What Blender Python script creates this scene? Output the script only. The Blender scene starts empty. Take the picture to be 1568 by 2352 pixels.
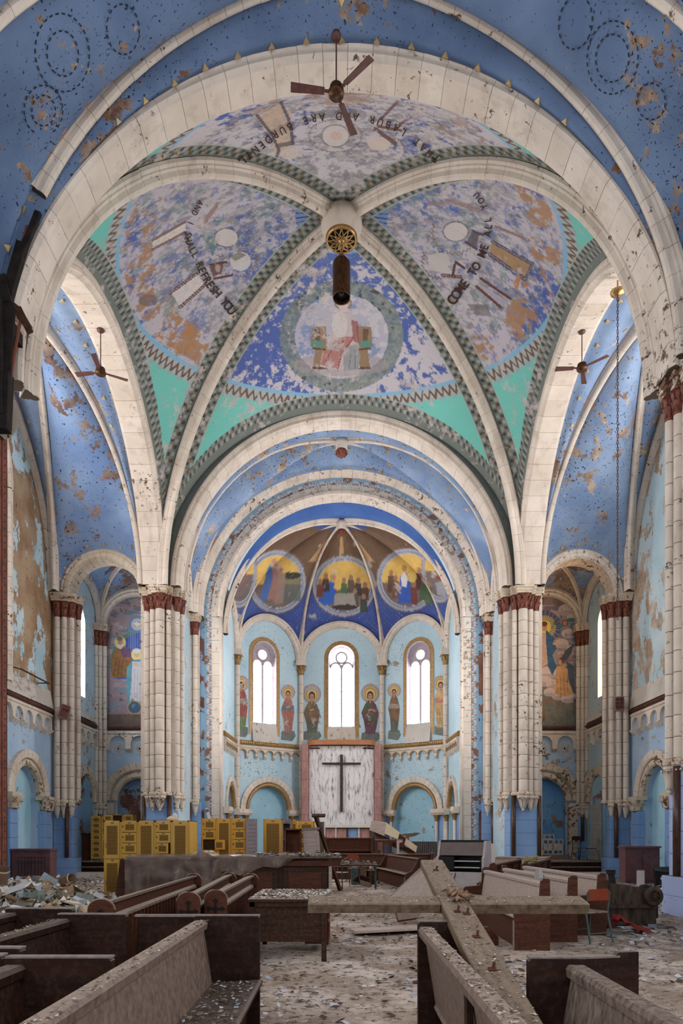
import bpy, math, random
import numpy as np
from mathutils import Vector, Matrix
SC = bpy.context.scene
COL = SC.collection
random.seed(7); RNG = np.random.default_rng(11)
pi = math.pi
# ---------------------------------------------------------------- camera
F, CX, HY, E = 1568.0, 784.0, 1922.0, 1.5      # focal length in px, principal column, horizon row, eye height
cam = bpy.data.cameras.new('camera'); camo = bpy.data.objects.new('camera', cam); COL.objects.link(camo)
cam.sensor_fit = 'VERTICAL'; cam.sensor_height = 36; cam.sensor_width = 24; cam.lens = 24
cam.shift_y = (HY - 1176) / 2352; cam.clip_start = .05
camo.location = (0, 0, E); camo.rotation_euler = (pi / 2, 0, 0); SC.camera = camo
# ---------------------------------------------------------------- world, exposure
w = bpy.data.worlds.new('world'); SC.world = w; w.use_nodes = True
w.node_tree.nodes['Background'].inputs[0].default_value = (.80, .88, 1, 1)
w.node_tree.nodes['Background'].inputs[1].default_value = .5
vs = SC.view_settings; vs.view_transform = 'Standard'; vs.look = 'None'; vs.gamma = 1; vs.use_curve_mapping = False
vs.exposure = 0.46
SC.cycles.max_bounces = 6; SC.cycles.diffuse_bounces = 4; SC.cycles.use_adaptive_sampling = True; SC.cycles.adaptive_threshold = .08; SC.cycles.adaptive_min_samples = 16; SC.cycles.glossy_bounces = 2
SC.cycles.transmission_bounces = 4; SC.cycles.transparent_max_bounces = 8
SC.cycles.use_denoising = True
SC.cycles.caustics_reflective = False; SC.cycles.caustics_refractive = False
DAY = 9.0                                       # radiance of a daylit window pane
# ---------------------------------------------------------------- helpers
def px(x, y, Y):
    return np.array([(x - CX) / F * Y, Y, E + (HY - y) / F * Y])
def gnd(x, y, z=0.0):
    Y = F * (E - z) / (y - HY); return np.array([(x - CX) / F * Y, Y, z])
def proj(P):
    P = np.asarray(P, float); return CX + F * P[..., 0] / P[..., 1], HY - F * (P[..., 2] - E) / P[..., 1]
def setp(o, label=None, cat=None, group=None, kind=None):
    if label: o['label'] = label
    if cat: o['category'] = cat
    if group: o['group'] = group
    if kind: o['kind'] = kind
    return o
def mesh(name, V, Fc, mat=None, smooth=False):
    m = bpy.data.meshes.new(name)
    m.from_pydata([tuple(map(float, v)) for v in V], [], [tuple(map(int, f)) for f in Fc])
    if mat: m.materials.append(mat)
    if smooth: m.polygons.foreach_set('use_smooth', [True] * len(m.polygons))
    m.update(); return m
def link(name, me, parent=None, loc=None, rot=None, **kw):
    o = bpy.data.objects.new(name, me); COL.objects.link(o)
    if parent is not None: o.parent = parent
    if loc is not None: o.location = tuple(map(float, loc))
    if rot is not None: o.rotation_euler = rot
    return setp(o, **kw)
def ob(name, V, Fc, mat, parent=None, loc=None, rot=None, smooth=False, **kw):
    return link(name, mesh(name, V, Fc, mat, smooth), parent, loc, rot, **kw)
def empty(name, loc=(0, 0, 0), rz=0, rot=None, **kw):
    o = link(name, None, None, loc, rot or (0, 0, rz), **kw); o.empty_display_size = .2; return o
def copy_tree(o, parent=None):
    c = o.copy(); COL.objects.link(c); c.parent = parent
    for ch in list(o.children): copy_tree(ch, c)
    return c
class MB:
    def __init__(s): s.V = []; s.F = []
    def add(s, V, Fc):
        n = len(s.V); s.V += [tuple(v) for v in V]; s.F += [tuple(i + n for i in f) for f in Fc]; return s
    def box(s, x0, x1, y0, y1, z0, z1, M=None):
        V = [(x0, y0, z0), (x1, y0, z0), (x1, y1, z0), (x0, y1, z0), (x0, y0, z1), (x1, y0, z1), (x1, y1, z1), (x0, y1, z1)]
        if M is not None: V = [tuple(M @ Vector(v)) for v in V]
        return s.add(V, [(0, 3, 2, 1), (4, 5, 6, 7), (0, 1, 5, 4), (1, 2, 6, 5), (2, 3, 7, 6), (3, 0, 4, 7)])
    def cbox(s, x0, x1, y0, y1, z0, z1, b=.01, M=None):      # box with chamfered vertical and top edges
        P = [(x0 + b, y0), (x1 - b, y0), (x1, y0 + b), (x1, y1 - b), (x1 - b, y1), (x0 + b, y1), (x0, y1 - b), (x0, y0 + b)]
        cx, cy = (x0 + x1) / 2, (y0 + y1) / 2
        def ins(p): return (p[0] + (b if p[0] < cx else -b), p[1] + (b if p[1] < cy else -b))
        V = [(p[0], p[1], z0) for p in P] + [(p[0], p[1], z1 - b) for p in P] + [ins(p) + (z1,) for p in P]
        if M is not None: V = [tuple(M @ Vector(v)) for v in V]
        Fc = [tuple(range(7, -1, -1)), tuple(range(16, 24))]
        for k in range(2):
            for i in range(8):
                j = (i + 1) % 8; Fc.append((k * 8 + i, k * 8 + j, k * 8 + 8 + j, k * 8 + 8 + i))
        return s.add(V, Fc)
    def lathe(s, prof, n=16, c=(0, 0, 0), arc=(0, 2 * pi), cap=True):
        full = abs(arc[1] - arc[0] - 2 * pi) < 1e-6; m = n if full else n + 1
        V = [(c[0] + r * math.cos(arc[0] + (arc[1] - arc[0]) * k / n), c[1] + r * math.sin(arc[0] + (arc[1] - arc[0]) * k / n), c[2] + z) for r, z in prof for k in range(m)]
        Fc = [(i * m + k, i * m + (k + 1) % m, (i + 1) * m + (k + 1) % m, (i + 1) * m + k) for i in range(len(prof) - 1) for k in range(n)]
        if cap: Fc += [tuple(range(m - 1, -1, -1)), tuple((len(prof) - 1) * m + k for k in range(m))]
        return s.add(V, Fc)
    def tube(s, pts, r, n=8, cap=True):
        pts = [Vector(p) for p in pts]; V = []; rr = r if hasattr(r, '__len__') else [r] * len(pts)
        up = Vector((0, 0, 1)); t0 = (pts[1] - pts[0]).normalized()
        if abs(t0.z) > .9: up = Vector((1, 0, 0))
        for i, p in enumerate(pts):
            t = (pts[min(i + 1, len(pts) - 1)] - pts[max(i - 1, 0)]).normalized()
            a = t.cross(up).normalized(); b = a.cross(t).normalized()
            V += [tuple(p + a * (rr[i] * math.cos(2 * pi * k / n)) + b * (rr[i] * math.sin(2 * pi * k / n))) for k in range(n)]
        Fc = [(i * n + k, i * n + (k + 1) % n, (i + 1) * n + (k + 1) % n, (i + 1) * n + k) for i in range(len(pts) - 1) for k in range(n)]
        if cap: Fc += [tuple(range(n - 1, -1, -1)), tuple((len(pts) - 1) * n + k for k in range(n))]
        return s.add(V, Fc)
    def prism(s, poly, y0, y1, M=None, ax='y'):               # 2-D outline extruded along an axis
        n = len(poly)
        def v(p, d): return {'y': (p[0], d, p[1]), 'x': (d, p[0], p[1]), 'z': (p[0], p[1], d)}[ax]
        V = [v(p, y0) for p in poly] + [v(p, y1) for p in poly]
        if M is not None: V = [tuple(M @ Vector(q)) for q in V]
        return s.add(V, [tuple(range(n)), tuple(range(2 * n - 1, n - 1, -1))] + [(i, (i + 1) % n, n + (i + 1) % n, n + i) for i in range(n)])
    def ob(s, name, mat, parent=None, smooth=False, loc=None, rot=None, **kw): return ob(name, s.V, s.F, mat, parent, loc, rot, smooth, **kw)
    def mesh(s, name, mat, smooth=False): return mesh(name, s.V, s.F, mat, smooth)
# ---------------------------------------------------------------- materials
def srgb(r, g, b):
    f = lambda c: c / 12.92 if c <= .04045 else ((c + .055) / 1.055) ** 2.4
    return (f(r / 255), f(g / 255), f(b / 255))
class NT:
    def __init__(s, name):
        s.m = bpy.data.materials.new(name); s.m.use_nodes = True; s.t = s.m.node_tree; s.t.nodes.clear()
        s.out = s.n('ShaderNodeOutputMaterial'); s.b = s.n('ShaderNodeBsdfPrincipled'); s.l(s.b.outputs[0], s.out.inputs[0])
        s.pos = None
    def n(s, typ, **kw):
        x = s.t.nodes.new(typ)
        for k, v in kw.items(): setattr(x, k, v)
        return x
    def l(s, a, b): s.t.links.new(a, b)
    def val(s, sock, v):
        if hasattr(v, 'is_output') or hasattr(v, 'links'): s.l(v, sock)
        elif hasattr(v, '__len__') and len(v) == 3 and sock.type == 'RGBA': sock.default_value = (*v, 1)
        else: sock.default_value = v
    def P(s):
        if s.pos is None: s.pos = s.n('ShaderNodeNewGeometry')
        return s.pos.outputs['Position']
    def noise(s, scale, detail=4, rough=.6, vec=None, stretch=None, off=None):
        x = s.n('ShaderNodeTexNoise'); x.inputs['Scale'].default_value = scale; x.inputs['Detail'].default_value = detail; x.inputs['Roughness'].default_value = rough
        v = vec or s.P()
        if stretch or off:
            mp = s.n('ShaderNodeMapping'); mp.inputs['Scale'].default_value = stretch or (1, 1, 1); mp.inputs['Location'].default_value = off or (0, 0, 0); s.l(v, mp.inputs['Vector']); v = mp.outputs[0]
        s.l(v, x.inputs['Vector']); return x.outputs['Fac']
    def ramp(s, fac, a, b):
        x = s.n('ShaderNodeMapRange'); x.inputs[1].default_value = a; x.inputs[2].default_value = b; s.l(fac, x.inputs[0]); return x.outputs[0]
    def math(s, op, a, b=0.0):
        x = s.n('ShaderNodeMath', operation=op); s.val(x.inputs[0], a); s.val(x.inputs[1], b); return x.outputs[0]
    def mix(s, fac, a, b, mode='MIX'):
        x = s.n('ShaderNodeMixRGB', blend_type=mode); s.val(x.inputs[0], fac); s.val(x.inputs[1], a); s.val(x.inputs[2], b); return x.outputs[0]
    def fin(s, col, rough=.7, bump=None, bstr=.3, bdist=.02, metal=0, spec=.3):
        s.val(s.b.inputs['Base Color'], col); s.val(s.b.inputs['Roughness'], rough); s.b.inputs['Metallic'].default_value = metal
        s.b.inputs['Specular IOR Level'].default_value = spec
        if bump is not None:
            x = s.n('ShaderNodeBump'); x.inputs['Strength'].default_value = bstr; x.inputs['Distance'].default_value = bdist
            s.l(bump, x.inputs['Height']); s.l(x.outputs[0], s.b.inputs['Normal'])
        return s.m
def peel(name, paint, under, amt=.5, scale=3.0, big=.35, paint2=None, speck=.0, speckc=(.02, .02, .03), rough=.75, attr=False, edge=.03, stretch=None, under2=None, off=None):
    """flaking paint: noise decides where the coat has come off; amt 0..1 is the share that is bare"""
    t = NT(name)
    if attr:
        a = t.n('ShaderNodeVertexColor'); a.layer_name = 'Col'; col = a.outputs[0]
    else:
        col = paint
        if paint2 is not None: col = t.mix(t.ramp(t.noise(.7, 3), .35, .65), paint, paint2)
    n1 = t.noise(scale, 5, .68, stretch=stretch, off=off); n2 = t.noise(big, 2, .5, off=(9, 3, 5))
    m = t.math('ADD', n1, t.math('MULTIPLY', t.math('SUBTRACT', n2, .5), .55))
    th = .78 - .5 * amt
    und = under if under2 is None else t.mix(t.ramp(t.noise(scale * .8, 4, off=(4, 4, 4)), .4, .6), under, under2)
    msk = t.ramp(m, th, th + edge)
    col = t.mix(msk, col, und)
    if speck > 0:
        s_ = t.noise(scale * 7, 3, .6, off=(2, 7, 1)); col = t.mix(t.ramp(t.math('ADD', s_, t.math('MULTIPLY', n2, .2)), .82 - .2 * speck, .86 - .2 * speck), col, speckc)
    return t.fin(col, rough, msk, .25, .01)
def plain(name, c, rough=.6, var=.12, scale=6, metal=0, c2=None, bump=.1, stretch=None, spec=.3):
    t = NT(name); n = t.noise(scale, 4, .6, stretch=stretch)
    c2 = c2 or tuple(x * (1 - 2 * var) for x in c)
    return t.fin(t.mix(t.ramp(n, .3, .7), c, c2), rough, n, bump, .01, metal, spec)
CREAM, CREAM2 = srgb(226, 213, 201), srgb(206, 191, 178)
RUSTC = srgb(112, 70, 48)
def terracotta(name, a, b, chip, chipc, chip2):
    t = NT(name); n = t.noise(1.3, 4); oi = t.n('ShaderNodeObjectInfo')
    col = t.mix(t.ramp(n, .3, .7), a, b)
    col = t.mix(t.math('MULTIPLY', oi.outputs['Random'], .22), col, srgb(180, 165, 145))
    big = t.noise(.3, 3, off=(3, 1, 8)); sm = t.noise(5.5, 4, .72)
    m = t.math('ADD', sm, t.math('MULTIPLY', t.math('SUBTRACT', big, .5), .5))
    col = t.mix(t.ramp(m, .74 - .4 * chip, .79 - .4 * chip), col, t.mix(t.ramp(t.noise(9, 3), .4, .6), chipc, chip2))
    dirt = t.noise(2.6, 3, .7, stretch=(1, 1, .25)); col = t.mix(t.math('MULTIPLY', t.ramp(dirt, .52, .75), .35), col, srgb(120, 98, 80))
    return t.fin(col, .55, m, .3, .012)
m_cream = terracotta('cream_terracotta', CREAM, CREAM2, .27, srgb(126, 104, 88), srgb(70, 52, 42))
m_creamw = terracotta('worn_terracotta', srgb(220, 206, 186), srgb(190, 172, 150), .42, srgb(128, 92, 70), srgb(80, 56, 44))
m_mortar = plain('mortar', srgb(98, 84, 72), .9)
m_stencil = terracotta('stencilled_plaster', srgb(205, 198, 190), srgb(192, 184, 176), .38, srgb(156, 140, 126), srgb(126, 106, 92))
m_capital = plain('red_brown_capital', srgb(142, 80, 62), .5, .3, 14, bump=.5, c2=srgb(78, 38, 30))
m_gold = plain('gilded_plaster', srgb(186, 150, 96), .4, .25, 20, metal=.2, c2=srgb(120, 84, 44))
m_goldd = plain('dull_gilt', srgb(160, 128, 78), .45, .25, 30, metal=.3, c2=srgb(90, 66, 38))
m_string = plain('brown_string_course', srgb(104, 64, 50), .6, .3, 24, bump=.6, c2=srgb(52, 32, 28))
m_blue = peel('blue_vault_paint', srgb(112, 134, 170), srgb(176, 158, 142), .36, 2.0, .3, srgb(140, 160, 188), .42, srgb(24, 32, 58), under2=srgb(120, 98, 84))
m_blued = peel('damaged_blue_vault_paint', srgb(108, 134, 178), srgb(150, 132, 122), .52, 1.5, .3, srgb(134, 158, 194), .5, srgb(30, 32, 60), under2=srgb(104, 84, 78))
m_bluen = peel('dark_blue_nave_vault_paint', srgb(86, 106, 140), srgb(164, 142, 122), .34, 2.8, .3, srgb(108, 130, 164), .45, srgb(22, 28, 50), under2=srgb(110, 80, 62))
m_turq = peel('turquoise_paint', srgb(128, 196, 186), srgb(190, 186, 176), .1, 2, .3, srgb(134, 208, 198), .25, srgb(40, 90, 110))
m_dome = peel('faded_mural_paint', (1, 1, 1), srgb(196, 186, 182), .40, 3.2, .5, attr=True, edge=.12, speck=.2, speckc=srgb(60, 52, 56), under2=srgb(172, 162, 164))
m_paint = peel('mural_paint', (1, 1, 1), srgb(196, 186, 176), .06, 5, .5, attr=True, edge=.06)
m_wallb = peel('pale_blue_wall_paint', srgb(166, 190, 204), srgb(150, 130, 116), .38, 2.4, .35, srgb(186, 204, 214), .45, srgb(58, 54, 54), under2=srgb(190, 184, 176))
m_wallc = peel('apse_blue_wall_paint', srgb(172, 200, 214), srgb(150, 138, 130), .24, 2.6, .4, srgb(190, 212, 222), .4, srgb(70, 66, 66))
m_wallp = peel('peeling_transept_wall_paint', srgb(168, 194, 206), srgb(156, 130, 106), .56, 1.7, .3, srgb(196, 210, 216), .3, srgb(60, 52, 46), under2=srgb(184, 172, 160), stretch=(1, 1, .6))
m_wallq = peel('mostly_bare_transept_wall_paint', srgb(160, 196, 212), srgb(140, 110, 82), .68, 1.3, .3, srgb(196, 210, 216), .3, srgb(60, 52, 46), under2=srgb(164, 140, 114), stretch=(1, 1, .6))
m_wallr = peel('peeling_brown_panel_paint', srgb(124, 158, 186), srgb(124, 88, 74), .58, 1.6, .3, srgb(130, 170, 206), .2, under2=srgb(96, 62, 54))
m_niche = peel('niche_blue_paint', srgb(146, 190, 210), srgb(158, 138, 126), .26, 1.6, .3, srgb(168, 204, 220), .25)
m_tile = peel('glazed_blue_block', srgb(118, 152, 200), srgb(150, 158, 180), .1, 4, .4, srgb(136, 168, 210), .3, srgb(60, 60, 80), rough=.35)
m_tilel = peel('pale_glazed_block', srgb(150, 164, 206), srgb(120, 104, 96), .16, 4, .4, srgb(166, 178, 214), .3, srgb(60, 54, 60), rough=.4)
m_frieze = peel('frieze_field_paint', srgb(156, 180, 208), srgb(120, 104, 98), .34, 2.2, .3, srgb(172, 196, 218), .2, under2=srgb(190, 182, 178))
m_marbc = plain('brown_marble', srgb(92, 66, 52), .3, .3, 8, c2=srgb(48, 32, 28), stretch=(6, 6, .8), bump=0)
m_redm = plain('red_marble', srgb(160, 104, 98), .35, .2, 5, c2=srgb(190, 150, 142), stretch=(3, 3, .6), bump=0)
def wood(name, a, b, dust=.0, dustc=srgb(150, 134, 122), rough=.55, ax=(1, 9, 9)):
    t = NT(name); tc = t.n('ShaderNodeTexCoord').outputs['Object']
    n = t.noise(2.2, 5, .6, vec=tc, stretch=ax); col = t.mix(t.ramp(n, .3, .7), a, b)
    g = t.n('ShaderNodeNewGeometry'); s = t.n('ShaderNodeSeparateXYZ'); t.l(g.outputs['Normal'], s.inputs[0])
    d = t.noise(26, 4, .75); fl = t.ramp(d, .52, .6)
    up = t.ramp(s.outputs[2], .15, .9)
    f = t.math('MULTIPLY', t.math('ADD', t.math('MULTIPLY', up, .75), t.math('MULTIPLY', fl, .15)), dust)
    col = t.mix(f, col, t.mix(fl, dustc, tuple(c * .45 for c in dustc)))
    return t.fin(col, rough, d, .25, .01, spec=.12)
m_pewd = wood('dark_pew_wood', srgb(50, 29, 21), srgb(27, 16, 12), .5)
m_pewg = wood('dusty_pew_back_wood', srgb(132, 114, 104), srgb(88, 72, 64), .9)
m_pewr = wood('red_brown_pew_wood', srgb(84, 48, 34), srgb(56, 31, 22), .7)
m_pewl = wood('pale_dusty_pew_wood', srgb(176, 160, 152), srgb(150, 132, 124), .6)
m_crossw = wood('grey_weathered_timber', srgb(120, 102, 84), srgb(72, 58, 46), .45, ax=(9, 1, 9))
m_deskw = wood('brown_desk_wood', srgb(62, 39, 27), srgb(38, 24, 17), 1.0)
m_edge = plain('worn_pale_edge', srgb(132, 118, 112), .7, .2, 20)
m_dust = plain('dust_layer', srgb(150, 136, 124), .95, .3, 22, c2=srgb(78, 62, 52), bump=.8)
m_yel = peel('yellow_locker_enamel', srgb(208, 166, 84), srgb(130, 96, 50), .08, 5, .5, srgb(198, 152, 66), .25, srgb(90, 60, 30), rough=.45)
m_yel2 = peel('deep_yellow_locker_enamel', srgb(210, 160, 68), srgb(130, 96, 50), .08, 5, .5, srgb(198, 146, 56), .25, srgb(90, 60, 30), rough=.45)
m_locks = plain('locker_slot_dark', srgb(64, 44, 22), .8)
m_perf = None
m_greym = plain('grey_sheet_metal', srgb(140, 128, 132), .5, .1, 5)
m_dark = plain('dark_interior', srgb(26, 20, 18), .9)
m_blk = plain('black_enamel', srgb(22, 20, 22), .4)
m_rust = plain('rusted_iron', srgb(92, 56, 42), .8, .3, 9, metal=.2, c2=srgb(52, 34, 30), bump=.5)
m_rusto = plain('orange_rusted_steel', srgb(128, 72, 54), .8, .3, 5, c2=srgb(84, 48, 40), bump=.5)
m_nearblack = plain('dark_void_timber', srgb(46, 36, 32), .9, .4, 5, c2=srgb(16, 13, 13), bump=.6)  # near-black; also colours the shaded void of the ruined pier
m_fan = plain('brown_fan_enamel', srgb(100, 66, 62), .45, .2, 10)
m_bronze = plain('pitted_bronze', srgb(96, 62, 34), .45, .35, 18, metal=.5, c2=srgb(40, 22, 14))
m_brass = plain('brass', srgb(190, 150, 96), .35, .2, 10, metal=.7)
m_white = plain('white_paint', srgb(214, 208, 206), .6, .06, 5)
m_grey = plain('concrete_block', srgb(196, 190, 186), .9, .12, 8)
m_orange = plain('orange_plywood', srgb(140, 58, 28), .5, .15, 4)
m_green = plain('green_tube_steel', srgb(70, 92, 88), .5, .2, 9)
m_card = plain('brown_cardboard', srgb(108, 82, 66), .9, .15, 6)
m_cream2 = plain('cream_board', srgb(206, 188, 160), .7, .08, 5)
m_frame = plain('window_frame_paint', srgb(178, 164, 172), .6, .1, 7)
m_slabw = plain('altar_slab', srgb(206, 200, 190), .5, .08, 5)
m_redc = plain('red_cloth', srgb(120, 40, 38), .9)
m_rope = plain('straw_rope', srgb(150, 134, 88), .9)
m_blackcross = plain('black_cross_iron', srgb(64, 50, 54), .5, .2, 16)
# marble with grey vertical veins
t = NT('veined_white_marble'); s_ = t.n('ShaderNodeSeparateXYZ'); t.l(t.P(), s_.inputs[0])
ax_ = t.math('ABSOLUTE', s_.outputs[0])
wob = t.noise(1.2, 4, .6, stretch=(1, 1, .6)); fine = t.noise(7, 5, .7, stretch=(1.4, 1, .3))
cmb = t.n('ShaderNodeCombineXYZ'); t.l(t.math('ADD', ax_, t.math('MULTIPLY', wob, .5)), cmb.inputs[0]); t.l(t.math('MULTIPLY', s_.outputs[2], .16), cmb.inputs[2])
v1 = t.noise(9, 5, .65, vec=cmb.outputs[0])
f1 = t.math('MULTIPLY', t.ramp(v1, .50, .60), t.ramp(fine, .36, .56))
m_marble = t.fin(t.mix(f1, t.mix(t.ramp(fine, .3, .8), srgb(240, 236, 236), srgb(222, 215, 217)), srgb(124, 118, 116)), .3)
# perforated locker mesh
t = NT('perforated_locker_panel'); tc = t.n('ShaderNodeTexCoord').outputs['Object']
ch = t.n('ShaderNodeTexChecker'); ch.inputs['Scale'].default_value = 62; mp = t.n('ShaderNodeMapping'); mp.inputs['Rotation'].default_value = (0, pi / 4, 0); t.l(tc, mp.inputs['Vector']); t.l(mp.outputs[0], ch.inputs['Vector'])
ch.inputs['Color1'].default_value = (*srgb(160, 118, 44), 1); ch.inputs['Color2'].default_value = (*srgb(60, 42, 20), 1)
m_perf = t.fin(ch.outputs[0], .6)
# floor
t = NT('littered_stone_floor'); n1 = t.noise(.35, 4); n2 = t.noise(9, 6, .75); n3 = t.noise(1.1, 5, .65, off=(5, 5, 0))
c = t.mix(t.ramp(n1, .35, .65), srgb(158, 140, 126), srgb(126, 108, 94)); c = t.mix(t.ramp(n3, .45, .62), c, srgb(188, 174, 164))
c = t.mix(t.ramp(n2, .53, .60), c, srgb(82, 66, 56)); c = t.mix(t.ramp(t.noise(22, 3, .7, off=(1, 9, 0)), .62, .68), c, srgb(186, 182, 184))
m_floor = t.fin(c, .95, n2, .6, .03)
# debris flakes with per-flake colours
t = NT('plaster_and_paint_flakes'); a = t.n('ShaderNodeVertexColor'); a.layer_name = 'Col'; m_flake = t.fin(a.outputs[0], .95)
# grimy plastic film
t = NT('grimy_plastic_film'); n = t.noise(3, 5, .65); tr = t.n('ShaderNodeBsdfTransparent'); mx = t.n('ShaderNodeMixShader')
t.fin(t.mix(t.ramp(n, .35, .65), srgb(150, 132, 122), srgb(88, 72, 66)), .22, n, .4, .03)
tr.inputs[0].default_value = (.85, .8, .76, 1); mx.inputs[0].default_value = .55; t.l(tr.outputs[0], mx.inputs[1]); t.l(t.b.outputs[0], mx.inputs[2]); t.l(mx.outputs[0], t.out.inputs[0]); m_film = t.m
# glass panes that glow as if passing diffuse daylight
def pane_mat(name, c, k):
    t = NT(name); e = t.n('ShaderNodeEmission'); n = t.noise(30, 3, .6)
    t.l(t.mix(t.ramp(n, .62, .72), c, tuple(x * .7 for x in c)), e.inputs[0]); e.inputs[1].default_value = k; t.l(e.outputs[0], t.out.inputs[0]); return t.m
m_pane = pane_mat('frosted_daylit_glass', (1, .985, .98), DAY * 1.3)
m_panen = pane_mat('nave_glow_pane', (1, .96, .92), DAY * .55)  # glowing panes for the unseen nave windows, added for light
m_panet = pane_mat('transept_daylit_glass', (1, .96, .92), DAY * .62)
m_panec = pane_mat('chancel_daylit_glass', (1, .98, .96), DAY * 3.0)
m_panea = pane_mat('amber_daylit_glass', srgb(236, 190, 140), 12)
m_goldl = plain('pale_gilt', srgb(206, 184, 140), .4, .12, 20, metal=.15, c2=srgb(176, 146, 100))
m_letterd = plain('dark_stencil_paint', srgb(40, 44, 62), .8)
# ================================================================ sweep tools
Z = np.array([0., 0, 1])
def v3(*a): return np.array(a, float)
def arch_path(c, ux, D, a, b):
    c, ux, D = np.array(c, float), np.array(ux, float), np.array(D, float)
    def f(t):
        n = ux * (math.cos(t) / a) + Z * (math.sin(t) / b); n /= np.linalg.norm(n)
        return c + ux * (a * math.cos(t)) + Z * (b * math.sin(t)), n, D
    return f
def rib_path(corner, apex):                       # t 0 (corner) .. pi/2 (apex), a quarter ellipse
    corner, apex = np.array(corner, float), np.array(apex, float)
    h = corner - apex; h[2] = 0; hl = np.linalg.norm(h); hd = h / hl; b = apex[2] - corner[2]; D = np.array([-hd[1], hd[0], 0])
    def f(t):
        n = hd * (math.cos(t) / hl) + Z * (math.sin(t) / b); n /= np.linalg.norm(n)
        p = apex + h * math.cos(t); p[2] = corner[2] + b * math.sin(t); return p, n, D
    return f
def sweep(path, prof, ts):
    n = len(prof); V = []
    for t in ts:
        p, N, D = path(t)
        V += [p + N * r + D * d for r, d in prof]
    Fc = [(i * n + k, i * n + (k + 1) % n, (i + 1) * n + (k + 1) % n, (i + 1) * n + k) for i in range(len(ts) - 1) for k in range(n)]
    Fc += [tuple(range(n - 1, -1, -1)), tuple((len(ts) - 1) * n + k for k in range(n))]
    return V, Fc
def inset(prof, d):
    P = np.array(prof); c = (P.max(0) + P.min(0)) / 2; s = (P.max(0) - P.min(0)) / 2; return [tuple(c + (q - c) * np.maximum(1 - d / np.maximum(s, 1e-6), .2)) for q in P]
TRIM = [0]
def arch(path, prof, n, t0=0, t1=pi, mat=None, sub=2, child='voussoir', parent=None, name=None, gap=.007, label=None, core=None, jit=.004, k0=0, skip=()):
    mat = mat or m_cream
    if name is None:
        TRIM[0] += 1; name = 'trim_%d' % TRIM[0]
    V, Fc = sweep(path, inset(prof, .014), np.linspace(t0, t1, n * sub + 1))
    o = ob(name, V, Fc, core or m_mortar, parent, kind=None if parent else 'structure', label=label)
    # arc length table keeps the blocks alike
    tt = np.linspace(t0, t1, 200); PP = np.array([path(t)[0] for t in tt]); L = np.concatenate([[0], np.cumsum(np.linalg.norm(np.diff(PP, axis=0), axis=1))])
    for i in range(n):
        if i in skip: continue
        la, lb = L[-1] * i / n + gap / 2, L[-1] * (i + 1) / n - gap / 2
        ts = np.interp(np.linspace(la, lb, sub + 1), L, tt); j = random.uniform(-jit, jit)
        V, Fc = sweep(path, [(r + j, d + j * .5) for r, d in prof], ts)
        ob(child, V, Fc, mat, o)
    return o
RIBP = [(.02, -.17), (-.05, -.17), (-.09, -.13), (-.12, -.13), (-.15, -.09), (-.24, -.08), (-.28, -.045), (-.30, 0), (-.28, .045), (-.24, .08), (-.15, .09), (-.12, .13), (-.09, .13), (-.05, .17), (.02, .17)]
def scale_prof(p, k): return [(a * k, b * k) for a, b in p]
def rib(corner, apex, n, k=1.0, mat=None, t0=0.0, t1=pi / 2 * .985, parent=None, skip=()):
    return arch(rib_path(corner, apex), scale_prof(RIBP, k), n, t0, t1, mat, 2, 'rib_stone', parent, skip=skip)
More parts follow.
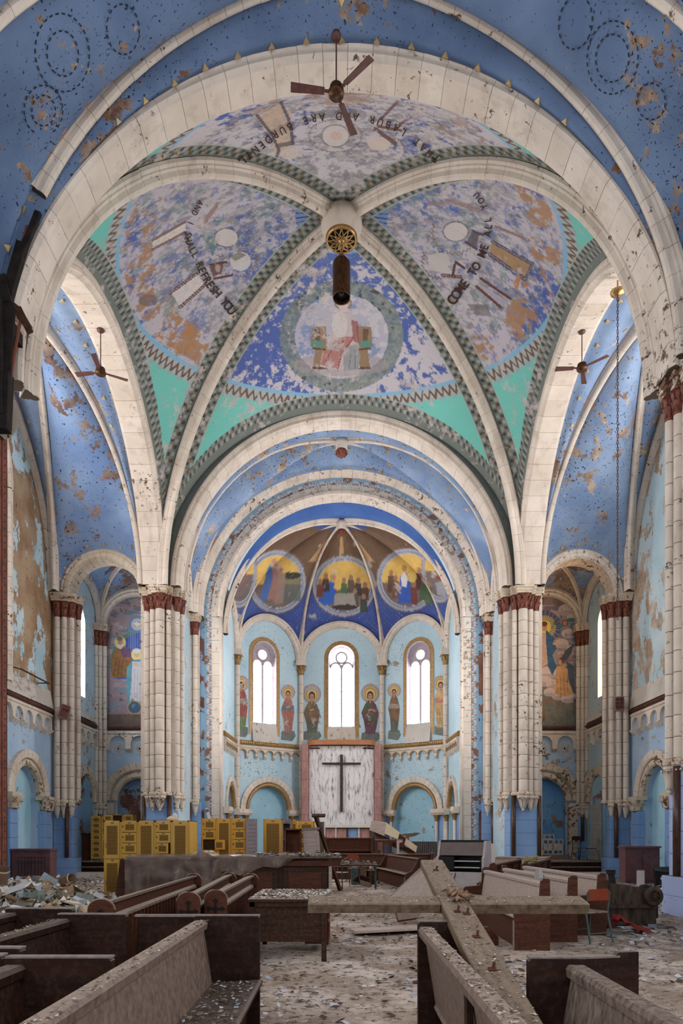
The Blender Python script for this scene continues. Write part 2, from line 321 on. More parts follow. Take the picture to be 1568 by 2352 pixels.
def web(name, A, rL, rR, mat, nS=30, nW=14, tri=None, paint=None, kind='structure', tmat=None, smooth=True, label=None, parent=None, rings=()):
    """vault cell spanned between two half ribs and the arch that bounds it, its ridge rounded off"""
    nT = 2 * nS; T = np.linspace(0, pi, nT + 1)
    Bp = np.array([(rL(t) if t <= pi / 2 else rR(pi - t))[0] for t in T]); Ap = np.array([A(t)[0] for t in T]); G = np.zeros((nT + 1, nW + 1, 3))
    for k in range(nW + 1):
        wv = k / nW; P = Bp * (1 - wv) + Ap * wv; sw = 1 + nT * .2 * math.sin(pi * wv); sg = int(sw)
        if 0 < k < nW and sg > 0:
            Q = np.zeros_like(P); W_ = 0
            for j in range(-sg, sg + 1):
                g = 1 - abs(j) / (sw + 1e-6); ii = np.arange(nT + 1) + j; lim = np.minimum(np.arange(nT + 1), nT - np.arange(nT + 1)); ok = (np.abs(j) <= lim)[:, None]
                Q += g * np.where(ok, P[np.clip(ii, 0, nT)], P); W_ += g
            P = Q / W_
        G[:, k] = P
    V = G.reshape(-1, 3); idx = np.arange((nT + 1) * (nW + 1)).reshape(nT + 1, nW + 1)
    o = ob(name, V, np.stack([idx[:-1, :-1], idx[1:, :-1], idx[1:, 1:], idx[:-1, 1:]], -1).reshape(-1, 4), mat, parent, smooth=smooth, kind=kind if parent is None else None, label=label)
    if paint is not None: colour(o.data, paint(V))
    ref = rL(pi / 2)[0] * .5 + Ap[nS] * .5; ref[2] = ZREF
    def at(i, wv):                                    # point and frame on the cell
        f = min(max(wv, 0), 1) * nW; k = min(int(f), nW - 1); f -= k; P = lambda ii: G[ii, k] * (1 - f) + G[ii, k + 1] * f
        c = P(i); tan = P(min(i + 1, nT)) - P(max(i - 1, 0)); tl = np.linalg.norm(tan) / 2; tan = tan / (np.linalg.norm(tan) + 1e-9); ac = G[i, k + 1] - G[i, k]; ac -= tan * ac.dot(tan); ac /= np.linalg.norm(ac) + 1e-9
        nn = np.cross(tan, ac); nn *= 1 if nn.dot(ref - c) > 0 else -1; return c, tan, ac, nn, tl
    if tri:
        off, gap, size = tri
        for edge in (0, 1):
            acc = gap
            for i in range(2, nT - 1):
                d = np.linalg.norm(Ap[i] - Bp[i])
                if d < (3.6 if edge == 0 else 2.0) * off: continue
                wv = off / d; c, tan, ac, nn, tl = at(i, wv if edge == 0 else 1 - wv); acc += tl
                if acc < gap: continue
                acc = 0; out = ac * (1 if edge == 0 else -1)
                P = [c + tan * size * .55 - out * size * .3, c - tan * size * .55 - out * size * .3, c + out * size * .6]
                q = [p + nn * .004 for p in P]; r = [p * .8 + (sum(P) / 3) * .2 + nn * .035 for p in P]
                ob('gilt_triangle', q + r, [(0, 1, 4, 3), (1, 2, 5, 4), (2, 0, 3, 5), (3, 4, 5)], tmat or m_goldl, o)
    for (X, Y_, r_) in rings:                          # stencilled rings of dashes, each found by the point it is painted on
        pxs, pys = proj(G); dd = np.hypot(pxs - X, pys - Y_); i, k = np.unravel_index(np.argmin(dd), dd.shape)
        if dd[i, k] > 60 or not 2 < i < nT - 2: continue
        c, tan, ac, nn, tl = at(i, k / nW); m = MB(); K = max(12, int(r_ * 60))
        for j in range(K):
            a = 2 * pi * j / K; dl = 2 * pi / K * .28; m.add([c + nn * .02 + (tan * math.cos(a + s_) + ac * math.sin(a + s_)) * (r_ + q_) for s_, q_ in ((-dl, -.012), (dl, -.012), (dl, .012), (-dl, .012))], [(0, 1, 2, 3)])
        m.ob('stencilled_ring', m_letterd, o)
    return o
ZREF = 9.0
def colour(me, C):
    C = np.clip(np.asarray(C, float), 0, 1); a = me.color_attributes.new('Col', 'FLOAT_COLOR', 'POINT')
    a.data.foreach_set('color', np.concatenate([C, np.ones((len(C), 1))], 1).astype(np.float32).ravel())
# ---------------------------------------------------------------- painting tools (paint on real surfaces)
def hash2(ix, iy, seed):
    h = (ix.astype(np.int64) * 374761393 + iy.astype(np.int64) * 668265263 + seed * 974711) & 0x7fffffff
    h = ((h ^ (h >> 13)) * 1274126177) & 0x7fffffff; return ((h ^ (h >> 16)) & 0xffff) / 65535.0
def vnoise(x, y, seed=0, oct=4, rough=.55):
    r = 0; a = 1; tot = 0
    for o in range(oct):
        ix, iy = np.floor(x), np.floor(y); fx, fy = x - ix, y - iy; fx = fx * fx * (3 - 2 * fx); fy = fy * fy * (3 - 2 * fy)
        n = (hash2(ix, iy, seed + o) * (1 - fx) + hash2(ix + 1, iy, seed + o) * fx) * (1 - fy) + (hash2(ix, iy + 1, seed + o) * (1 - fx) + hash2(ix + 1, iy + 1, seed + o) * fx) * fy
        r = r + a * n; tot += a; a *= rough; x = x * 2.03; y = y * 2.03
    return r / tot
class Paint:
    def __init__(s, x, y, base):
        s.x, s.y = x, y; s.C = np.tile(np.array(srgb(*base)), (len(x), 1)); s.M = np.zeros(len(x), bool)
    def put(s, m, col, al=1.0, var=0.0, seed=3):
        m = np.clip(m.astype(float) * al, 0, 1)[:, None]; c = np.array(srgb(*col))[None]
        if var: c = c * (1 + var * (vnoise(s.x / 7, s.y / 7, seed) - .5) * 2)[:, None]
        s.C = s.C * (1 - m) + c * m; s.M |= m[:, 0] > .3
    def inpoly(s, pts):
        m = np.zeros(len(s.x), bool); n = len(pts)
        for i in range(n):
            (x1, y1), (x2, y2) = pts[i], pts[(i + 1) % n]
            if y1 == y2: continue
            c = ((y1 > s.y) != (y2 > s.y)) & (s.x < (x2 - x1) * (s.y - y1) / (y2 - y1) + x1); m ^= c
        return m
    def poly(s, pts, col, al=1.0, var=.15): s.put(s.inpoly(pts), col, al, var)
    def ell(s, cx, cy, rx, ry, col, al=1.0, rot=0, r0=0.0, var=0.0):
        c, k = math.cos(rot), math.sin(rot); dx, dy = s.x - cx, s.y - cy; a = (dx * c + dy * k) / rx; b = (-dx * k + dy * c) / ry; r = np.hypot(a, b)
        s.put((r <= 1) & (r >= r0), col, al, var)
    def line(s, pts, wd, col, al=1.0, dash=None):
        m = np.zeros(len(s.x), bool); acc = 0
        for (x1, y1), (x2, y2) in zip(pts[:-1], pts[1:]):
            L = math.hypot(x2 - x1, y2 - y1); t = np.clip(((s.x - x1) * (x2 - x1) + (s.y - y1) * (y2 - y1)) / (L * L + 1e-9), 0, 1)
            d = np.hypot(s.x - x1 - t * (x2 - x1), s.y - y1 - t * (y2 - y1)) <= wd / 2
            if dash: d &= ((acc + t * L) % (2 * dash)) < dash
            m |= d; acc += L
        s.put(m, col, al)
    def patches(s, sc, th, col, al=1.0, seed=0, sx=1, sy=1, soft=.06, mask=None):
        n = vnoise(s.x / sc * sx, s.y / sc * sy, seed, 5, .6); m = np.clip((n - th) / soft, 0, 1)
        if mask is not None: m = m * mask
        s.put(m, col, al)
    def saw(s, cx, cy, r, n, amp, wd, col, a0=0, a1=2 * pi, al=.8, ky=1.0):   # saw-tooth ring
        dx, dy = s.x - cx, (s.y - cy) / ky; an = np.arctan2(dy, dx) % (2 * pi); rr = np.hypot(dx, dy)
        saw = np.abs(((an * n / (2 * pi)) % 1) * 2 - 1) * amp
        m = np.abs(rr - r - saw) < wd
        a0, a1 = a0 % (2 * pi), a1 % (2 * pi) if a1 < 2 * pi else a1
        m &= ((an >= a0) & (an <= a1)) if a0 <= a1 else ((an >= a0) | (an <= a1))
        s.put(m, col, al)
def plane_hit(O, N):
    O, N = np.array(O, float), np.array(N, float)
    def f(x, y):
        d = np.stack([(x - CX) / F, np.ones_like(x), (HY - y) / F], -1); t = ((O - np.array([0, 0, E])) @ N) / (d @ N); return np.array([0, 0, E]) + d * t[:, None]
    return f
def decal(name, box, hit, fn, off, step=1.0, mat=None, parent=None, base=(128, 128, 128), solid=False, clip=None, **kw):
    """a painting on a wall: a thin skin cut to the painted outline"""
    x0, y0, x1, y1 = box; nx, ny = int((x1 - x0) / step) + 1, int((y1 - y0) / step) + 1
    gx, gy = np.meshgrid(np.linspace(x0, x1, nx), np.linspace(y0, y1, ny)); x, y = gx.ravel(), gy.ravel()
    p = Paint(x, y, base); fn(p); V = hit(x, y) + np.array(off)
    M = np.ones(len(x), bool) if solid else p.M
    if clip is not None: M = M & clip(V)
    idx = np.arange(nx * ny).reshape(ny, nx); q = np.stack([idx[:-1, :-1], idx[1:, :-1], idx[1:, 1:], idx[:-1, 1:]], -1).reshape(-1, 4)
    q = q[M[q].all(1)]; used = np.unique(q); mp = -np.ones(nx * ny, int); mp[used] = np.arange(len(used))
    o = ob(name, V[used], mp[q], mat or m_paint, parent, smooth=True, **kw); colour(o.data, p.C[used]); return o
# ================================================================ walls with arched openings
def wall(name, O, U, N, rect, holes, mat, depth=.3, backs=None, thick=None, kind='structure', seg=12, parent=None, label=None):
    """flat wall in the plane O + U*u + Z*z; N points into the room; holes = (centre, half width, z bottom, z spring, rise)"""
    O, U, N = np.array(O, float), np.array(U, float), np.array(N, float)
    u0, u1, z0, z1 = rect; m = MB(); P = lambda u, z, d=0: O + U * u + Z * z - N * d
    def quad(a, b, c, d): m.add([a, b, c, d], [(0, 1, 2, 3)])
    cur = u0
    for (uc, h, zb, zs_, rise) in sorted(holes):
        quad(P(cur, z0), P(uc - h, z0), P(uc - h, z1), P(cur, z1))
        if zb > z0: quad(P(uc - h, z0), P(uc + h, z0), P(uc + h, zb), P(uc - h, zb))
        an = np.linspace(pi, 0, seg + 1); C = [(uc + h * math.cos(a), zs_ + rise * math.sin(a)) for a in an]
        for (a, b), (c, d) in zip(C[:-1], C[1:]):
            quad(P(a, b), P(c, d), P(c, z1), P(a, z1)); quad(P(a, b), P(a, b, depth), P(c, d, depth), P(c, d))
        for sgn in (-1, 1): quad(P(uc + sgn * h, zb), P(uc + sgn * h, zb, depth), P(uc + sgn * h, zs_, depth), P(uc + sgn * h, zs_))
        if zb > z0 + .01: quad(P(uc - h, zb), P(uc + h, zb), P(uc + h, zb, depth), P(uc - h, zb, depth))
        cur = uc + h
    quad(P(cur, z0), P(u1, z0), P(u1, z1), P(cur, z1))
    o = m.ob(name, mat, parent, kind=kind if parent is None else None, label=label)
    for i, hl in enumerate(holes):
        bm = backs[i] if backs else None
        if bm is None: continue
        uc, h, zb, zs_, rise = hl; q = [(uc - h, zb), (uc + h, zb)] + [(uc + h * math.cos(a), zs_ + rise * math.sin(a)) for a in np.linspace(0, pi, seg + 1)]
        ob('niche_panel', [P(u, z, depth) for u, z in q], [tuple(range(len(q)))], bm, o)
    return o
def bar(name, O, U, N, u0, u1, z0, z1, out, mat, parent=None, bead=None, **kw):
    """moulded horizontal band on a wall, with an optional row of beads"""
    O, U, N = np.array(O, float), np.array(U, float), np.array(N, float); m = MB(); h = z1 - z0
    pr = [(0, 0), (out * .5, 0), (out, h * .3), (out, h * .7), (out * .6, h), (0, h)]
    V = [O + U * u + N * a + Z * (z0 + b) for u in (u0, u1) for a, b in pr]; n = len(pr)
    m.add(V, [tuple(range(n)), tuple(range(2 * n - 1, n - 1, -1))] + [(i, (i + 1) % n, n + (i + 1) % n, n + i) for i in range(n)])
    o = m.ob(name, mat, parent, **kw)
    if bead:
        k = int((u1 - u0) / bead); b = MB()
        for i in range(k):
            c = O + U * (u0 + (i + .5) * (u1 - u0) / k) + N * out + Z * (z0 + h * .5); s = bead * .36
            b.add([c + U * s, c - U * s, c + Z * h * .34, c - Z * h * .34, c + N * .03], [(0, 2, 4), (2, 1, 4), (1, 3, 4), (3, 0, 4)])
        setp(b.ob('beading', mat, o), kind='stuff')
    return o
_cc = {}
def corbel_table(O, U, N, u0, u1, ztop, n, hgt=.75, out=.12, mat=None, edge=None, disc=None, back=None, name=None):
    """row of small round arches hanging on corbels"""
    O, U, N = np.array(O, float), np.array(U, float), np.array(N, float); wd = (u1 - u0) / n; TRIM[0] += 1
    o = bar('trim_%d' % TRIM[0], O, U, N, u0, u1, ztop - .16, ztop, out + .03, mat or m_cream, kind='structure', label='cream arched corbel table under the string course')
    r = wd * .38; zc = ztop - .2 - r; q = [(-wd / 2, ztop - .14), (-wd / 2, zc - r * .5)] + [(-r, zc - r * .5), (-r, zc)] + [(r * math.cos(a), zc + r * math.sin(a)) for a in np.linspace(pi, 0, 9)] + [(r, zc), (r, zc - r * .5), (wd / 2, zc - r * .5), (wd / 2, ztop - .14)]
    for i in range(n):
        c = u0 + (i + .5) * wd; V = [O + U * (c + a) + N * d + Z * b for d in (0, out) for a, b in q]; k = len(q)
        m = MB(); top = k - 1
        # side walls
        Fc = [(j, (j + 1) % k, k + (j + 1) % k, k + j) for j in range(k)]
        m.add(V, Fc)
        # front as strips between the arch curve and the top edge
        pts = q[1:-1]
        for (a, b), (c2, d2) in zip(pts[:-1], pts[1:]):
            if abs(a - c2) > 1e-6: m.add([O + U * (c + a) + N * out + Z * b, O + U * (c + c2) + N * out + Z * d2, O + U * (c + c2) + N * out + Z * (ztop - .14), O + U * (c + a) + N * out + Z * (ztop - .14)], [(0, 1, 2, 3)])
        for sg in (-1, 1):                    # half corbels
            a0, a1 = (r, wd / 2) if sg > 0 else (-wd / 2, -r)
            z0 = zc - r * .5; V = [O + U * (c + a) + N * d + Z * z for a in (a0, a1) for d, z in ((0, z0), (out + .05, z0), (out + .05, z0 - .05), (out * .3, z0 - .16), (0, z0 - .16))]
            m.add(V, [(0, 1, 2, 3, 4), (9, 8, 7, 6, 5)] + [(j, (j + 1) % 5, 5 + (j + 1) % 5, 5 + j) for j in range(5)])
        u_ = m.ob('corbel_arch', mat or m_cream, o)
        if edge:
            ap = arch_path(O + U * c + N * out + Z * zc, U, N, r, r); V, Fc = sweep(ap, [(-.005, 0), (-.005, .03), (.03, .03), (.03, 0)], np.linspace(0, pi, 9)); ob('gilt_edge', V, Fc, edge, u_)
        if disc:
            b = MB(); cc = O + U * c + Z * (zc - r * .55)
            for r0, r1 in ((.86, 1.0), (.34, .44)):
                K = 16; V = [cc + U * (rr * r * .8 * math.cos(2 * pi * j / K)) + Z * (rr * r * .8 * math.sin(2 * pi * j / K)) + N * .02 for rr in (r0, r1) for j in range(K)]
                b.add(V, [(j, (j + 1) % K, K + (j + 1) % K, K + j) for j in range(K)])
            for j in range(6):
                a = pi * j / 6; e1 = U * math.cos(a) + Z * math.sin(a); e2 = -U * math.sin(a) + Z * math.cos(a); L, w_ = r * .72, r * .05
                b.add([cc + e1 * L + e2 * w_ + N * .02, cc - e1 * L + e2 * w_ + N * .02, cc - e1 * L - e2 * w_ + N * .02, cc + e1 * L - e2 * w_ + N * .02], [(0, 1, 2, 3)])
            b.ob('stencilled_rosette', disc, u_)
    return o
# ================================================================ piers
_mc = {}
def shaft(parent, x, y, z0, z1, r, dh=.42, mat=None, name='shaft', n=12):
    s = MB().lathe([(r * .94, z0), (r * .94, z1)], n, (x, y, 0)).ob(name, m_mortar, parent, True)
    k = max(1, round((z1 - z0) / dh)); h = (z1 - z0) / k; key = ('d', round(r, 3), round(h, 3), (mat or m_cream).name)
    if key not in _mc: _mc[key] = MB().lathe([(r * .97, .005), (r, .02), (r, h - .02), (r * .97, h - .005)], n).mesh('drum', mat or m_cream, True)
    for i in range(k): link('drum', _mc[key], s, (x, y, z0 + i * h), (0, 0, random.random() * 6))
    return s
def leafcap(r, h, R):
    m = MB().lathe([(r * .98, 0), (r * 1.12, .02), (r * 1.12, .05), (r, .06), (r * 1.02, h * .4), (R * .72, h * .75), (R * .98, h)], 12)
    for tier, (z0, z1, nn, sc) in enumerate(((.05, h * .62, 7, 1.0), (h * .35, h * .98, 7, 1.25))):
        for k in range(nn):
            a = 2 * pi * (k + .5 * tier) / nn; e = np.array([math.cos(a), math.sin(a), 0]); s_ = np.array([-math.sin(a), math.cos(a), 0])
            V = []
            for i, (f, rad, wd) in enumerate(((0, r * 1.06, .24), (.4, r * 1.1 * sc, .34), (.75, r * 1.3 * sc, .3), (.95, r * 1.62 * sc, .2), (.82, r * 1.78 * sc, .07))):
                c = e * min(rad, R * 1.1) + Z * (z0 + (z1 - z0) * f)
                V += [c + s_ * wd * r * 1.4, c + e * .03 * r * 4, c - s_ * wd * r * 1.4]
            m.add(V, [(i * 3 + j, i * 3 + j + 1, i * 3 + j + 4, i * 3 + j + 3) for i in range(4) for j in range(2)])
    return m
def capital(parent, x, y, z0, r, h=.5, R=None, mat=None, name='capital'):
    R = R or r * 1.75; key = ('c', round(r, 3), h, round(R, 3), (mat or m_capital).name)
    if key not in _mc: _mc[key] = leafcap(r, h, R).mesh('capital', mat or m_capital, True)
    return link(name, _mc[key], parent, (x, y, z0), (0, 0, random.random() * 6))
def corbel(parent, x, y, ztop, r, mat=None):
    key = ('k', round(r, 3), (mat or m_cream).name)
    if key not in _mc:
        m = MB().lathe([(.02, -.54), (.045, -.51), (.045, -.47), (.03, -.44), (r * .55, -.3), (r * .85, -.16), (r * 1.25, -.08), (r * 1.4, 0)], 10)
        for k in range(6):
            a = 2 * pi * k / 6; e = np.array([math.cos(a), math.sin(a), 0]); s_ = np.array([-math.sin(a), math.cos(a), 0]); V = []
            for f, rad, wd in ((-.45, .05, .015), (-.32, r * .62, .05), (-.18, r * .95, .06), (-.06, r * 1.4, .05), (-.1, r * 1.65, .02)):
                c = e * rad + Z * f; V += [c + s_ * wd, c + e * .03, c - s_ * wd]
            m.add(V, [(i * 3 + j, i * 3 + j + 1, i * 3 + j + 4, i * 3 + j + 3) for i in range(4) for j in range(2)])
        _mc[key] = m.mesh('corbel', mat or m_cream, True)
    return link('corbel', _mc[key], parent, (x, y, ztop), (0, 0, random.random() * 6))
def blocks(parent, x0, x1, y0, y1, z0, z1, dh=.45, mat=None, name='pier_base', lmax=.9):
    b = MB().box(x0 + .012, x1 - .012, y0 + .012, y1 - .012, z0, z1).ob(name, m_mortar, parent)
    k = max(1, round((z1 - z0) / dh)); h = (z1 - z0) / k
    nx = max(1, round((x1 - x0) / lmax)); dx = (x1 - x0) / nx; me = MB().cbox(0, dx - .008, 0, y1 - y0, 0, h - .008, .008).mesh('block', mat or m_tile)
    for i in range(k):
        for j in range(nx): link('block', me, b, (x0 + j * dx, y0, z0 + i * h))
    return b
def abacus(parent, x, y, z1, r, h=.3):
    s = r * 1.9
    return MB().box(x - s * .8, x + s * .8, y - s * .8, y + s * .8, z1 - h, z1 - h * .72).box(x - s * .88, x + s * .88, y - s * .88, y + s * .88, z1 - h * .72, z1 - h * .4).box(x - s, x + s, y - s, y + s, z1 - h * .4, z1).ob('abacus', m_creamw, parent)
def pier(name, label, base, shafts, z0, zcap, ztop, core=None, basebox=None, cols=(), basez=0, group=None, mat=None, bmat=None, caph=None, led=.2):
    """clustered pier: shafts (dx, dy, r) from the corbels up to leaf capitals and moulded abaci, blue blockwork below"""
    p = empty(name, (base[0], base[1], basez), label=label, cat='pillar', group=group); q = -basez; ch = caph or (ztop - .3 - zcap)
    if core:
        blocks(p, *core, z0 + q, zcap + q + .4, .62, mat or m_cream, 'core', 2.0)
    for dx, dy, r in shafts:
        shaft(p, dx, dy, z0 + q, zcap + q, r, mat=mat); capital(p, dx, dy, zcap + q, r, ztop - .3 - zcap); abacus(p, dx, dy, ztop + q, r)
        if r > .095 or len(shafts) == 3: corbel(p, dx, dy, z0 + q - .14, r)
        MB().lathe([(r * 1.1, -.14), (r * 1.5, -.12), (r * 1.5, -.05), (r * 1.15, 0)], 10, (dx, dy, z0 + q)).ob('ledge', m_creamw, p)
    if basebox:
        blocks(p, *basebox, .75 if basez == 0 else .3, z0 + q - .1, .45, bmat or m_tile)
        x0, x1, y0, y1 = basebox; blocks(p, x0 - .1, x1 + .1, y0 - .1, y1 + .1, 0, .75 if basez == 0 else .3, .4, bmat or m_tile, 'plinth')
    for dx, dy in cols: MB().lathe([(.075, .75), (.075, z0 + q - .15)], 10, (dx, dy, 0)).ob('colonnette', m_marbc, p, True)
    return p
# ================================================================ the building
ZS = 10.3
# ---- floor, platform, steps
n = 60; xs = np.linspace(-11.5, 11.5, n); ys = np.linspace(-14, 33.5, 2 * n)
gx, gy = np.meshgrid(xs, ys); gz = (vnoise(gx * .9, gy * .9, 5) - .5) * .05
idx = np.arange(n * 2 * n).reshape(2 * n, n)
ob('floor', np.stack([gx.ravel(), gy.ravel(), gz.ravel()], 1), np.stack([idx[:-1, :-1], idx[:-1, 1:], idx[1:, 1:], idx[1:, :-1]], -1).reshape(-1, 4), m_floor, smooth=True, kind='structure', label='stone floor covered with dirt and plaster dust')
MB().box(-6.2, 6.2, 25.9, 33.6, -.1, .57).box(-6.2, 6.2, 25.5, 25.9, -.1, .38).box(-6.2, 6.2, 25.1, 25.5, -.1, .19).ob('floor_chancel', m_floor, kind='structure', label='raised chancel floor with three steps')
for sx in (-1, 1):
    a, b = sorted((sx * 7.0, sx * 10.2)); o = MB().box(a, b, 26.1, 28.7, -.1, .58).ob('floor_chapel', m_floor, kind='structure', label='raised side chapel floor behind three steps')
    for k in range(3):
        st = MB().box(a - .05 * (3 - k), b + .05 * (3 - k), 25.2 + .35 * k, 26.2, -.05, .155 + .19 * k).ob('step', m_pewd, o)
        MB().box(a - .05 * (3 - k), b + .05 * (3 - k), 25.16 + .35 * k, 25.56 + .35 * k, .155 + .19 * k, .19 + .19 * k).ob('tread', m_dust, st)
# ---- crossing arches
PN = [(0, 0), (0, .54), (.36, .54), (.36, -.02), (.31, -.08), (.25, -.09), (.21, -.05), (.17, -.04), (.13, -.08), (.07, -.09), (.03, -.03)]
near_p = arch_path((0, 12.81, ZS), (1, 0, 0), (0, 1, 0), 6.15, 5.75)
arch(near_p, PN, 38, 0, pi - .2, sub=2, label='broad cream arch between nave and crossing')
PSIDE = [(0, .06), (0, .66), (.02, .72), (.07, .76), (.36, .76), (.36, -.02), (.31, -.08), (.24, -.09), (.19, -.05), (.15, -.09), (.08, -.09), (.05, -.02)]
side_p = {sx: arch_path((sx * 6.25, 18.65, ZS), (0, 1, 0), (sx, 0, 0), 5.15, 5.1) for sx in (-1, 1)}
for sx in (-1, 1): arch(side_p[sx], PSIDE, 34, label='cream arch opening from crossing into transept')
chan_p = arch_path((0, 23.96, ZS), (1, 0, 0), (0, 1, 0), 5.65, 5.8)
arch(chan_p, PN, 36, label='cream arch between crossing and chancel')
wall('wall_crossing_spandrel', (0, 24.06, 0), (1, 0, 0), (0, -1, 0), (-7.0, 7.0, ZS, 17.0), [(0, 5.8, ZS, ZS, 5.95)], plain('grey_green_border_paint', srgb(112, 118, 112), .8), .1, seg=32)
# ---- crossing dome
DA, DB, DC, DX, DY0, DYH = 66.9, 37.2, 29.7, 6.3, 18.65, 5.2
def dome_z(u, v): return ZS + np.sqrt(np.maximum(0, DA - DB * u * u - DC * v * v))
def dome_hit(x, y):
    d = np.stack([(x - CX) / F, np.ones_like(x), (HY - y) / F], -1); lo = np.full(len(x), 12.5); hi = np.full(len(x), 24.5)
    for _ in range(40):                              # march to the first crossing of the shell
        m = (lo + hi) / 2; P = np.array([0, 0, E]) + d * m[:, None]; ins = P[:, 2] < dome_z(P[:, 0] / DX, (P[:, 1] - DY0) / DYH)
        lo = np.where(ins, m, lo); hi = np.where(ins, hi, m)
    return np.array([0, 0, E]) + d * lo[:, None]
ND = 500
uu, vv = np.meshgrid(np.linspace(-1, 1, ND + 1), np.linspace(-1, 1, ND + 1)); uu, vv = uu.ravel(), vv.ravel()
VD = np.stack([uu * DX, DY0 + vv * DYH, dome_z(uu, vv)], 1)
idx = np.arange((ND + 1) ** 2).reshape(ND + 1, ND + 1)
dome = ob('ceiling', VD, np.stack([idx[:-1, :-1], idx[1:, :-1], idx[1:, 1:], idx[:-1, 1:]], -1).reshape(-1, 4), m_dome, smooth=True, kind='structure', label='domed crossing vault with faded blue mural and turquoise corners')
def dome_paint():
    x, y = proj(VD); p = Paint(x, y, (116, 196, 184)); rho = np.hypot(uu, vv); an = np.arctan2(vv, uu)
    far = (vv > np.abs(uu)); nearc = (vv < -np.abs(uu)); left = (uu < -np.abs(vv)); right = (uu > np.abs(vv))
    p.put(rho < .945, (88, 106, 164), 1, .12)
    p.put(np.clip((.30 - np.abs(rho - .78)) / .2, 0, 1) * (rho < .945), (70, 88, 156), .5)
    # washed-out grounds
    big = vnoise(uu * 3.2 + 9, vv * 3.2, 21, 4, .6); sm = vnoise(uu * 34, vv * 34 + 4, 8, 5, .7); st = vnoise(uu * 20 + vv * 9, vv * 42, 18, 5, .68)
    ins = (rho < .93).astype(float); side_ = (left | right)
    p.put(np.clip((sm + big * .9 - .80) / .12, 0, 1) * ins * side_, (196, 187, 190), .85)
    p.put(np.clip((sm + big * .8 - .68) / .12, 0, 1) * ins * nearc, (204, 195, 196), .9)
    p.put(np.clip((sm + big * .7 - .83) / .08, 0, 1) * ins * far, (198, 190, 194), .92)
    p.put(np.clip((st - .52) / .06, 0, 1) * ins * (side_ | nearc) * (rho < .84), (150, 146, 152), .7)
    p.put(np.clip((vnoise(uu * 26, vv * 30, 77, 5, .7) - .56) / .05, 0, 1) * ins * (side_ | nearc) * (rho < .86), (104, 100, 108), .55)
    p.put(np.clip((vnoise(uu * 22 + 3, vv * 18, 31, 5, .7) - .60) / .05, 0, 1) * ins * side_, (108, 132, 128), .55)
    p.put(np.clip((vnoise(uu * 24 + 5, vv * 24, 33, 5, .7) - .60) / .05, 0, 1) * ins * side_, (92, 108, 164), .6)
    # ochre foreground ground along the rim of the three narrative cells
    p.put(np.clip((vnoise(uu * 22, vv * 22, 44, 5, .7) + vnoise(uu * 4, vv * 4, 46, 2) * .5 - .78) / .05, 0, 1) * ((rho > .80) & (rho < .915)) * side_ * (vv > -.62), (164, 122, 84), .85)
    p.put(np.clip((vnoise(uu * 22, vv * 22, 45, 5, .7) + vnoise(uu * 4, vv * 4, 47, 2) * .5 - .86) / .05, 0, 1) * ((rho > .72) & (rho < .9)) * nearc, (160, 124, 96), .6)
    # blue corners next to the sun rays
    p.put((rho < .20) & (left | right), (112, 142, 196), .9); p.put((rho < .15) & (left | right) & (np.sin(an * 60) > .2), (196, 110, 96), .8); p.put((rho < .2) & (left | right) & (np.sin(an * 44 + 1) > .8), (44, 48, 66), .8)
    p.put((rho < .22) & far, (120, 160, 205), .9); p.put((rho < .21) & far & (np.sin(uu * 220) > .2), (206, 204, 206), .85); p.put((rho < .19) & far & (np.sin(uu * 110 + .5) > .7), (190, 110, 90), .8)
    # far cell: wreath and enthroned figure
    P = p; fm = far & (rho < .93)
    sv = p.C.copy()
    p.ell(784, 772, 142, 128, (118, 128, 124), .85, r0=.76, var=.5); p.patches(14, .62, (60, 58, 58), .8, 9, mask=(np.hypot((x - 784) / 142, (y - 772) / 128) < 1) & (np.hypot((x - 784) / 142, (y - 772) / 128) > .76))
    p.ell(784, 772, 107, 96, (192, 186, 190), .75); p.patches(26, .55, (104, 128, 176), .7, 15, mask=np.hypot((x - 784) / 107, (y - 772) / 96) < 1)
    p.ell(784, 838, 110, 26, (160, 146, 148), .6)
    for s in (-1, 1):                                             # throne sides
        X = lambda d: 784 + s * d
        p.poly([(X(68), 752), (X(36), 748), (X(32), 790), (X(40), 846), (X(66), 848), (X(60), 800), (X(72), 796)], (140, 112, 80), .9); p.poly([(X(62), 756), (X(50), 754), (X(48), 786), (X(60), 788)], (96, 74, 56), .8)
        p.line([(X(66), 800), (X(38), 803)], 4, (92, 70, 54)); p.line([(X(64), 845), (X(34), 846)], 5, (96, 74, 58)); p.ell(X(56), 790, 15, 8, (86, 140, 126), .9)
    p.poly([(752, 800), (772, 742), (775, 712), (800, 708), (816, 735), (822, 780), (826, 846), (768, 850), (734, 842), (740, 812)], (188, 172, 172), .92)
    p.poly([(742, 812), (775, 775), (812, 772), (800, 800), (782, 815), (774, 846), (736, 838)], (166, 96, 84), .75); p.poly([(806, 735), (822, 738), (824, 790), (812, 784)], (140, 70, 66), .75)
    p.poly([(786, 800), (820, 790), (828, 820), (822, 848), (790, 852)], (140, 142, 146), .85); p.line([(775, 850), (785, 810), (812, 776)], 2.5, (134, 62, 58)); p.line([(745, 835), (760, 806), (790, 782)], 2, (134, 70, 64)); p.line([(800, 850), (806, 812)], 1.6, (100, 104, 110)); p.line([(815, 845), (816, 805)], 1.6, (100, 104, 110))
    p.ell(788, 698, 20, 14, (170, 150, 130), .8); p.ell(788, 697, 20, 14, (104, 92, 84), .8, r0=.86); p.ell(788, 702, 11, 14, (204, 186, 180), .95); p.ell(788, 694, 11, 6, (150, 124, 108), .8)
    p.line([(770, 720), (796, 718)], 3, (150, 118, 104), .7); p.ell(780, 746, 18, 30, (206, 196, 192), .8)
    p.C = np.where(fm[:, None], p.C, sv)
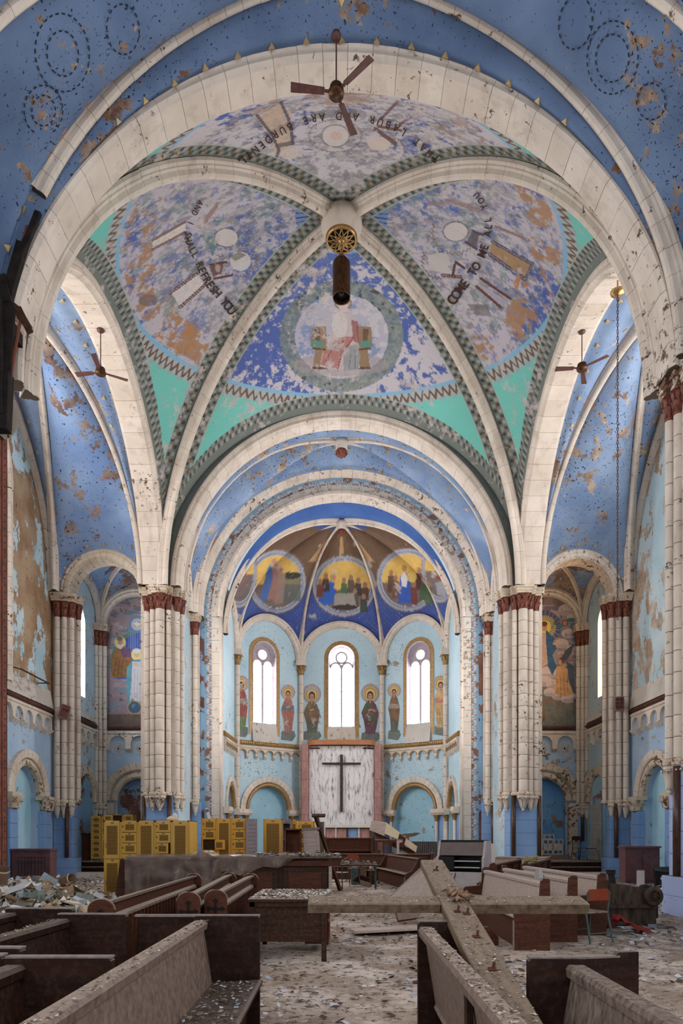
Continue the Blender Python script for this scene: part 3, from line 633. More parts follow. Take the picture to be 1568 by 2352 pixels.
    # left cell
    sv = p.C.copy()
    p.poly([(350, 550), (425, 510), (428, 532), (352, 575)], (208, 198, 192), .9); p.line([(350, 552), (425, 510)], 6, (122, 90, 80), .9); p.line([(350, 573), (426, 533)], 6, (122, 90, 80), .9)
    p.poly([(392, 672), (452, 628), (470, 655), (414, 704)], (206, 196, 194), .9); p.line([(390, 674), (452, 628)], 7, (104, 72, 64)); p.line([(414, 705), (470, 655)], 7, (104, 72, 64))
    for a, b in (((390, 674), (452, 628)), ((414, 705), (470, 655))): p.line([a, b], 3, (190, 176, 170), .8, 3)
    p.poly([(480, 612), (495, 601), (514, 600), (509, 628), (490, 636)], (104, 72, 64), .9); p.line([(482, 608), (520, 602)], 5, (92, 62, 56)); p.line([(492, 640), (534, 632)], 5, (92, 62, 56)); p.ell(500, 616, 6, 9, (180, 160, 150), .8)
    p.ell(520, 546, 26, 20, (206, 196, 194), .95); p.ell(520, 546, 29, 23, (110, 104, 100), .8, r0=.9); p.saw(520, 545, 50, 34, 6, 1.3, (104, 72, 64), -.4, 2.4, ky=.85)
    p.ell(552, 600, 24, 22, (200, 194, 192), .9); p.saw(552, 598, 34, 26, 5, 1.3, (104, 72, 64), -.6, 1.9); p.poly([(528, 590), (548, 578), (566, 586), (540, 600)], (116, 116, 96), .8)
    p.poly([(458, 540), (482, 542), (500, 560), (494, 575), (488, 590), (480, 565)], (96, 126, 128), .8); p.ell(340, 690, 22, 14, (110, 96, 100), .7, var=.4); p.line([(460, 520), (500, 470)], 10, (140, 102, 88), .7)
    p.patches(12, .56, (172, 122, 76), .9, 63, mask=np.hypot((x - 412) / 55, (y - 775) / 40) < 1)
    p.C = np.where((left & (rho < .93))[:, None], p.C, sv)
    # right cell
    sv = p.C.copy()
    p.poly([(1130, 555), (1222, 605), (1205, 640), (1122, 590)], (160, 128, 92), .95); p.line([(1124, 584), (1206, 642), (1222, 606), (1132, 556)], 8, (84, 80, 98)); p.line([(1124, 584), (1206, 642), (1222, 606), (1132, 556)], 3, (160, 156, 164), .8, 3)
    p.poly([(1098, 650), (1168, 695), (1150, 706), (1092, 660)], (168, 158, 170), .9); p.line([(1104, 640), (1172, 686)], 6, (96, 66, 60)); p.line([(1094, 658), (1150, 706)], 6, (96, 66, 60)); p.line([(1138, 520), (1215, 552)], 6, (132, 96, 84), .8)
    p.poly([(1068, 560), (1086, 530), (1100, 538), (1094, 572)], (92, 84, 96), .85); p.line([(1068, 555), (1094, 572)], 6, (84, 76, 88)); p.line([(1086, 530), (1108, 540)], 6, (84, 76, 88))
    p.ell(1046, 532, 27, 21, (204, 194, 190), .95); p.ell(1046, 532, 30, 24, (96, 104, 110), .8, r0=.9); p.saw(1044, 536, 48, 30, 7, 1.6, (116, 82, 66), .2, 3.6, ky=.9)
    p.ell(1008, 602, 24, 22, (190, 182, 176), .9); p.saw(1008, 600, 36, 26, 6, 1.6, (104, 66, 58), 1.2, 3.8); p.line([(1016, 632), (1058, 636)], 8, (92, 62, 56)); p.line([(1040, 628), (1046, 602), (1066, 616)], 6, (92, 62, 56)); p.line([(1016, 632), (1058, 636)], 3, (180, 160, 150), .8, 3)
    p.poly([(1072, 698), (1118, 700), (1130, 728), (1090, 722)], (110, 104, 100), .7, .4); p.poly([(1016, 700), (1036, 678), (1048, 692), (1030, 720)], (150, 138, 128), .95)
    p.poly([(1178, 650), (1190, 630), (1196, 640), (1186, 668)], (176, 118, 66), .9); p.line([(986, 470), (1040, 462), (1100, 485)], 9, (150, 116, 98), .6)
    p.C = np.where((right & (rho < .93))[:, None], p.C, sv)
    # near cell
    sv = p.C.copy()
    p.ell(770, 310, 34, 26, (206, 196, 194), .9); p.ell(770, 312, 34, 27, (112, 100, 96), .7, r0=.88); p.saw(770, 312, 58, 40, 5, 1.2, (112, 82, 72), ky=.62); p.ell(772, 312, 14, 10, (206, 178, 168), .9)
    p.ell(664, 352, 22, 14, (200, 186, 178), .9); p.saw(650, 362, 40, 30, 5, 1.2, (112, 82, 72), .6, 3.6, ky=.7); p.saw(880, 345, 46, 30, 5, 1.2, (112, 82, 72), -1.0, 1.6, ky=.7); p.ell(870, 330, 26, 16, (206, 190, 180), .9)
    p.poly([(588, 270), (640, 238), (668, 256), (672, 330), (632, 360), (624, 318)], (196, 170, 148), .8); p.line([(590, 265), (625, 310), (640, 345), (635, 362)], 7, (84, 80, 92), .9); p.line([(645, 235), (668, 285), (672, 330)], 7, (84, 80, 92), .9); p.line([(638, 335), (672, 328)], 10, (92, 84, 92), .8)
    p.line([(876, 272), (912, 234)], 7, (112, 76, 70), .9); p.line([(918, 286), (968, 252)], 7, (112, 76, 70), .9); p.line([(862, 296), (908, 330)], 9, (108, 72, 66), .9); p.line([(868, 290), (920, 300)], 7, (108, 72, 66), .9)
    p.C = np.where((nearc & (rho < .93))[:, None], p.C, sv)
    # zig-zag ring
    p.put((rho > .945) & (rho < .99), (166, 176, 178), 1); p.put((rho > .93) & (rho <= .945), (130, 176, 206), 1)
    s = an * 76; tz = np.abs((s / pi) % 1 * 2 - 1); p.put((np.abs((rho - .95) / .036 - tz) < .3) & (rho > .945) & (rho < .99), (112, 78, 58), .95)
    p.put((rho > .985) & (rho < 1.0) & (np.sin(an * 90) > .2), (150, 170, 172), .8)
    # checkered borders along the ribs and the arches
    diag = np.abs(np.abs(uu) - np.abs(vv)) / math.sqrt(2); al = (np.abs(uu) + np.abs(vv)) / math.sqrt(2)
    mx = np.maximum(np.abs(uu), np.abs(vv)); mn = np.minimum(np.abs(uu), np.abs(vv)); arc_l = np.arcsin(np.clip(mn, 0, 1)) * .95
    for msk, across, along in ((diag < .098, diag / .098, al), (mx > .925 + .03 * mn ** 3, (1 - mx) / .075, arc_l)):
        p.put(msk, (116, 122, 116), 1); c1 = np.floor(along * 52); fr = (along * 52) % 1
        for lo, hi in ((.42, .62), (.7, .92)):
            row = (across > lo) & (across < hi); p.put(msk & row & (fr > .15) & (fr < .7) & (c1 % 2 == (0 if lo < .5 else 1)), (52, 58, 62), .9); p.put(msk & row & (fr > .2) & (fr < .8) & (c1 % 2 == (1 if lo < .5 else 0)), (160, 160, 154), .85)
        p.put(msk & (across > .93), (176, 178, 168), .8); p.put(msk & (across > .62) & (across < .7) & (fr < .3) & (c1 % 4 == 0), (176, 96, 70), .9)
        p.put(msk, (150, 142, 140), .55 * np.clip((vnoise(uu * 7, vv * 7, 5) - .55) / .1, 0, 1) if False else .0)
    return p.C
colour(dome.data, dome_paint())
# gilt studs along the dome ribs
AP = np.array([0, 18.65, 18.45])
for sx in (-1, 1):
    for sy in (-1, 1):
        c = (sx * 6.28, 18.65 + sy * 5.18, ZS - .1); o = rib(c, AP, 22, 1.05, t0=.005)
        for k in range(24):
            s = .14 + .8 * k / 24; t_ = s * pi / 2
            for side in (-1, 1):
                p_, N_, D_ = rib_path(c, AP)(t_); q = p_ + D_ * side * .36; uv = np.array([q[0] / DX, (q[1] - DY0) / DYH])
                if np.abs(uv).max() > .99: continue
                q[2] = float(dome_z(uv[0], uv[1])); T = np.cross(N_, D_); e = .045
                ob('gilt_stud', [q + T * e - N_ * .0, q - T * e, q + D_ * e, q - D_ * e, q - N_ * .05], [(0, 2, 4), (2, 1, 4), (1, 3, 4), (3, 0, 4)], m_brass, o)
# painted words on the dome
def letters(text, pts, size, updir):
    """letters follow a row of points picked on the dome; updir says on which side of the row their tops lie"""
    pts = np.array(pts, float); L = np.concatenate([[0], np.cumsum(np.hypot(*np.diff(pts, axis=0).T))]); n = len(text)
    words_ = []; cur = None
    for i, ch in enumerate(text):
        if ch == ' ': cur = None; continue
        s = L[-1] * (i + .5) / n; c = np.array([np.interp(s, L, pts[:, 0]), np.interp(s, L, pts[:, 1])]); d = np.array([np.interp(s + 3, L, pts[:, 0]) - np.interp(s - 3, L, pts[:, 0]), np.interp(s + 3, L, pts[:, 1]) - np.interp(s - 3, L, pts[:, 1])]); d /= np.hypot(*d)
        up = np.array([d[1], -d[0]]) * updir; sz = size[0] + (size[1] - size[0]) * i / n
        cu = bpy.data.curves.new('glyph', 'FONT'); cu.body = ch; cu.align_x = 'CENTER'; cu.offset = .018; cu.resolution_u = 3; g = bpy.data.objects.new('glyph', cu); COL.objects.link(g)
        bpy.context.view_layer.update(); me = bpy.data.meshes.new_from_object(g); bpy.data.objects.remove(g); bpy.data.curves.remove(cu)
        co = np.empty(len(me.vertices) * 3); me.vertices.foreach_get('co', co); co = co.reshape(-1, 3); fc = [tuple(f.vertices) for f in me.polygons]; bpy.data.meshes.remove(me)
        q = c + np.outer(co[:, 0] * sz * 1.0, d) + np.outer((co[:, 1] - .35) * sz * 1.25, up); V = dome_hit(q[:, 0], q[:, 1])
        V = V + (np.array([0, DY0, ZS]) - V) * .004
        if cur is None: cur = MB(); words_.append(cur)
        cur.add(V, fc)
    for mb in words_: mb.ob('lettering', m_letter, dome)
m_letter = plain('brown_letter_paint', srgb(70, 44, 38), .8, .2, 30)
letters('AND I SHALL REFRESH YOU', [(462, 458), (446, 486), (434, 515), (430, 545), (438, 565), (452, 590), (466, 625), (484, 655), (508, 682), (536, 716)], (15, 25), 1)
letters('COME TO ME ALL YOU', [(1034, 694), (1054, 665), (1078, 635), (1096, 605), (1110, 575), (1118, 545), (1122, 515), (1118, 485), (1104, 455), (1090, 440)], (27, 16), 1)
letters('THAT LABUR AND ARE BURDENED', [(1008, 368), (985, 348), (950, 315), (905, 287), (860, 272), (810, 264), (760, 262), (715, 268), (670, 285), (630, 306), (590, 338), (548, 372)], (20, 21), 1)
# crossing boss
b = empty('vault_boss', (0, 18.65, 17.75), label='gilded pierced boss at the centre of the crossing vault', cat='boss')
MB().lathe([(.56, .62), (.56, .36), (.5, .3), (.46, .14), (.42, .1)], 24).ob('collar', m_cream, b, True)
MB().lathe([(.43, .14), (.44, .06), (.4, .0), (.37, .03)], 24, cap=False).ob('rim', m_brass, b, True)
MB().lathe([(.36, .06), (.01, .05)], 24).ob('backing', m_dark, b)
for k in range(12):
    a = 2 * pi * k / 12; MB().tube([(.1 * math.cos(a), .1 * math.sin(a), .01), (.24 * math.cos(a + .2), .24 * math.sin(a + .2), 0), (.37 * math.cos(a), .37 * math.sin(a), .03)], .016, 5).tube([(.1 * math.cos(a), .1 * math.sin(a), .01), (.24 * math.cos(a - .2), .24 * math.sin(a - .2), 0), (.37 * math.cos(a), .37 * math.sin(a), .03)], .016, 5).ob('tracery', m_brass, b)
MB().lathe([(.02, -.05), (.09, -.02), (.11, .02), (.05, .04)], 14).ob('rosette', m_brass, b, True)
def boss(c, r, label, mat=None):
    o = empty('vault_boss', c, label=label, cat='boss')
    MB().lathe([(r * 1.0, .5), (r * 1.0, .34), (r * .86, .3), (r * .95, .18), (r * .8, .12)], 16).ob('collar', m_cream, o, True)
    m = MB().lathe([(r * .8, .14), (r * .95, .06), (r * .9, 0), (r * .5, -.06), (r * .1, -.04)], 16)
    for k in range(8):
        a = 2 * pi * k / 8; e = np.array([math.cos(a), math.sin(a), 0]); s_ = np.array([-e[1], e[0], 0])
        m.add([e * r * .3 - Z * .06, e * r * .7 + s_ * r * .25 - Z * .05, e * r * 1.15 + Z * .03, e * r * .7 - s_ * r * .25 - Z * .05, e * r * .7 - Z * .1], [(0, 1, 4), (1, 2, 4), (2, 3, 4), (3, 0, 4)])
    m.ob('foliage', m_capital, o); return o
# ---- nave bay
AN = np.array([0, 12.0, 16.85]); far_b = arch_path((0, 12.86, ZS), (1, 0, 0), (0, 1, 0), 6.38, 5.97)
tr_b = arch_path((0, 10.0, ZS), (1, 0, 0), (0, -1, 0), 6.5, 6.4)
CN = {(sx, sy): (sx * 6.5, 12.7 if sy > 0 else 9.95, ZS) for sx in (-1, 1) for sy in (-1, 1)}
RN = {k: rib_path(v, AN) for k, v in CN.items()}
web('ceiling_nave', far_b, RN[(1, 1)], RN[(-1, 1)], m_bluen, tri=(.28, .52, .12), label='blue nave vault cell beside the crossing arch')
web('ceiling_nave', tr_b, RN[(1, -1)], RN[(-1, -1)], m_bluen, tri=(.3, .6, .12))
for sx in (-1, 1):
    web('ceiling_nave', arch_path((sx * 6.98, 11.3, ZS), (0, 1, 0), (sx, 0, 0), 1.4, 2.6), RN[(sx, 1)], RN[(sx, -1)], m_bluen, tri=(.46, .52, .15), nS=40, nW=20, rings=((140, 132, .28), (140, 132, .48), (90, 245, .22), (90, 245, .36), (275, 75, .3), (1392, 120, .3), (1392, 120, .46), (1330, 60, .3), (1480, 230, .26)))
    for sy in (-1, 1): rib(CN[(sx, sy)], AN, 20, 1.0, t0=.5 if (sx, sy) == (-1, 1) else .02)
arch(tr_b, [(0, 0), (0, .5), (.3, .5), (.3, 0)], 34, label='transverse nave arch of cream blocks')
# stencilled rings of dashes on the side cells
def vault_ring(c, r, nrm, k):
    nrm = np.array(nrm, float); nrm /= np.linalg.norm(nrm); e1 = np.cross(nrm, [0, 1, 0]); e1 /= np.linalg.norm(e1); e2 = np.cross(nrm, e1); m = MB()
    for j in range(k):
        a = 2 * pi * j / k; d = 2 * pi / k * .3; V = [np.array(c) + (e1 * math.cos(a + s) + e2 * math.sin(a + s)) * rr for s in (-d, d) for rr in (r * .97, r * 1.03)]; m.add(V, [(0, 1, 3, 2)])
    return m
nb = np.linspace(0, pi, 33)
V = []; Fc = []
for y in (-14.2, 9.6):
    for a in nb: V.append((7.0 * math.cos(a), y, ZS + 6.7 * math.sin(a)))
Fc = [(i, i + 1, 34 + i, 33 + i) for i in range(32)]
ob('ceiling_nave', V, Fc, m_bluen, smooth=True, kind='structure')
for sx in (-1, 1):
    hs = [(u, 1.35, 4.6, 10.2, 1.4) for u in (-11, -6.6, -2.2, 2.2, 6.6)]
    nw = wall('wall_nave', (sx * 7.0, 0, 0), (0, 1, 0), (-sx, 0, 0), (-14.2, 13.0, -.1, 13.2), hs, m_wallb, .35, label='nave wall with tall round-headed windows')
    for i, (u, h, zb, zs_, r) in enumerate(hs):  # unseen emissive panes added so light enters around the camera
        q = [(u - h, zb), (u + h, zb)] + [(u + h * math.cos(a), zs_ + r * math.sin(a)) for a in np.linspace(0, pi, 9)]
        wo = ob('window_%d' % (10 + i + (5 if sx > 0 else 0)), [(sx * 7.3, a, b_) for a, b_ in q], [tuple(range(len(q)))], m_panen, kind='structure', label='unseen tall window added to light the nave')
        MB().box(sx * 7.26 - .03, sx * 7.26 + .03, u - .05, u + .05, zb, zs_ + r).box(sx * 7.26 - .03, sx * 7.26 + .03, u - h, u + h, 7.4, 7.48).ob('mullion', m_frame, wo)
wall('wall_back', (0, -14.2, 0), (1, 0, 0), (0, 1, 0), (-7.1, 7.1, -.1, 17.2), [(0, 2.6, 6, 11, 2.6)], m_wallb, .35)
q = [(-2.6, 6), (2.6, 6)] + [(2.6 * math.cos(a), 11 + 2.6 * math.sin(a)) for a in np.linspace(0, pi, 13)]
ob('window_20', [(a, -14.5, b_) for a, b_ in q], [tuple(range(len(q)))], m_panen, kind='structure', label='unseen great end window added to light the nave')  # unseen glowing pane added behind the camera for light
# ---- transepts
for sx in (-1, 1):
    S = lambda v: (sx * v[0],) + tuple(v[1:])
    side = 'left' if sx < 0 else 'right'
    AT = np.array([sx * 8.5, 18.65, 15.95]); cs = {(i, j): (sx * (6.98 if i < 0 else 10.3), 18.65 + j * (5.35 if i < 0 else 5.85), ZS) for i in (-1, 1) for j in (-1, 1)}
    R = {k: rib_path(v, AT) for k, v in cs.items()}
    inner = arch_path((sx * 7.0, 18.65, ZS), (0, 1, 0), (sx, 0, 0), 5.3, 5.3); outer = arch_path((sx * 10.4, 18.65, ZS), (0, 1, 0), (sx, 0, 0), 6.05, 6.0)
    cap_p = arch_path((sx * 8.6, 24.75, ZS), (sx, 0, 0), (0, 1, 0), 1.5, 1.55); cap_n = arch_path((sx * 8.6, 13.3, ZS), (sx, 0, 0), (0, -1, 0), 1.6, 1.7)
    dm = m_blued if sx < 0 else m_blue
    web('ceiling_transept', inner, R[(-1, 1)], R[(-1, -1)], m_blue, tri=(.32, .62, .13), label='blue transept vault cell')
    web('ceiling_transept', outer, R[(1, 1)], R[(1, -1)], m_blue, tri=(.32, .62, .13))
    web('ceiling_transept', cap_p, R[(1, 1)], R[(-1, 1)], dm, tri=(.3, .62, .13))
    web('ceiling_transept', cap_n, R[(1, -1)], R[(-1, -1)], m_blue)
    for k, v in cs.items(): rib(v, AT, 16, .95)
    boss((sx * 8.5, 18.65, 15.3), .26, 'worn brown foliage boss of the transept vault by the ruined pier' if sx < 0 else 'worn brown foliage boss of the transept vault over the hanging chain')
    arch(outer, [(-.28, -.02), (-.28, .1), (.1, .1), (.1, -.16), (-.02, -.16), (-.06, -.1), (-.2, -.1)], 30, label='cream wall arch at the end of the transept')
    # end wall
    O, U, N = (sx * 10.5, 0, 0), (0, 1, 0), (-sx, 0, 0)
    holes = [(15.3, 1.0, .1, 2.85, 1.05), (19.0, 1.0, .1, 2.85, 1.05), (22.75, 1.0, .1, 2.85, 1.05)]
    lw = wall('wall_' + side, O, U, N, (13.0, 25.2, -.1, 6.0), holes, m_frieze, .3, [m_niche] * 3, label='lower transept wall with round-arched niches and frieze')
    wall('wall_' + side + '_upper', O, U, N, (13.0, 25.2, 6.0, 16.6), [(18.0, 2.6, 6.9, 12.4, 2.6)], m_wallq if sx < 0 else m_wallp, .5, label='upper transept wall with flaking blue paint')
    q = [(15.4, 6.9), (20.6, 6.9)] + [(18 + 2.6 * math.cos(a), 12.4 + 2.6 * math.sin(a)) for a in np.linspace(0, pi, 13)]
    wn = ob('window_%d' % (21 if sx < 0 else 22), [(sx * 10.9, a, b_) for a, b_ in q], [tuple(range(len(q)))], m_panet, kind='structure', label='great transept end window')
    MB().box(sx * 10.85 - .04, sx * 10.85 + .04, 17.94, 18.06, 6.9, 15).box(sx * 10.85 - .03, sx * 10.85 + .03, 15.4, 20.6, 9.6, 9.7).ob('mullion', m_frame, wn)
    jp = arch_path((sx * 10.46, 18.0, 12.4), (0, 1, 0), (-sx, 0, 0), 3.25, 3.1); JP = [(0, 0), (0, .1), (.06, .16), (.14, .16), (.18, .1), (.24, .14), (.32, .1), (.34, 0)]
    arch(jp, JP, 18, label='moulded window arch of the transept')
    for d in (-1, 1):
        TRIM[0] += 1; tj = MB().box(sx * 10.5 - .05, sx * 10.5 + .05, 18 + d * 3.42 - .16, 18 + d * 3.42 + .16, 6.3, 12.4).ob('trim_%d' % TRIM[0], m_mortar, kind='structure', label='moulded window jamb of the transept')
        for k in range(13):
            V = [(sx * (10.47 - b_), 18 + d * (3.25 + a), 6.4 + .46 * k + z_) for z_ in (.004, .452) for a, b_ in JP]; nn = len(JP); ob('jamb_stone', V, [tuple(range(nn)), tuple(range(2 * nn - 1, nn - 1, -1))] + [(i, (i + 1) % nn, nn + (i + 1) % nn, nn + i) for i in range(nn)], m_cream, tj)
    bar('trim_string', O, U, N, 13.2, 24.7, 5.92, 6.1, .14, m_string, bead=.16, kind='structure', label='brown carved string course of the transept')
    # sloping sill
    V = [(sx * (10.5 - d), u, z_) for u in (13.2, 24.6) for d, z_ in ((0, 6.1), (.13, 6.1), (.02, 6.75), (0, 6.75))]
    TRIM[0] += 1; ob('trim_%d' % TRIM[0], V, [(0, 1, 2, 3), (7, 6, 5, 4), (0, 4, 5, 1), (1, 5, 6, 2), (2, 6, 7, 3)], m_wsill if 'm_wsill' in globals() else m_stencil, kind='structure', label='dirty sloping sill above the string course')
    for u0_, u1_ in ((20.95, 24.5), (17.2, 20.75), (13.4, 17.0)): corbel_table(O, U, N, u0_, u1_, 5.92, 5, disc=m_white)
    for (u, h, zb, zs_, r) in holes:
        ap = arch_path((sx * 10.5, u, zs_), U, N, 1.0, 1.05)
        o = arch(ap, [(.22, -.02), (.22, .1), (.26, .14), (.5, .14), (.5, -.02)], 17, label='cream blind arch of the transept wall')
        V, Fc = sweep(ap, [(-.02, -.12), (-.03, .04), (.02, .1), (.1, .12), (.18, .08), (.22, -.02)], np.linspace(0, pi, 25)); ob('leaf_roll', V, Fc, m_creamw, o)
        for d in (-1, 1):
            blocks(o, *sorted((sx * 10.54, sx * 10.3)), u + d * 1.24 - .26, u + d * 1.24 + .26, .1, zs_ - .45, .45, m_tile, 'jamb')
            leafy = leafcap(.2, .4, .3); link('capital', leafy.mesh('capital', m_creamw, True), o, (sx * 10.36, u + d * 1.24, zs_ - .45)); MB().box(sx * 10.4 - .2, sx * 10.4 + .2, u + d * 1.24 - .34, u + d * 1.24 + .34, zs_ - .08, zs_ + .06).ob('abacus', m_creamw, o)
    wall('wall_%s_near' % side, (0, 13.05, 0), (sx, 0, 0), (0, 1, 0), (6.5, 10.6, -.1, 13.2), [], m_wallp)
    # ---- side chapel behind the transept
    wall('wall_chapel_front_' + side, (0, 24.85, 0), (sx, 0, 0), (0, -1, 0), (6.9, 10.5, -.1, 12.0), [(8.6, 1.3, .2, ZS, 1.3)], m_cream, .5)
    cp = arch_path((sx * 8.6, 24.7, ZS), (sx, 0, 0), (0, 1, 0), 1.26, 1.28)
    arch(cp, [(0, .03), (0, .72), (.3, .72), (.34, -.02), (.28, -.07), (.22, -.03), (.16, -.06), (.06, -.05)], 19, mat=m_creamw if sx < 0 else m_cream, label='cream arch into the side chapel')
    AC = np.array([sx * 8.55, 26.9, 12.35]); cc = {(i, j): (sx * (7.05 if i < 0 else 10.05), 26.9 + j * 1.5, ZS) for i in (-1, 1) for j in (-1, 1)}; RC = {k: rib_path(v, AC) for k, v in cc.items()}
    bk = arch_path((sx * 8.55, 28.45, ZS), (sx, 0, 0), (0, 1, 0), 1.5, 1.5)
    web('ceiling_chapel', bk, RC[(1, 1)], RC[(-1, 1)], m_blued, 14, 8, label='grey blue chapel vault cell'); web('ceiling_chapel', arch_path((sx * 8.55, 25.35, ZS), (sx, 0, 0), (0, 1, 0), 1.5, 1.5), RC[(1, -1)], RC[(-1, -1)], m_blued, 14, 6)
    web('ceiling_chapel', arch_path((sx * 10.1, 26.9, ZS), (0, 1, 0), (sx, 0, 0), 1.5, 1.5), RC[(1, 1)], RC[(1, -1)], m_blued, 14, 6); web('ceiling_chapel', arch_path((sx * 7.0, 26.9, ZS), (0, 1, 0), (sx, 0, 0), 1.5, 1.5), RC[(-1, 1)], RC[(-1, -1)], m_blued, 14, 6)
    for k, v in cc.items(): rib(v, AC, 8, .6)
    arch(bk, [(-.3, -.2), (-.3, .02), (.05, .02), (.05, -.2), (-.08, -.26), (-.14, -.2), (-.2, -.24)], 14, label='cream wall arch over the chapel mural')
    arch(arch_path((sx * 10.1, 26.9, ZS), (0, 1, 0), (sx, 0, 0), 1.5, 1.5), [(-.24, -.16), (-.24, .02), (.05, .02), (.05, -.16)], 12, label='cream wall arch over the chapel window')
    Ob, Ub, Nb = (0, 28.5, 0), (sx, 0, 0), (0, -1, 0)
    wall('wall_chapel_back_' + side, Ob, Ub, Nb, (6.9, 10.2, .3, 12.2), [(8.4, .95, .5, 3.0, .95)], m_frieze, .35, [m_wallr if sx < 0 else peel('chapel_niche_paint', srgb(96, 150, 206), srgb(150, 128, 118), .36, 1.3, .4, srgb(120, 172, 214), .3, under2=srgb(120, 90, 76))])
    bar('trim_string', Ob, Ub, Nb, 6.95, 10.1, 5.95, 6.12, .12, m_string, bead=.14, kind='structure', label='brown carved string course of the chapel')
    corbel_table(Ob, Ub, Nb, 7.1, 9.75, 5.9, 3, disc=m_white)
    ap = arch_path((sx * 8.4, 28.5, 3.0), Ub, Nb, .95, .95); o = arch(ap, [(.3, -.02), (.3, .08), (.36, .14), (.62, .14), (.62, -.02)], 17, mat=m_creamw, label='cream blind arch on the chapel back wall'); V, Fc = sweep(ap, [(-.02, -.1), (-.02, .06), (.06, .12), (.2, .1), (.3, -.02)], np.linspace(0, pi, 25)); ob('leaf_roll', V, Fc, m_creamw, o)
    for d in (-1, 1): blocks(o, *sorted((sx * (8.4 + d * 1.02), sx * (8.4 + d * 1.5))), 28.3, 28.55, .58, 2.9, .45, m_creamw, 'jamb')
    Os, Us, Ns = (sx * 10.15, 0, 0), (0, 1, 0), (-sx, 0, 0)
    wall('wall_chapel_side_' + side, Os, Us, Ns, (24.9, 28.6, .3, 12.2), [(26.5, .55, 7.0, 9.9, .55)], m_wallb, .45)
    wall('wall_chapel_inner_' + side, (sx * 6.95, 0, 0), Us, (sx, 0, 0), (24.9, 28.6, .3, 12.2), [], m_wallb)
    wn = ob('window_%d' % (23 if sx < 0 else 24), [(sx * 10.5, a, b_) for a, b_ in [(25.95, 7), (27.05, 7)] + [(26.5 + .55 * math.cos(a), 9.9 + .55 * math.sin(a)) for a in np.linspace(0, pi, 9)]], [tuple(range(11))], m_pane if sx < 0 else m_panea, kind='structure', label='lancet window with pale glass in the side chapel' if sx < 0 else 'lancet window with amber glass in the side chapel')
    MB().box(sx * 10.44 - .04, sx * 10.44 + .04, 26.46, 26.54, 7, 10.4).box(sx * 10.44 - .03, sx * 10.44 + .03, 25.95, 27.05, 8.4, 8.46).ob('mullion', m_fan, wn)
    V = [(sx * 10.15, 25.6, 6.15), (sx * 10.15, 28.3, 6.15), (sx * 10.02, 25.6, 6.15), (sx * 10.02, 28.3, 6.15), (sx * 10.4, 25.95, 7.0), (sx * 10.4, 27.05, 7.0)]
    ob('sill', V, [(2, 3, 5, 4), (0, 2, 4), (1, 5, 3)], m_stencil, wn)
    bar('trim_string', Os, Us, Ns, 25.3, 28.4, 5.95, 6.12, .12, m_string, bead=.14, kind='structure', label='brown carved string course of the chapel')
    corbel_table(Os, Us, Ns, 25.5, 28.1, 5.9, 4)
    ap = arch_path((sx * 10.15, 26.9, 2.9), Us, Ns, .9, 1.0); o = arch(ap, [(.02, -.02), (.02, .08), (.1, .14), (.42, .12), (.42, -.02)], 15, mat=m_creamw, label='cream blind arch on the chapel side wall')
    ob('niche_panel', [(sx * 10.13, 26.9 + a, b_) for a, b_ in [(-.9, .4), (.9, .4)] + [(.9 * math.cos(t_), 2.9 + 1.0 * math.sin(t_)) for t_ in np.linspace(0, pi, 11)]], [tuple(range(13))], m_wallr if sx < 0 else m_niche, o)
# ---- chancel bay
ACh = np.array([0, 25.75, 16.55]); cs = {(i, j): (i * (5.75 if j < 0 else 5.85), 25.75 + j * 1.1, ZS) for i in (-1, 1) for j in (-1, 1)}; R = {k: rib_path(v, ACh) for k, v in cs.items()}
web('ceiling_chancel', arch_path((0, 24.52, ZS), (1, 0, 0), (0, 1, 0), 5.75, 5.95), R[(1, -1)], R[(-1, -1)], m_blue, tri=(.26, .6, .1), label='blue chancel vault cell')
web('ceiling_chancel', arch_path((0, 26.98, ZS), (1, 0, 0), (0, 1, 0), 5.86, 5.72), R[(1, 1)], R[(-1, 1)], m_blue, tri=(.26, .6, .1))
for sx in (-1, 1):
    sp = arch_path((sx * 5.98, 25.75, ZS), (0, 1, 0), (sx, 0, 0), 1.05, 1.9); web('ceiling_chancel', sp, R[(sx, 1)], R[(sx, -1)], m_blue, tri=(.26, .6, .1))
    arch(sp, [(-.2, -.14), (-.2, .05), (.04, .05), (.04, -.14), (-.1, -.18)], 12, label='narrow cream wall arch of the chancel bay')
    wall('wall_chancel_' + ('left' if sx < 0 else 'right'), (sx * 5.98, 0, 0), (0, 1, 0), (-sx, 0, 0), (24.3, 27.5, .2, 12.6), [(25.25, .5, 4.4, 10.6, .5)], m_wallb, .4)
    q = [(24.75, 4.4), (25.75, 4.4)] + [(25.25 + .5 * math.cos(a), 10.6 + .5 * math.sin(a)) for a in np.linspace(0, pi, 9)]
    wn = ob('window_%d' % (25 if sx < 0 else 26), [(sx * 6.36, a, b_) for a, b_ in q], [tuple(range(len(q)))], m_panec, kind='structure', label='narrow daylit chancel window'); MB().box(sx * 6.3 - .02, sx * 6.3 + .02, 25.23, 25.27, 4.4, 11.1).ob('mullion', m_frame, wn)
    for j in (-1, 1): rib(cs[(sx, j)], ACh, 16, .75)
boss((0, 25.75, 15.95), .24, 'small red brown boss of the chancel vault over the altar')
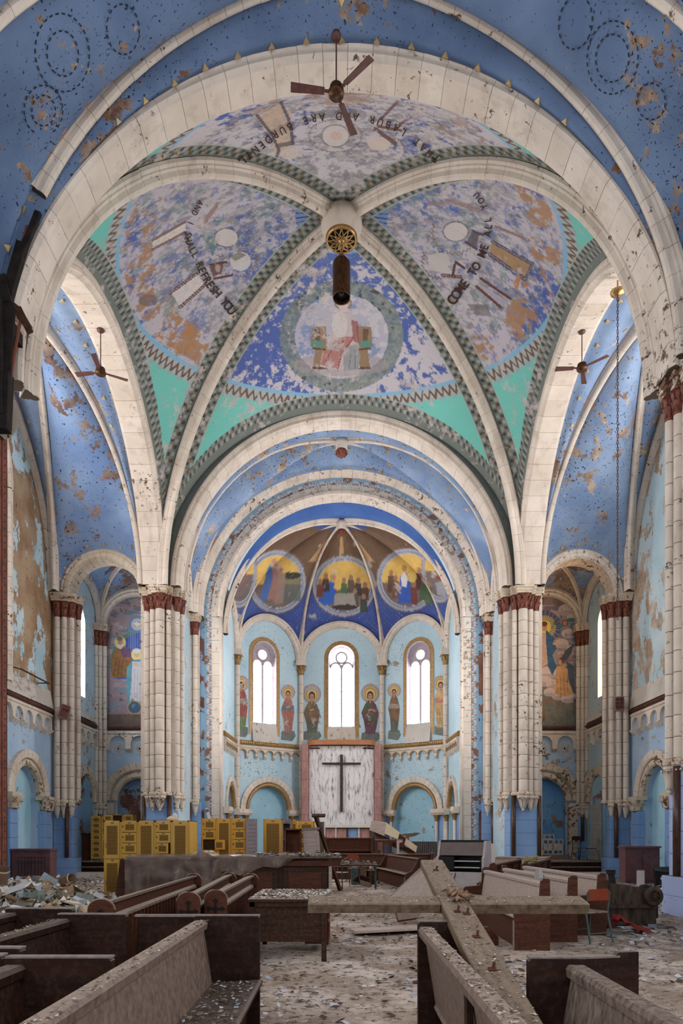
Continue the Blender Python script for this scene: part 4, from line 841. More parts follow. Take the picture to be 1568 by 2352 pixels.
# ---- second chancel arch
a2 = lambda d=0.0: arch_path((0, 27.3 + d, ZS), (1, 0, 0), (0, 1, 0), 4.85, 4.92)
arch(a2(), [(0, -.04), (0, .72), (.1, .72), (.1, -.04)], 40, mat=m_cream, label='cream inner arch ring of the apse opening')
arch(a2(), [(.1, 0), (.1, .4), (.36, .4), (.36, 0)], 40, mat=m_stencil, label='pale stencilled arch ring of the apse opening')
arch(a2(), [(.66, -.05), (.66, .1), (.98, .1), (1.0, -.34), (.94, -.4), (.88, -.34), (.82, -.3), (.78, -.2), (.72, -.14)], 40, label='moulded cream outer arch ring of the apse opening')
wall('wall_front_apse', (0, 27.36, 0), (1, 0, 0), (0, -1, 0), (-7.2, 7.2, .3, 17.2), [(0, 4.93, .4, ZS, 5.0)], m_wallr, .6, seg=24, label='wall around the apse opening')
def zig(a, s, p):                                  # a 0..1 across, s metres along
    p.put(np.ones(len(a), bool), (126, 164, 190)); per = .44; f = (s % per) / per; k = np.floor(s / per)
    dx, dy = (f - .5) * per, a * .29; r = np.hypot(dx, dy); an = np.arctan2(dy, dx)
    p.put((r < .2), (150, 176, 194)); p.put((r < .2) & (np.sin(an * 22) > -.1), (206, 200, 190)); p.put((r < .09) & (r > .06), (70, 96, 150)); p.put((r < .055), (150, 180, 200))
    e = np.minimum(f, 1 - f) * per; p.put((np.abs(e - .04 - .09 * (1 - a)) < .014) & (a < .75), (186, 96, 80)); p.put((np.abs(e - .0 - .07 * (1 - a)) < .012) & (a < .6), (200, 196, 190))
    p.patches(.22, .60, (122, 92, 76), 1, 41, 1, 1, .03)
def zstrip(name, P, n, nl, length, parent=None, **kw):
    A, S_ = np.meshgrid(np.linspace(0, 1, n + 1), np.linspace(0, 1, nl + 1)); a, s = A.ravel(), S_.ravel(); V = np.array([P(i, j) for i, j in zip(a, s)])
    p = Paint(s * length, a * .29, (0, 0, 0)); zig(a, s * length, p); idx = np.arange((n + 1) * (nl + 1)).reshape(nl + 1, n + 1)
    o = ob(name, V, np.stack([idx[:-1, :-1], idx[:-1, 1:], idx[1:, 1:], idx[1:, :-1]], -1).reshape(-1, 4), m_paint, parent, smooth=True, **kw); colour(o.data, p.C); return o
def zarc(a, s):
    p, N_, D_ = a2()(s * pi); q = p + N_ * (.37 + .28 * a); return q + np.array([0, .045, 0])
zs_ob = zstrip('painted_border', zarc, 16, 760, 16.5, label='painted fan and zigzag border around the apse arch', cat='border')
for sx in (-1, 1):
    zstrip('painted_border', lambda a, s: (sx * (5.21 + .28 * a), 27.345, .57 + s * (ZS - .57)), 16, 420, ZS - .57, label='painted fan and zigzag border running down the wall behind the lockers' if sx < 0 else 'painted fan and zigzag border running down the wall behind the organ console', cat='border')
    o = empty('stencilled_pilaster', (sx * 5.03, 27.5, .5), label='pale stencilled pilaster beside the apse behind the lockers' if sx < 0 else 'pale stencilled pilaster beside the apse behind the organ console', cat='pillar'); blocks(o, -.17, .17, -.2, .4, 0, ZS - .5, .46, m_stencil, 'shaft')
    MB().lathe([(.07, 0), (.07, ZS - .5)], 10, (-sx * .21, -.16, 0)).ob('edge_roll', m_cream, o, True)
# ---- crossing and chancel piers
for sx in (-1, 1):
    w_ = 'behind the yellow lockers' if sx < 0 else 'behind the organ console'
    sh = [(-.62, .40, .1), (-.5, .14, .12), (-.27, -.1, .09), (0, -.2, .165), (.27, -.14, .1), (.5, .05, .12)]
    sh = [(sx * a, b_, r) for a, b_, r in sh]; cb = sorted((sx * -.5, sx * .62)) + [0.02, .8]
    pier('clustered_pier', 'tall cream clustered crossing pier with red brown capitals ' + w_, (sx * 6.38, 24.2), sh, 3.09, 9.5, ZS, cb, sorted((sx * -.42, sx * .55)) + [-.02, .8], [(sx * -.3, -.08), (sx * .62, -.04)])
    sh = [(sx * .22, -.02, .13), (0, .04, .085), (sx * -.2, .04, .11)]
    pier('clustered_column', 'cream three-shafted column with red brown capital beside the apse ' + w_, (sx * 6.0, 27.05), sh, 3.0, 9.5, ZS, [-.34, .34, .08, .3], [-.4, .4, .05, .3], [(0, -.04)], .0)
    sh = [(sx * -.42, .3, .08), (sx * -.25, .08, .1), (sx * -.02, -.02, .1), (sx * .22, -.04, .11)]
    pier('clustered_pier', 'cream clustered pier with a ' + ('tilted two-hole' if sx < 0 else 'six-hole') + ' speaker box, beside the chapel arch', (sx * 10.06, 24.75), sh, 2.85, 9.45, ZS, sorted((sx * -.3, sx * .4)) + [.06, .5], sorted((sx * -.32, sx * .4)) + [.04, .5], [(sx * -.12, -.04)])
    sh = [(sx * -.16, .02, .085), (0, -.06, .085), (sx * .14, -.16, .085)]
    pier('corner_column', 'cream three-shafted corner column inside the side chapel ' + ('with the pale lancet window' if sx < 0 else 'with the amber lancet window'), (sx * 9.97, 28.3), sh, 2.9, 9.4, ZS, [-.16, .16, .0, .16], [-.18, .18, -.02, .16], [(0, -.06)], .58)
sh = [(-.08, .3, .09), (-.02, .08, .09), (.06, -.16, .09)]
pier('clustered_pier', 'close cream clustered nave pier with pale blue block base and dark carved capital', (6.45, 12.95), sh, 3.0, 9.55, ZS, [0, .5, -.3, .42], [-.04, .6, -.4, .42], [(-.08, .02)], bmat=m_tilel)
# ---- apse
AZ = 9.83; PA = {0: (-4.85, 28.0), 1: (-4.75, 30.5), 2: (-1.97, 32.5), 3: (1.97, 32.5), 4: (4.75, 30.5), 5: (4.85, 28.0)}
BA = np.array([0, 29.0, 14.95])
def apse_cell(p):
    def f(V):
        x, y = proj(V); q = Paint(x, y, (108, 84, 66)); fl = (np.sin(x * 1.1) * np.sin(y * .9) > .3); q.put(fl, (92, 68, 54), .7)
        # gold rays from the boss
        an = np.arctan2(y - 1196, x - 784)
        for a0, a1 in ((pi / 2, .075), (pi / 2 + .62, .06), (pi / 2 - .62, .06)): q.put((np.abs(an - a0) < a1) & (y < 1290), (186, 146, 104), .9); q.put((np.abs(an - a0) < a1) & (y < 1290) & (np.sin(an * 160) > .3), (160, 120, 84), .6)
        q.put(y - 1345 > -.000 * x, (64, 84, 150), .95, .2); q.put((y > 1330) & (np.sin(x * .55) * np.sin(y * .55) > .93), (150, 160, 200), .7)
        q.put((y < 1215) & (np.abs(x - 784) < 60), (58, 84, 140), .9)
        def med(cx, cy, rx, ry):
            for k, c, rr in ((1.24, (104, 92, 88), 0), (1.2, (160, 160, 168), 0), (1.1, (116, 128, 160), 0), (1.04, (176, 172, 172), 0)): q.ell(cx, cy, rx * k, ry * k, c, .95, var=.15)
            q.ell(cx, cy, rx, ry, (112, 96, 88), 1); q.put((np.hypot((x - cx) / rx, (y - cy) / ry) < 1) & (y < cy + .1 * ry), (206, 168, 92), 1, .2)
            q.put((np.hypot((x - cx) / rx, (y - cy) / ry) < 1) & (y > cy + .45 * ry), (112, 100, 96), .9, .3)
        med(790, 1346, 60, 58); med(636, 1336, 55, 60); med(935, 1332, 58, 60); med(548, 1312, 34, 70); med(1010, 1305, 34, 66)
        # scene: kneeling blue figure and crowd
        q.poly([(735, 1365), (760, 1330), (772, 1345), (768, 1385), (745, 1392), (730, 1380)], (52, 92, 168)); q.ell(765, 1327, 7, 9, (176, 130, 100)); q.ell(764, 1325, 11, 12, (214, 176, 88), .6, r0=.7)
        for i, (X, Y, c) in enumerate(((790, 1335, (70, 100, 70)), (806, 1328, (84, 74, 66)), (822, 1335, (60, 56, 62)), (838, 1345, (92, 62, 56)), (748, 1325, (60, 48, 44)), (735, 1338, (112, 60, 48)), (815, 1360, (92, 80, 70)), (835, 1372, (64, 70, 60)))): q.poly([(X - 9, Y + 34), (X - 7, Y + 4), (X + 7, Y + 4), (X + 9, Y + 34)], c, .95); q.ell(X, Y - 2, 5, 7, (150, 112, 92))
        q.poly([(768, 1365), (812, 1362), (818, 1392), (766, 1396)], (150, 142, 136)); q.ell(790, 1395, 30, 7, (64, 54, 54)); q.ell(775, 1348, 9, 7, (206, 170, 84), .9)
        # scene: two standing figures on a hill
        q.poly([(612, 1375), (622, 1310), (634, 1296), (650, 1305), (642, 1330), (640, 1385)], (150, 110, 100)); q.poly([(596, 1378), (614, 1306), (624, 1292), (626, 1330), (612, 1380)], (74, 104, 160)); q.ell(630, 1290, 6, 8, (176, 134, 108)); q.poly([(640, 1320), (692, 1318), (690, 1380), (642, 1386)], (92, 98, 92), .8); q.ell(668, 1322, 22, 8, (56, 56, 46)); q.poly([(640, 1310), (656, 1318), (650, 1385), (630, 1388)], (146, 120, 112), .9)
        # scene: group around a white and blue figure
        for i, (X, Y, c) in enumerate(((898, 1318, (84, 62, 54)), (908, 1330, (112, 76, 60)), (962, 1312, (90, 56, 60)), (972, 1335, (70, 90, 66)), (950, 1345, (112, 60, 56)), (985, 1345, (80, 96, 70)))): q.poly([(X - 9, Y + 44), (X - 7, Y + 4), (X + 7, Y + 4), (X + 9, Y + 44)], c, .95); q.ell(X, Y - 2, 5, 7, (150, 112, 92))
        q.poly([(914, 1385), (918, 1325), (928, 1312), (940, 1325), (944, 1385)], (56, 88, 168)); q.poly([(922, 1345), (920, 1320), (930, 1312), (936, 1330), (932, 1350)], (214, 210, 214)); q.ell(928, 1306, 6, 8, (176, 134, 108)); q.ell(928, 1304, 11, 12, (222, 186, 96), .8, r0=.7); q.ell(945, 1325, 12, 12, (222, 196, 120), .7)
        q.poly([(540, 1350), (548, 1295), (562, 1290), (570, 1350)], (120, 92, 92)); q.poly([(1002, 1330), (1006, 1290), (1022, 1290), (1026, 1335)], (146, 56, 58)); q.poly([(1000, 1340), (1024, 1330), (1026, 1368), (1004, 1368)], (150, 150, 156))
        q.patches(24, .70, (186, 178, 170), .8, 51); return q.C
    return f
ribA = {k: rib_path((PA[k][0], PA[k][1], AZ), BA) for k in PA}
for k in range(5):
    p0, p1 = np.array(PA[k]), np.array(PA[k + 1]); md = (p0 + p1) / 2; u = (p1 - p0) / np.linalg.norm(p1 - p0); L = np.linalg.norm(p1 - p0)
    U, N = np.array([u[0], u[1], 0]), np.array([u[1], -u[0], 0]); h = L / 2; O = np.array([md[0], md[1], 0])
    wp = arch_path(O + Z * AZ, U, -N, h, 1.85)
    web('ceiling_apse', wp, ribA[k + 1], ribA[k], m_paint, 110, 50, paint=apse_cell(k), label='painted apse vault cell with medallion scenes')
    arch(wp, [(-.2, -.16), (-.26, -.08), (-.26, .02), (.04, .02), (.04, -.2), (-.06, -.22), (-.1, -.17)], 16, label='slim cream wall arch of the apse')
    holes = []; backs = []
    if k in (1, 3): holes = [(0, .62, .57, 2.75, .95)]
    ap_w = wall('wall_apse', O, U, N, (-h, h, .4, 5.72), [(0, 1.08, .57, 2.75, 1.12)] if k in (1, 3) else ([(.2 if k == 0 else -.2, .8, .57, 2.75, 1.0)] if k in (0, 4) else []), m_wallc, .35, [m_niche] if k != 2 else None, label='lower apse wall with a blind arch' if k != 2 else 'apse wall behind the altar')
    win = ({1: -.22, 2: 0, 3: .22}.get(k, 0), .62 if k == 2 else .6, 6.75 if k == 2 else 6.72, 10.0 if k == 2 else 9.85, .62)
    wall('wall_apse_upper', O, U, N, (-h, h, 5.72, 12.0), [win] if k in (1, 2, 3) else [], m_wallc, .3, label='upper apse wall painted pale blue')
    bar('trim_string', O, U, N, -h, h, 5.66, 5.86, .12, m_gold, bead=.11, kind='structure', label='gilded string course of the apse')
    if k != 2: corbel_table(O, U, N, -h + .1, h - .1, 5.64, 7 if k in (1, 3) else 5, edge=m_gold, out=.1)
    if k != 2:
        uc, hh, rs = (0, 1.08, 1.12) if k in (1, 3) else ((.2 if k == 0 else -.2), .8, 1.0)
        ap = arch_path(O + U * uc + Z * 2.75, U, N, hh, rs); o = arch(ap, [(.12, -.02), (.12, .06), (.16, .1), (.4, .1), (.4, -.02)], 17, label='cream and gilt blind arch of the apse'); V, Fc = sweep(ap, [(-.06, -.1), (-.06, .03), (.0, .08), (.08, .08), (.12, -.02)], np.linspace(0, pi, 29)); ob('gilt_roll', V, Fc, m_gold, o)
        for d in (-1, 1):
            c = O + U * (uc + d * (hh + .12)) + N * .1
            col = MB().lathe([(.11, .5), (.08, .6), (.07, .65), (.07, 2.2)], 12, tuple(c)).ob('colonnette', m_cream, o, True); link('capital', leafcap(.075, .28, .15).mesh('capital', m_gold, True), o, tuple(c + Z * 2.2)); e_ = O + U * (uc + d * (hh + .25)) + N * .06
            V = [e_ + U * a + N * b_ + Z * z_ for a in (-.36, .36) for b_, z_ in ((-.05, 2.48), (.14, 2.48), (.2, 2.58), (.2, 2.75), (-.05, 2.75))]
            ob('impost', V, [(0, 1, 2, 3, 4), (9, 8, 7, 6, 5)] + [(j, (j + 1) % 5, 5 + (j + 1) % 5, 5 + j) for j in range(5)], m_cream, o)
            s0 = uc + d * (hh + .3); bb = [O + U * (s0 + a) + N * b_ + Z * z_ for z_ in (.57, 2.48) for a, b_ in ((-.16, 0), (.16, 0), (.16, .03), (-.16, .03))]
            ob('blue_jamb', bb, [(0, 1, 5, 4), (1, 2, 6, 5), (2, 3, 7, 6), (3, 0, 4, 7), (4, 5, 6, 7)], m_tile, o)
    if k in (1, 2, 3):
        uc, hw, zb, zt, rs = win; wn = empty('window_%d' % k, tuple(O + U * uc + Z * zb), kind='structure', label='round-headed apse window over the altar' if k == 2 else 'round-headed apse window with twin lancets'); W = lambda a, z_, d=0: U * a + Z * (z_ - zb) - N * d
        def poly(nm, pts, d, mat, par=wn): return ob(nm, [W(a, z_, d) for a, z_ in pts], [tuple(range(len(pts)))], mat, par)
        fp = arch_path(Z * (zt - zb), U, N, hw, rs)
        FR = [(-.0, -.3), (-.1, -.3), (-.1, -.2), (-.04, -.12), (.02, .0), (.02, .04), (.0, .04)]
        V, Fc = sweep(fp, FR, np.linspace(0, pi, 25)); ob('frame_head', V, Fc, m_frame, wn, smooth=False)
        for d in (-1, 1):
            V = [W(d * (hw + a), z_, -b_) for z_ in (zb, zt) for a, b_ in FR]; nn = len(FR); ob('frame_jamb', V, [(i, (i + 1) % nn, nn + (i + 1) % nn, nn + i) for i in range(nn)], m_frame, wn)
        V, Fc = sweep(fp, [(.03, 0), (.03, .025), (.2, .025), (.2, 0)], np.linspace(0, pi, 25)); ob('gilt_border', V, Fc, m_gold, wn)
        for d in (-1, 1): ob('gilt_border', [W(d * (hw + a), z_, -b_) for z_ in (zb - .55, zt) for a, b_ in ((.03, 0), (.03, .025), (.2, .025), (.2, 0))], [(0, 1, 5, 4), (1, 2, 6, 5), (2, 3, 7, 6)], m_gold, wn)
        zl = zt - .42; dd = .24; iw = hw - .1                                   # tracery
        MBt = MB()
        def tbar(a0, a1, z0, z1): MBt.add([W(a, z_, d) for d in (dd, dd - .06) for a, z_ in ((a0, z0), (a1, z0), (a1, z1), (a0, z1))], [(0, 1, 2, 3), (4, 7, 6, 5), (0, 4, 5, 1), (1, 5, 6, 2), (2, 6, 7, 3), (3, 7, 4, 0)])
        tbar(-.045, .045, zb, zl + .15); ob('mullion', MBt.V, MBt.F, m_frame, wn)
        r = (iw - .045) / 2
        for d in (-1, 1):
            lp = arch_path(W(d * (.045 + r), zl, dd), U, N, r, r); V, Fc = sweep(lp, [(-.03, 0), (-.03, .07), (.05, .07), (.05, 0)], np.linspace(0, pi, 13)); ob('tracery', V, Fc, m_frame, wn)
            zz = np.linspace(zb, zl, 6)
            for j in range(5):
                poly('pane', [(d * .045, zz[j]), (d * iw, zz[j]), (d * iw, zz[j + 1]), (d * .045, zz[j + 1])], dd + .02, m_pane)
                if j: MB().add([W(a, zz[j] + z_, q_) for q_ in (dd, dd - .025) for a, z_ in ((d * .045, -.012), (d * iw, -.012), (d * iw, .012), (d * .045, .012))], [(4, 5, 6, 7), (0, 1, 5, 4), (2, 3, 7, 6)]).ob('glazing_bar', m_frame, wn)
            poly('pane', [(d * (.045 + r) + r * math.cos(a), zl + r * math.sin(a)) for a in np.linspace(0, pi, 13)], dd + .02, m_pane)
        cr = .25; cz = zl + r + .25; cp_ = arch_path(W(0, cz, dd), U, N, cr, cr); V, Fc = sweep(cp_, [(-.03, 0), (-.03, .07), (.05, .07), (.05, 0)], np.linspace(0, 2 * pi, 25)); ob('tracery', V, Fc, m_frame, wn)
        poly('pane', [(cr * math.cos(a), cz + cr * math.sin(a)) for a in np.linspace(0, 2 * pi, 24, endpoint=False)], dd + .02, m_pane)
        poly('spandrel', [(-hw, zl - .05), (hw, zl - .05)] + [(hw * math.cos(a), zt + rs * math.sin(a)) for a in np.linspace(0, pi, 15)], dd + .03, m_frame if k != 2 else m_pane)
        V = [W(a, z_, d) for a in (-hw - .05, hw + .05) for z_, d in ((zb - .02, .28), (zb - .02, 0), (zb - .9, -.16), (zb - .9, .02))]
        ob('sill', V, [(0, 1, 2, 3), (7, 6, 5, 4), (0, 4, 5, 1), (1, 5, 6, 2)], m_stencil, wn)
for k in PA:
    rib((PA[k][0], PA[k][1], AZ), BA, 12, .72)
boss(tuple(BA - Z * .55), .2, 'small red boss where the apse ribs meet')
wall('wall_apse_head', (0, 28.02, 0), (1, 0, 0), (0, 1, 0), (-6, 6, 9.5, 16), [(0, 4.86, 9.5, ZS, 4.94)], m_wallc, .01, seg=24)
web('ceiling_apse', arch_path((0, 28.03, AZ), (1, 0, 0), (0, 1, 0), 4.86, 5.5), ribA[5], ribA[0], peel('apse_head_blue_paint', srgb(72, 108, 172), srgb(150, 120, 110), .15, 2, .3, srgb(64, 96, 160), .2), 30, 10, label='blue star-painted apse vault cell')
for k, w_ in ((1, 'beside the robed figure in red and green'), (2, 'beside the altar marble behind the lockers'), (3, 'beside the altar marble on the fallen pew side'), (4, 'beside the painted figure in blue cloak')):
    x, y = PA[k]; t_ = np.array([-x, 29.0 - y]); t_ = t_ / np.linalg.norm(t_) * .1
    p = empty('apse_column', (x + t_[0], y + t_[1], .57), label='slim cream apse column with gilded capital ' + w_, cat='pillar')
    shaft(p, 0, 0, 0, 8.6, .12, .46); capital(p, 0, 0, 8.6, .12, .42, .2, m_gold); MB().box(-.26, .26, -.26, .26, 9.02, 9.1).box(-.22, .22, -.22, .22, 9.1, 9.27).ob('abacus', m_cream, p)
# ================================================================ paintings on the walls
def panel_hit(k):
    p0, p1 = np.array(PA[k]), np.array(PA[k + 1]); u = (p1 - p0) / np.linalg.norm(p1 - p0); N = np.array([u[1], -u[0], 0]); return plane_hit((p0[0], p0[1], 0), N), N * .012
def saint(k, cx, cy, r, foot, wid, robe, mantle, under, shawl, hair, label, lean=0):
    hit, off = panel_hit(k)
    def fn(p):
        w = wid / 2; sh = cy + r * .95; H = foot - sh; xc = lambda f: cx + lean * f
        p.poly([(cx - w * 1.05, foot + 16), (cx - w * .95, foot - 2), (cx - w * .3, foot - 8), (cx + w * .9, foot - 4), (cx + w * 1.15, foot + 8), (cx + w * .6, foot + 20)], (112, 118, 112), .95, .3)
        p.ell(cx, cy, r, r * 1.05, (150, 142, 150)); an = np.arctan2(p.y - cy, p.x - cx); rr = np.hypot(p.x - cx, (p.y - cy) / 1.05)
        p.put((rr < r) & (rr > r * .72) & (np.sin(an * 24) > .1), (176, 168, 176), .9); p.ell(cx, cy, r * .7, r * .74, (206, 178, 110)); p.ell(cx, cy, r * .6, r * .63, (178, 136, 78)); p.ell(cx, cy + 1, r * .5, r * .54, (208, 186, 130)); p.put((np.abs(p.x - cx) < r * .1) & (p.y < cy - r * .45) & (rr < r), (206, 146, 84), .95)
        p.poly([(xc(0) - w * .55, sh + 2), (cx - w * .2, sh - 5), (cx + w * .2, sh - 5), (xc(0) + w * .6, sh + 3), (xc(.3) + w * .95, sh + H * .35), (xc(.6) + w * .75, sh + H * .7), (cx + w * .55, foot), (cx - w * .5, foot), (cx - w * .7, sh + H * .6), (cx - w, sh + H * .32)], robe, 1, .35)
        p.poly([(cx - w * .55, sh + H * .68), (cx + w * .55, sh + H * .68), (cx + w * .55, foot), (cx - w * .55, foot)], under, 1, .35)
        p.poly([(cx - w * .55, sh + 2), (cx - w * .1, sh - 3), (cx + w * .25, sh + H * .3), (cx + w * .7, sh + H * .55), (cx + w * .3, sh + H * .72), (cx - w * .3, sh + H * .45), (cx - w * .9, sh + H * .35)], mantle, 1, .35)
        p.poly([(cx - w * .85, sh + H * .2), (cx + w * .85, sh + H * .2), (cx + w * .9, sh + H * .3), (cx, sh + H * .33), (cx - w * .9, sh + H * .32)], shawl, .9, .2)
        for f in (-.35, -.1, .15, .4): p.line([(cx + w * f, sh + H * .35), (cx + w * f * 1.2, foot)], .9, (70, 58, 56), .6)
        p.ell(cx - w * .1, sh + H * .24, 3, 2.2, (186, 146, 122)); p.ell(cx + w * .15, sh + H * .22, 3, 2.2, (186, 146, 122))
        p.ell(cx, cy + r * .22, r * .34, r * .46, hair); p.ell(cx, cy + r * .32, r * .24, r * .36, (186, 146, 120)); p.put((np.abs(np.abs(p.x - cx) - r * .1) < .9) & (np.abs(p.y - cy - r * .26) < .7), (60, 44, 40)); p.put((np.abs(p.x - cx) < 1.6) & (np.abs(p.y - cy - r * .48) < .6), (120, 66, 56)); p.put((np.abs(p.x - cx) < 2) & (p.y > cy + r * .62) & (p.y < cy + r * 1.0), (178, 138, 114))
        p.patches(16, .68, (176, 170, 168), .8, int(cx), mask=p.M)
    p0, p1 = np.array(PA[k]), np.array(PA[k + 1]); u_ = (p1 - p0) / np.linalg.norm(p1 - p0); md = (p0 + p1) / 2; hl = np.linalg.norm(p1 - p0) / 2; wc = {1: -.22, 2: 0, 3: .22}[k]
    def clip(V): s_ = (V[:, :2] - md) @ u_; return (np.abs(s_) < hl - .03) & ((np.abs(s_ - wc) > .84) | (V[:, 2] < 6.15)) & (V[:, 2] > 5.88)
    decal('painted_figure', (cx - wid * .75 - 4, cy - r - 3, cx + wid * .75 + 4, foot + 22), hit, fn, off, .75, clip=clip, label=label, cat='mural')
saint(1, 554, 1570, 18, 1674, 32, (150, 84, 78), (156, 92, 84), (110, 136, 96), (150, 140, 132), (70, 48, 42), 'painted haloed figure in red tunic over green robe on the apse wall')
saint(1, 661, 1590, 17, 1683, 32, (170, 116, 102), (164, 108, 94), (164, 118, 106), (86, 120, 136), (74, 52, 44), 'painted haloed figure in pink robe with teal shawl on the apse wall')
saint(2, 716, 1594, 22, 1683, 40, (116, 98, 84), (132, 104, 74), (96, 104, 88), (112, 100, 84), (64, 46, 40), 'painted haloed figure in olive and brown mantle holding a pouch, beside the altar window')
saint(2, 850, 1593, 22, 1686, 42, (104, 74, 78), (82, 96, 76), (110, 76, 88), (120, 84, 80), (66, 46, 40), 'painted haloed figure in maroon and dark green robes beside the altar window')
saint(3, 905, 1586, 16, 1681, 28, (118, 96, 78), (140, 104, 76), (98, 100, 92), (150, 140, 130), (70, 52, 46), 'painted haloed figure in brown robe with flaked white patches on the apse wall')
saint(3, 1012, 1570, 18, 1671, 34, (186, 152, 108), (196, 160, 116), (190, 162, 118), (178, 120, 104), (74, 50, 42), 'painted haloed figure in yellow gown with blue cloak on the apse wall', 6)
def mural(sx):
    def fn(p):
        cx = 313 if sx < 0 else 1255; x, y = p.x, p.y
        m = ((y < 1437) & (np.hypot(x - cx, y - 1437) < 72)) | ((y >= 1437) & (np.abs(x - cx) < 72)); p.put(m & (y < 1676), (150, 132, 136))
        p.patches(26, .52, (112, 104, 112), .8, 61, 1, 1.6, .05, m); p.patches(30, .58, (178, 158, 158), .9, 62, 1, 2.0, .05, m); p.patches(34, .62, (92, 122, 140), .8, 63, .8, 2.2, .04, m)
        if sx < 0:
            p.put(m & (y > 1555), (150, 128, 136), .7, .2); p.patches(22, .55, (110, 134, 150), .8, 66, .5, 2.6, .05, m & (y > 1550)); p.put(m & (y > 1640), (96, 80, 68), .9, .4)
            r = np.hypot(x - 335, y - 1525); p.put(m & (r < 82) & (y < 1560), (92, 122, 96)); p.put(m & (r < 74) & (y < 1560), (64, 84, 160), 1, .15); p.put(m & (np.abs(x - 316) < 22) & (y > 1440) & (y < 1500) & (np.sin(x * 1.2) > 0), (150, 170, 206), .4)
            p.ell(315, 1434, 20, 20, (104, 134, 170)); p.ell(315, 1434, 14, 14, (176, 180, 190)); p.ell(315, 1434, 8, 6, (196, 140, 90)); p.poly([(304, 1432), (315, 1428), (326, 1432), (315, 1440)], (214, 204, 196))
            p.ell(276, 1476, 13, 14, (206, 188, 122)); p.poly([(266, 1490), (282, 1484), (300, 1490), (304, 1512), (297, 1530), (290, 1556), (257, 1556), (256, 1510)], (142, 100, 62), 1, .4); p.poly([(276, 1490), (300, 1490), (304, 1510), (282, 1510)], (104, 78, 108), 1, .2); p.ell(276, 1482, 6.5, 9, (198, 192, 188)); p.ell(276, 1475, 6, 6, (178, 134, 110)); p.ell(275, 1467, 7, 5, (120, 100, 80))
            for a in (262, 270, 279, 287): p.line([(a + 4, 1515), (a, 1555)], 1.2, (84, 58, 40), .8)
            p.ell(314, 1503, 13, 14, (214, 198, 130)); p.poly([(303, 1516), (324, 1514), (332, 1530), (336, 1612), (292, 1614), (290, 1535)], (92, 142, 158), 1, .3); p.poly([(304, 1520), (324, 1520), (327, 1612), (298, 1612)], (190, 188, 194), 1, .15); p.ell(314, 1502, 6, 8, (206, 166, 144)); p.ell(314, 1496, 8, 5, (196, 206, 214)); p.ell(312, 1526, 5, 4, (206, 166, 144))
            for a in (302, 309, 316, 322): p.line([(a, 1545), (a - 1, 1610)], 1, (140, 138, 150), .8)
            p.ell(309, 1625, 17, 16, (180, 142, 76)); p.ell(309, 1625, 14.5, 13.5, (62, 88, 122)); p.patches(9, .55, (104, 132, 116), .8, 67, mask=np.hypot(x - 309, y - 1625) < 13)
        else:
            p.put(m & (y > 1575), (106, 108, 98), .85, .4); p.patches(26, .55, (90, 116, 122), .7, 68, .6, 2, .05, m & (y > 1560)); p.patches(20, .56, (126, 100, 78), .8, 69, .8, 1.6, .05, m & (y > 1600)); p.put(m & (y < 1390), (92, 82, 76), .5, .5)
            for X, Y, R in ((1300, 1400, 18), (1316, 1420, 15), (1305, 1455, 16), (1290, 1478, 16), (1312, 1490, 12), (1258, 1545, 20), (1250, 1565, 18), (1270, 1572, 16), (1284, 1596, 18), (1304, 1604, 16), (1318, 1600, 10), (1262, 1590, 14)): p.ell(X, Y, R, R * .7, (196, 180, 180), .9, var=.1); p.ell(X, Y + R * .4, R * .9, R * .3, (160, 148, 156), .8)
            an = np.arctan2(y - 1440, x - 1250); rr = np.hypot(x - 1250, y - 1440); p.put(m & (rr < 38), (112, 112, 128)); p.put(m & (rr < 38) & (rr > 26) & (np.sin(an * 22) > 0), (76, 84, 140)); p.put(m & (rr < 27) & (np.sin(an * 30) > -.2), (196, 178, 110)); p.ell(1250, 1440, 15, 15, (222, 196, 96))
            p.poly([(1236, 1460), (1258, 1452), (1262, 1480), (1266, 1520), (1240, 1535), (1225, 1520)], (190, 158, 146), 1, .2); p.poly([(1254, 1446), (1268, 1462), (1278, 1490), (1268, 1505), (1278, 1530), (1268, 1552), (1258, 1530), (1254, 1480)], (52, 92, 128), 1, .35); p.ell(1249, 1440, 7, 9, (190, 142, 116)); p.ell(1249, 1433, 8, 6, (110, 70, 48)); p.ell(1276, 1478, 7, 4, (196, 154, 132))
            p.poly([(1286, 1516), (1298, 1494), (1317, 1478), (1312, 1500), (1300, 1518)], (74, 80, 92), 1, .3); p.poly([(1300, 1518), (1316, 1530), (1319, 1592), (1310, 1580), (1303, 1545)], (76, 86, 102), 1, .3)
            p.poly([(1278, 1532), (1292, 1528), (1303, 1536), (1304, 1560), (1317, 1594), (1298, 1600), (1273, 1594), (1275, 1550)], (188, 150, 110), 1, .25); p.ell(1288, 1520, 5.5, 7.5, (186, 142, 118)); p.ell(1290, 1517, 6, 7, (92, 58, 44), .9); p.ell(1286, 1521, 4, 5.5, (190, 146, 122))
            for a in (1280, 1288, 1296, 1304): p.line([(a - 2, 1550), (a, 1594)], 1.2, (132, 92, 64), .8)
            p.ell(1297, 1431, 8, 7, (112, 72, 56)); p.ell(1297, 1431, 5, 5, (178, 132, 108)); p.ell(1310, 1424, 9, 5, (74, 112, 120)); p.ell(1286, 1438, 8, 5, (74, 112, 120))
        p.patches(14, .70, (84, 70, 62), .7, 70, mask=m)
    bx = (238, 1360, 388, 1678) if sx < 0 else (1180, 1360, 1332, 1678)
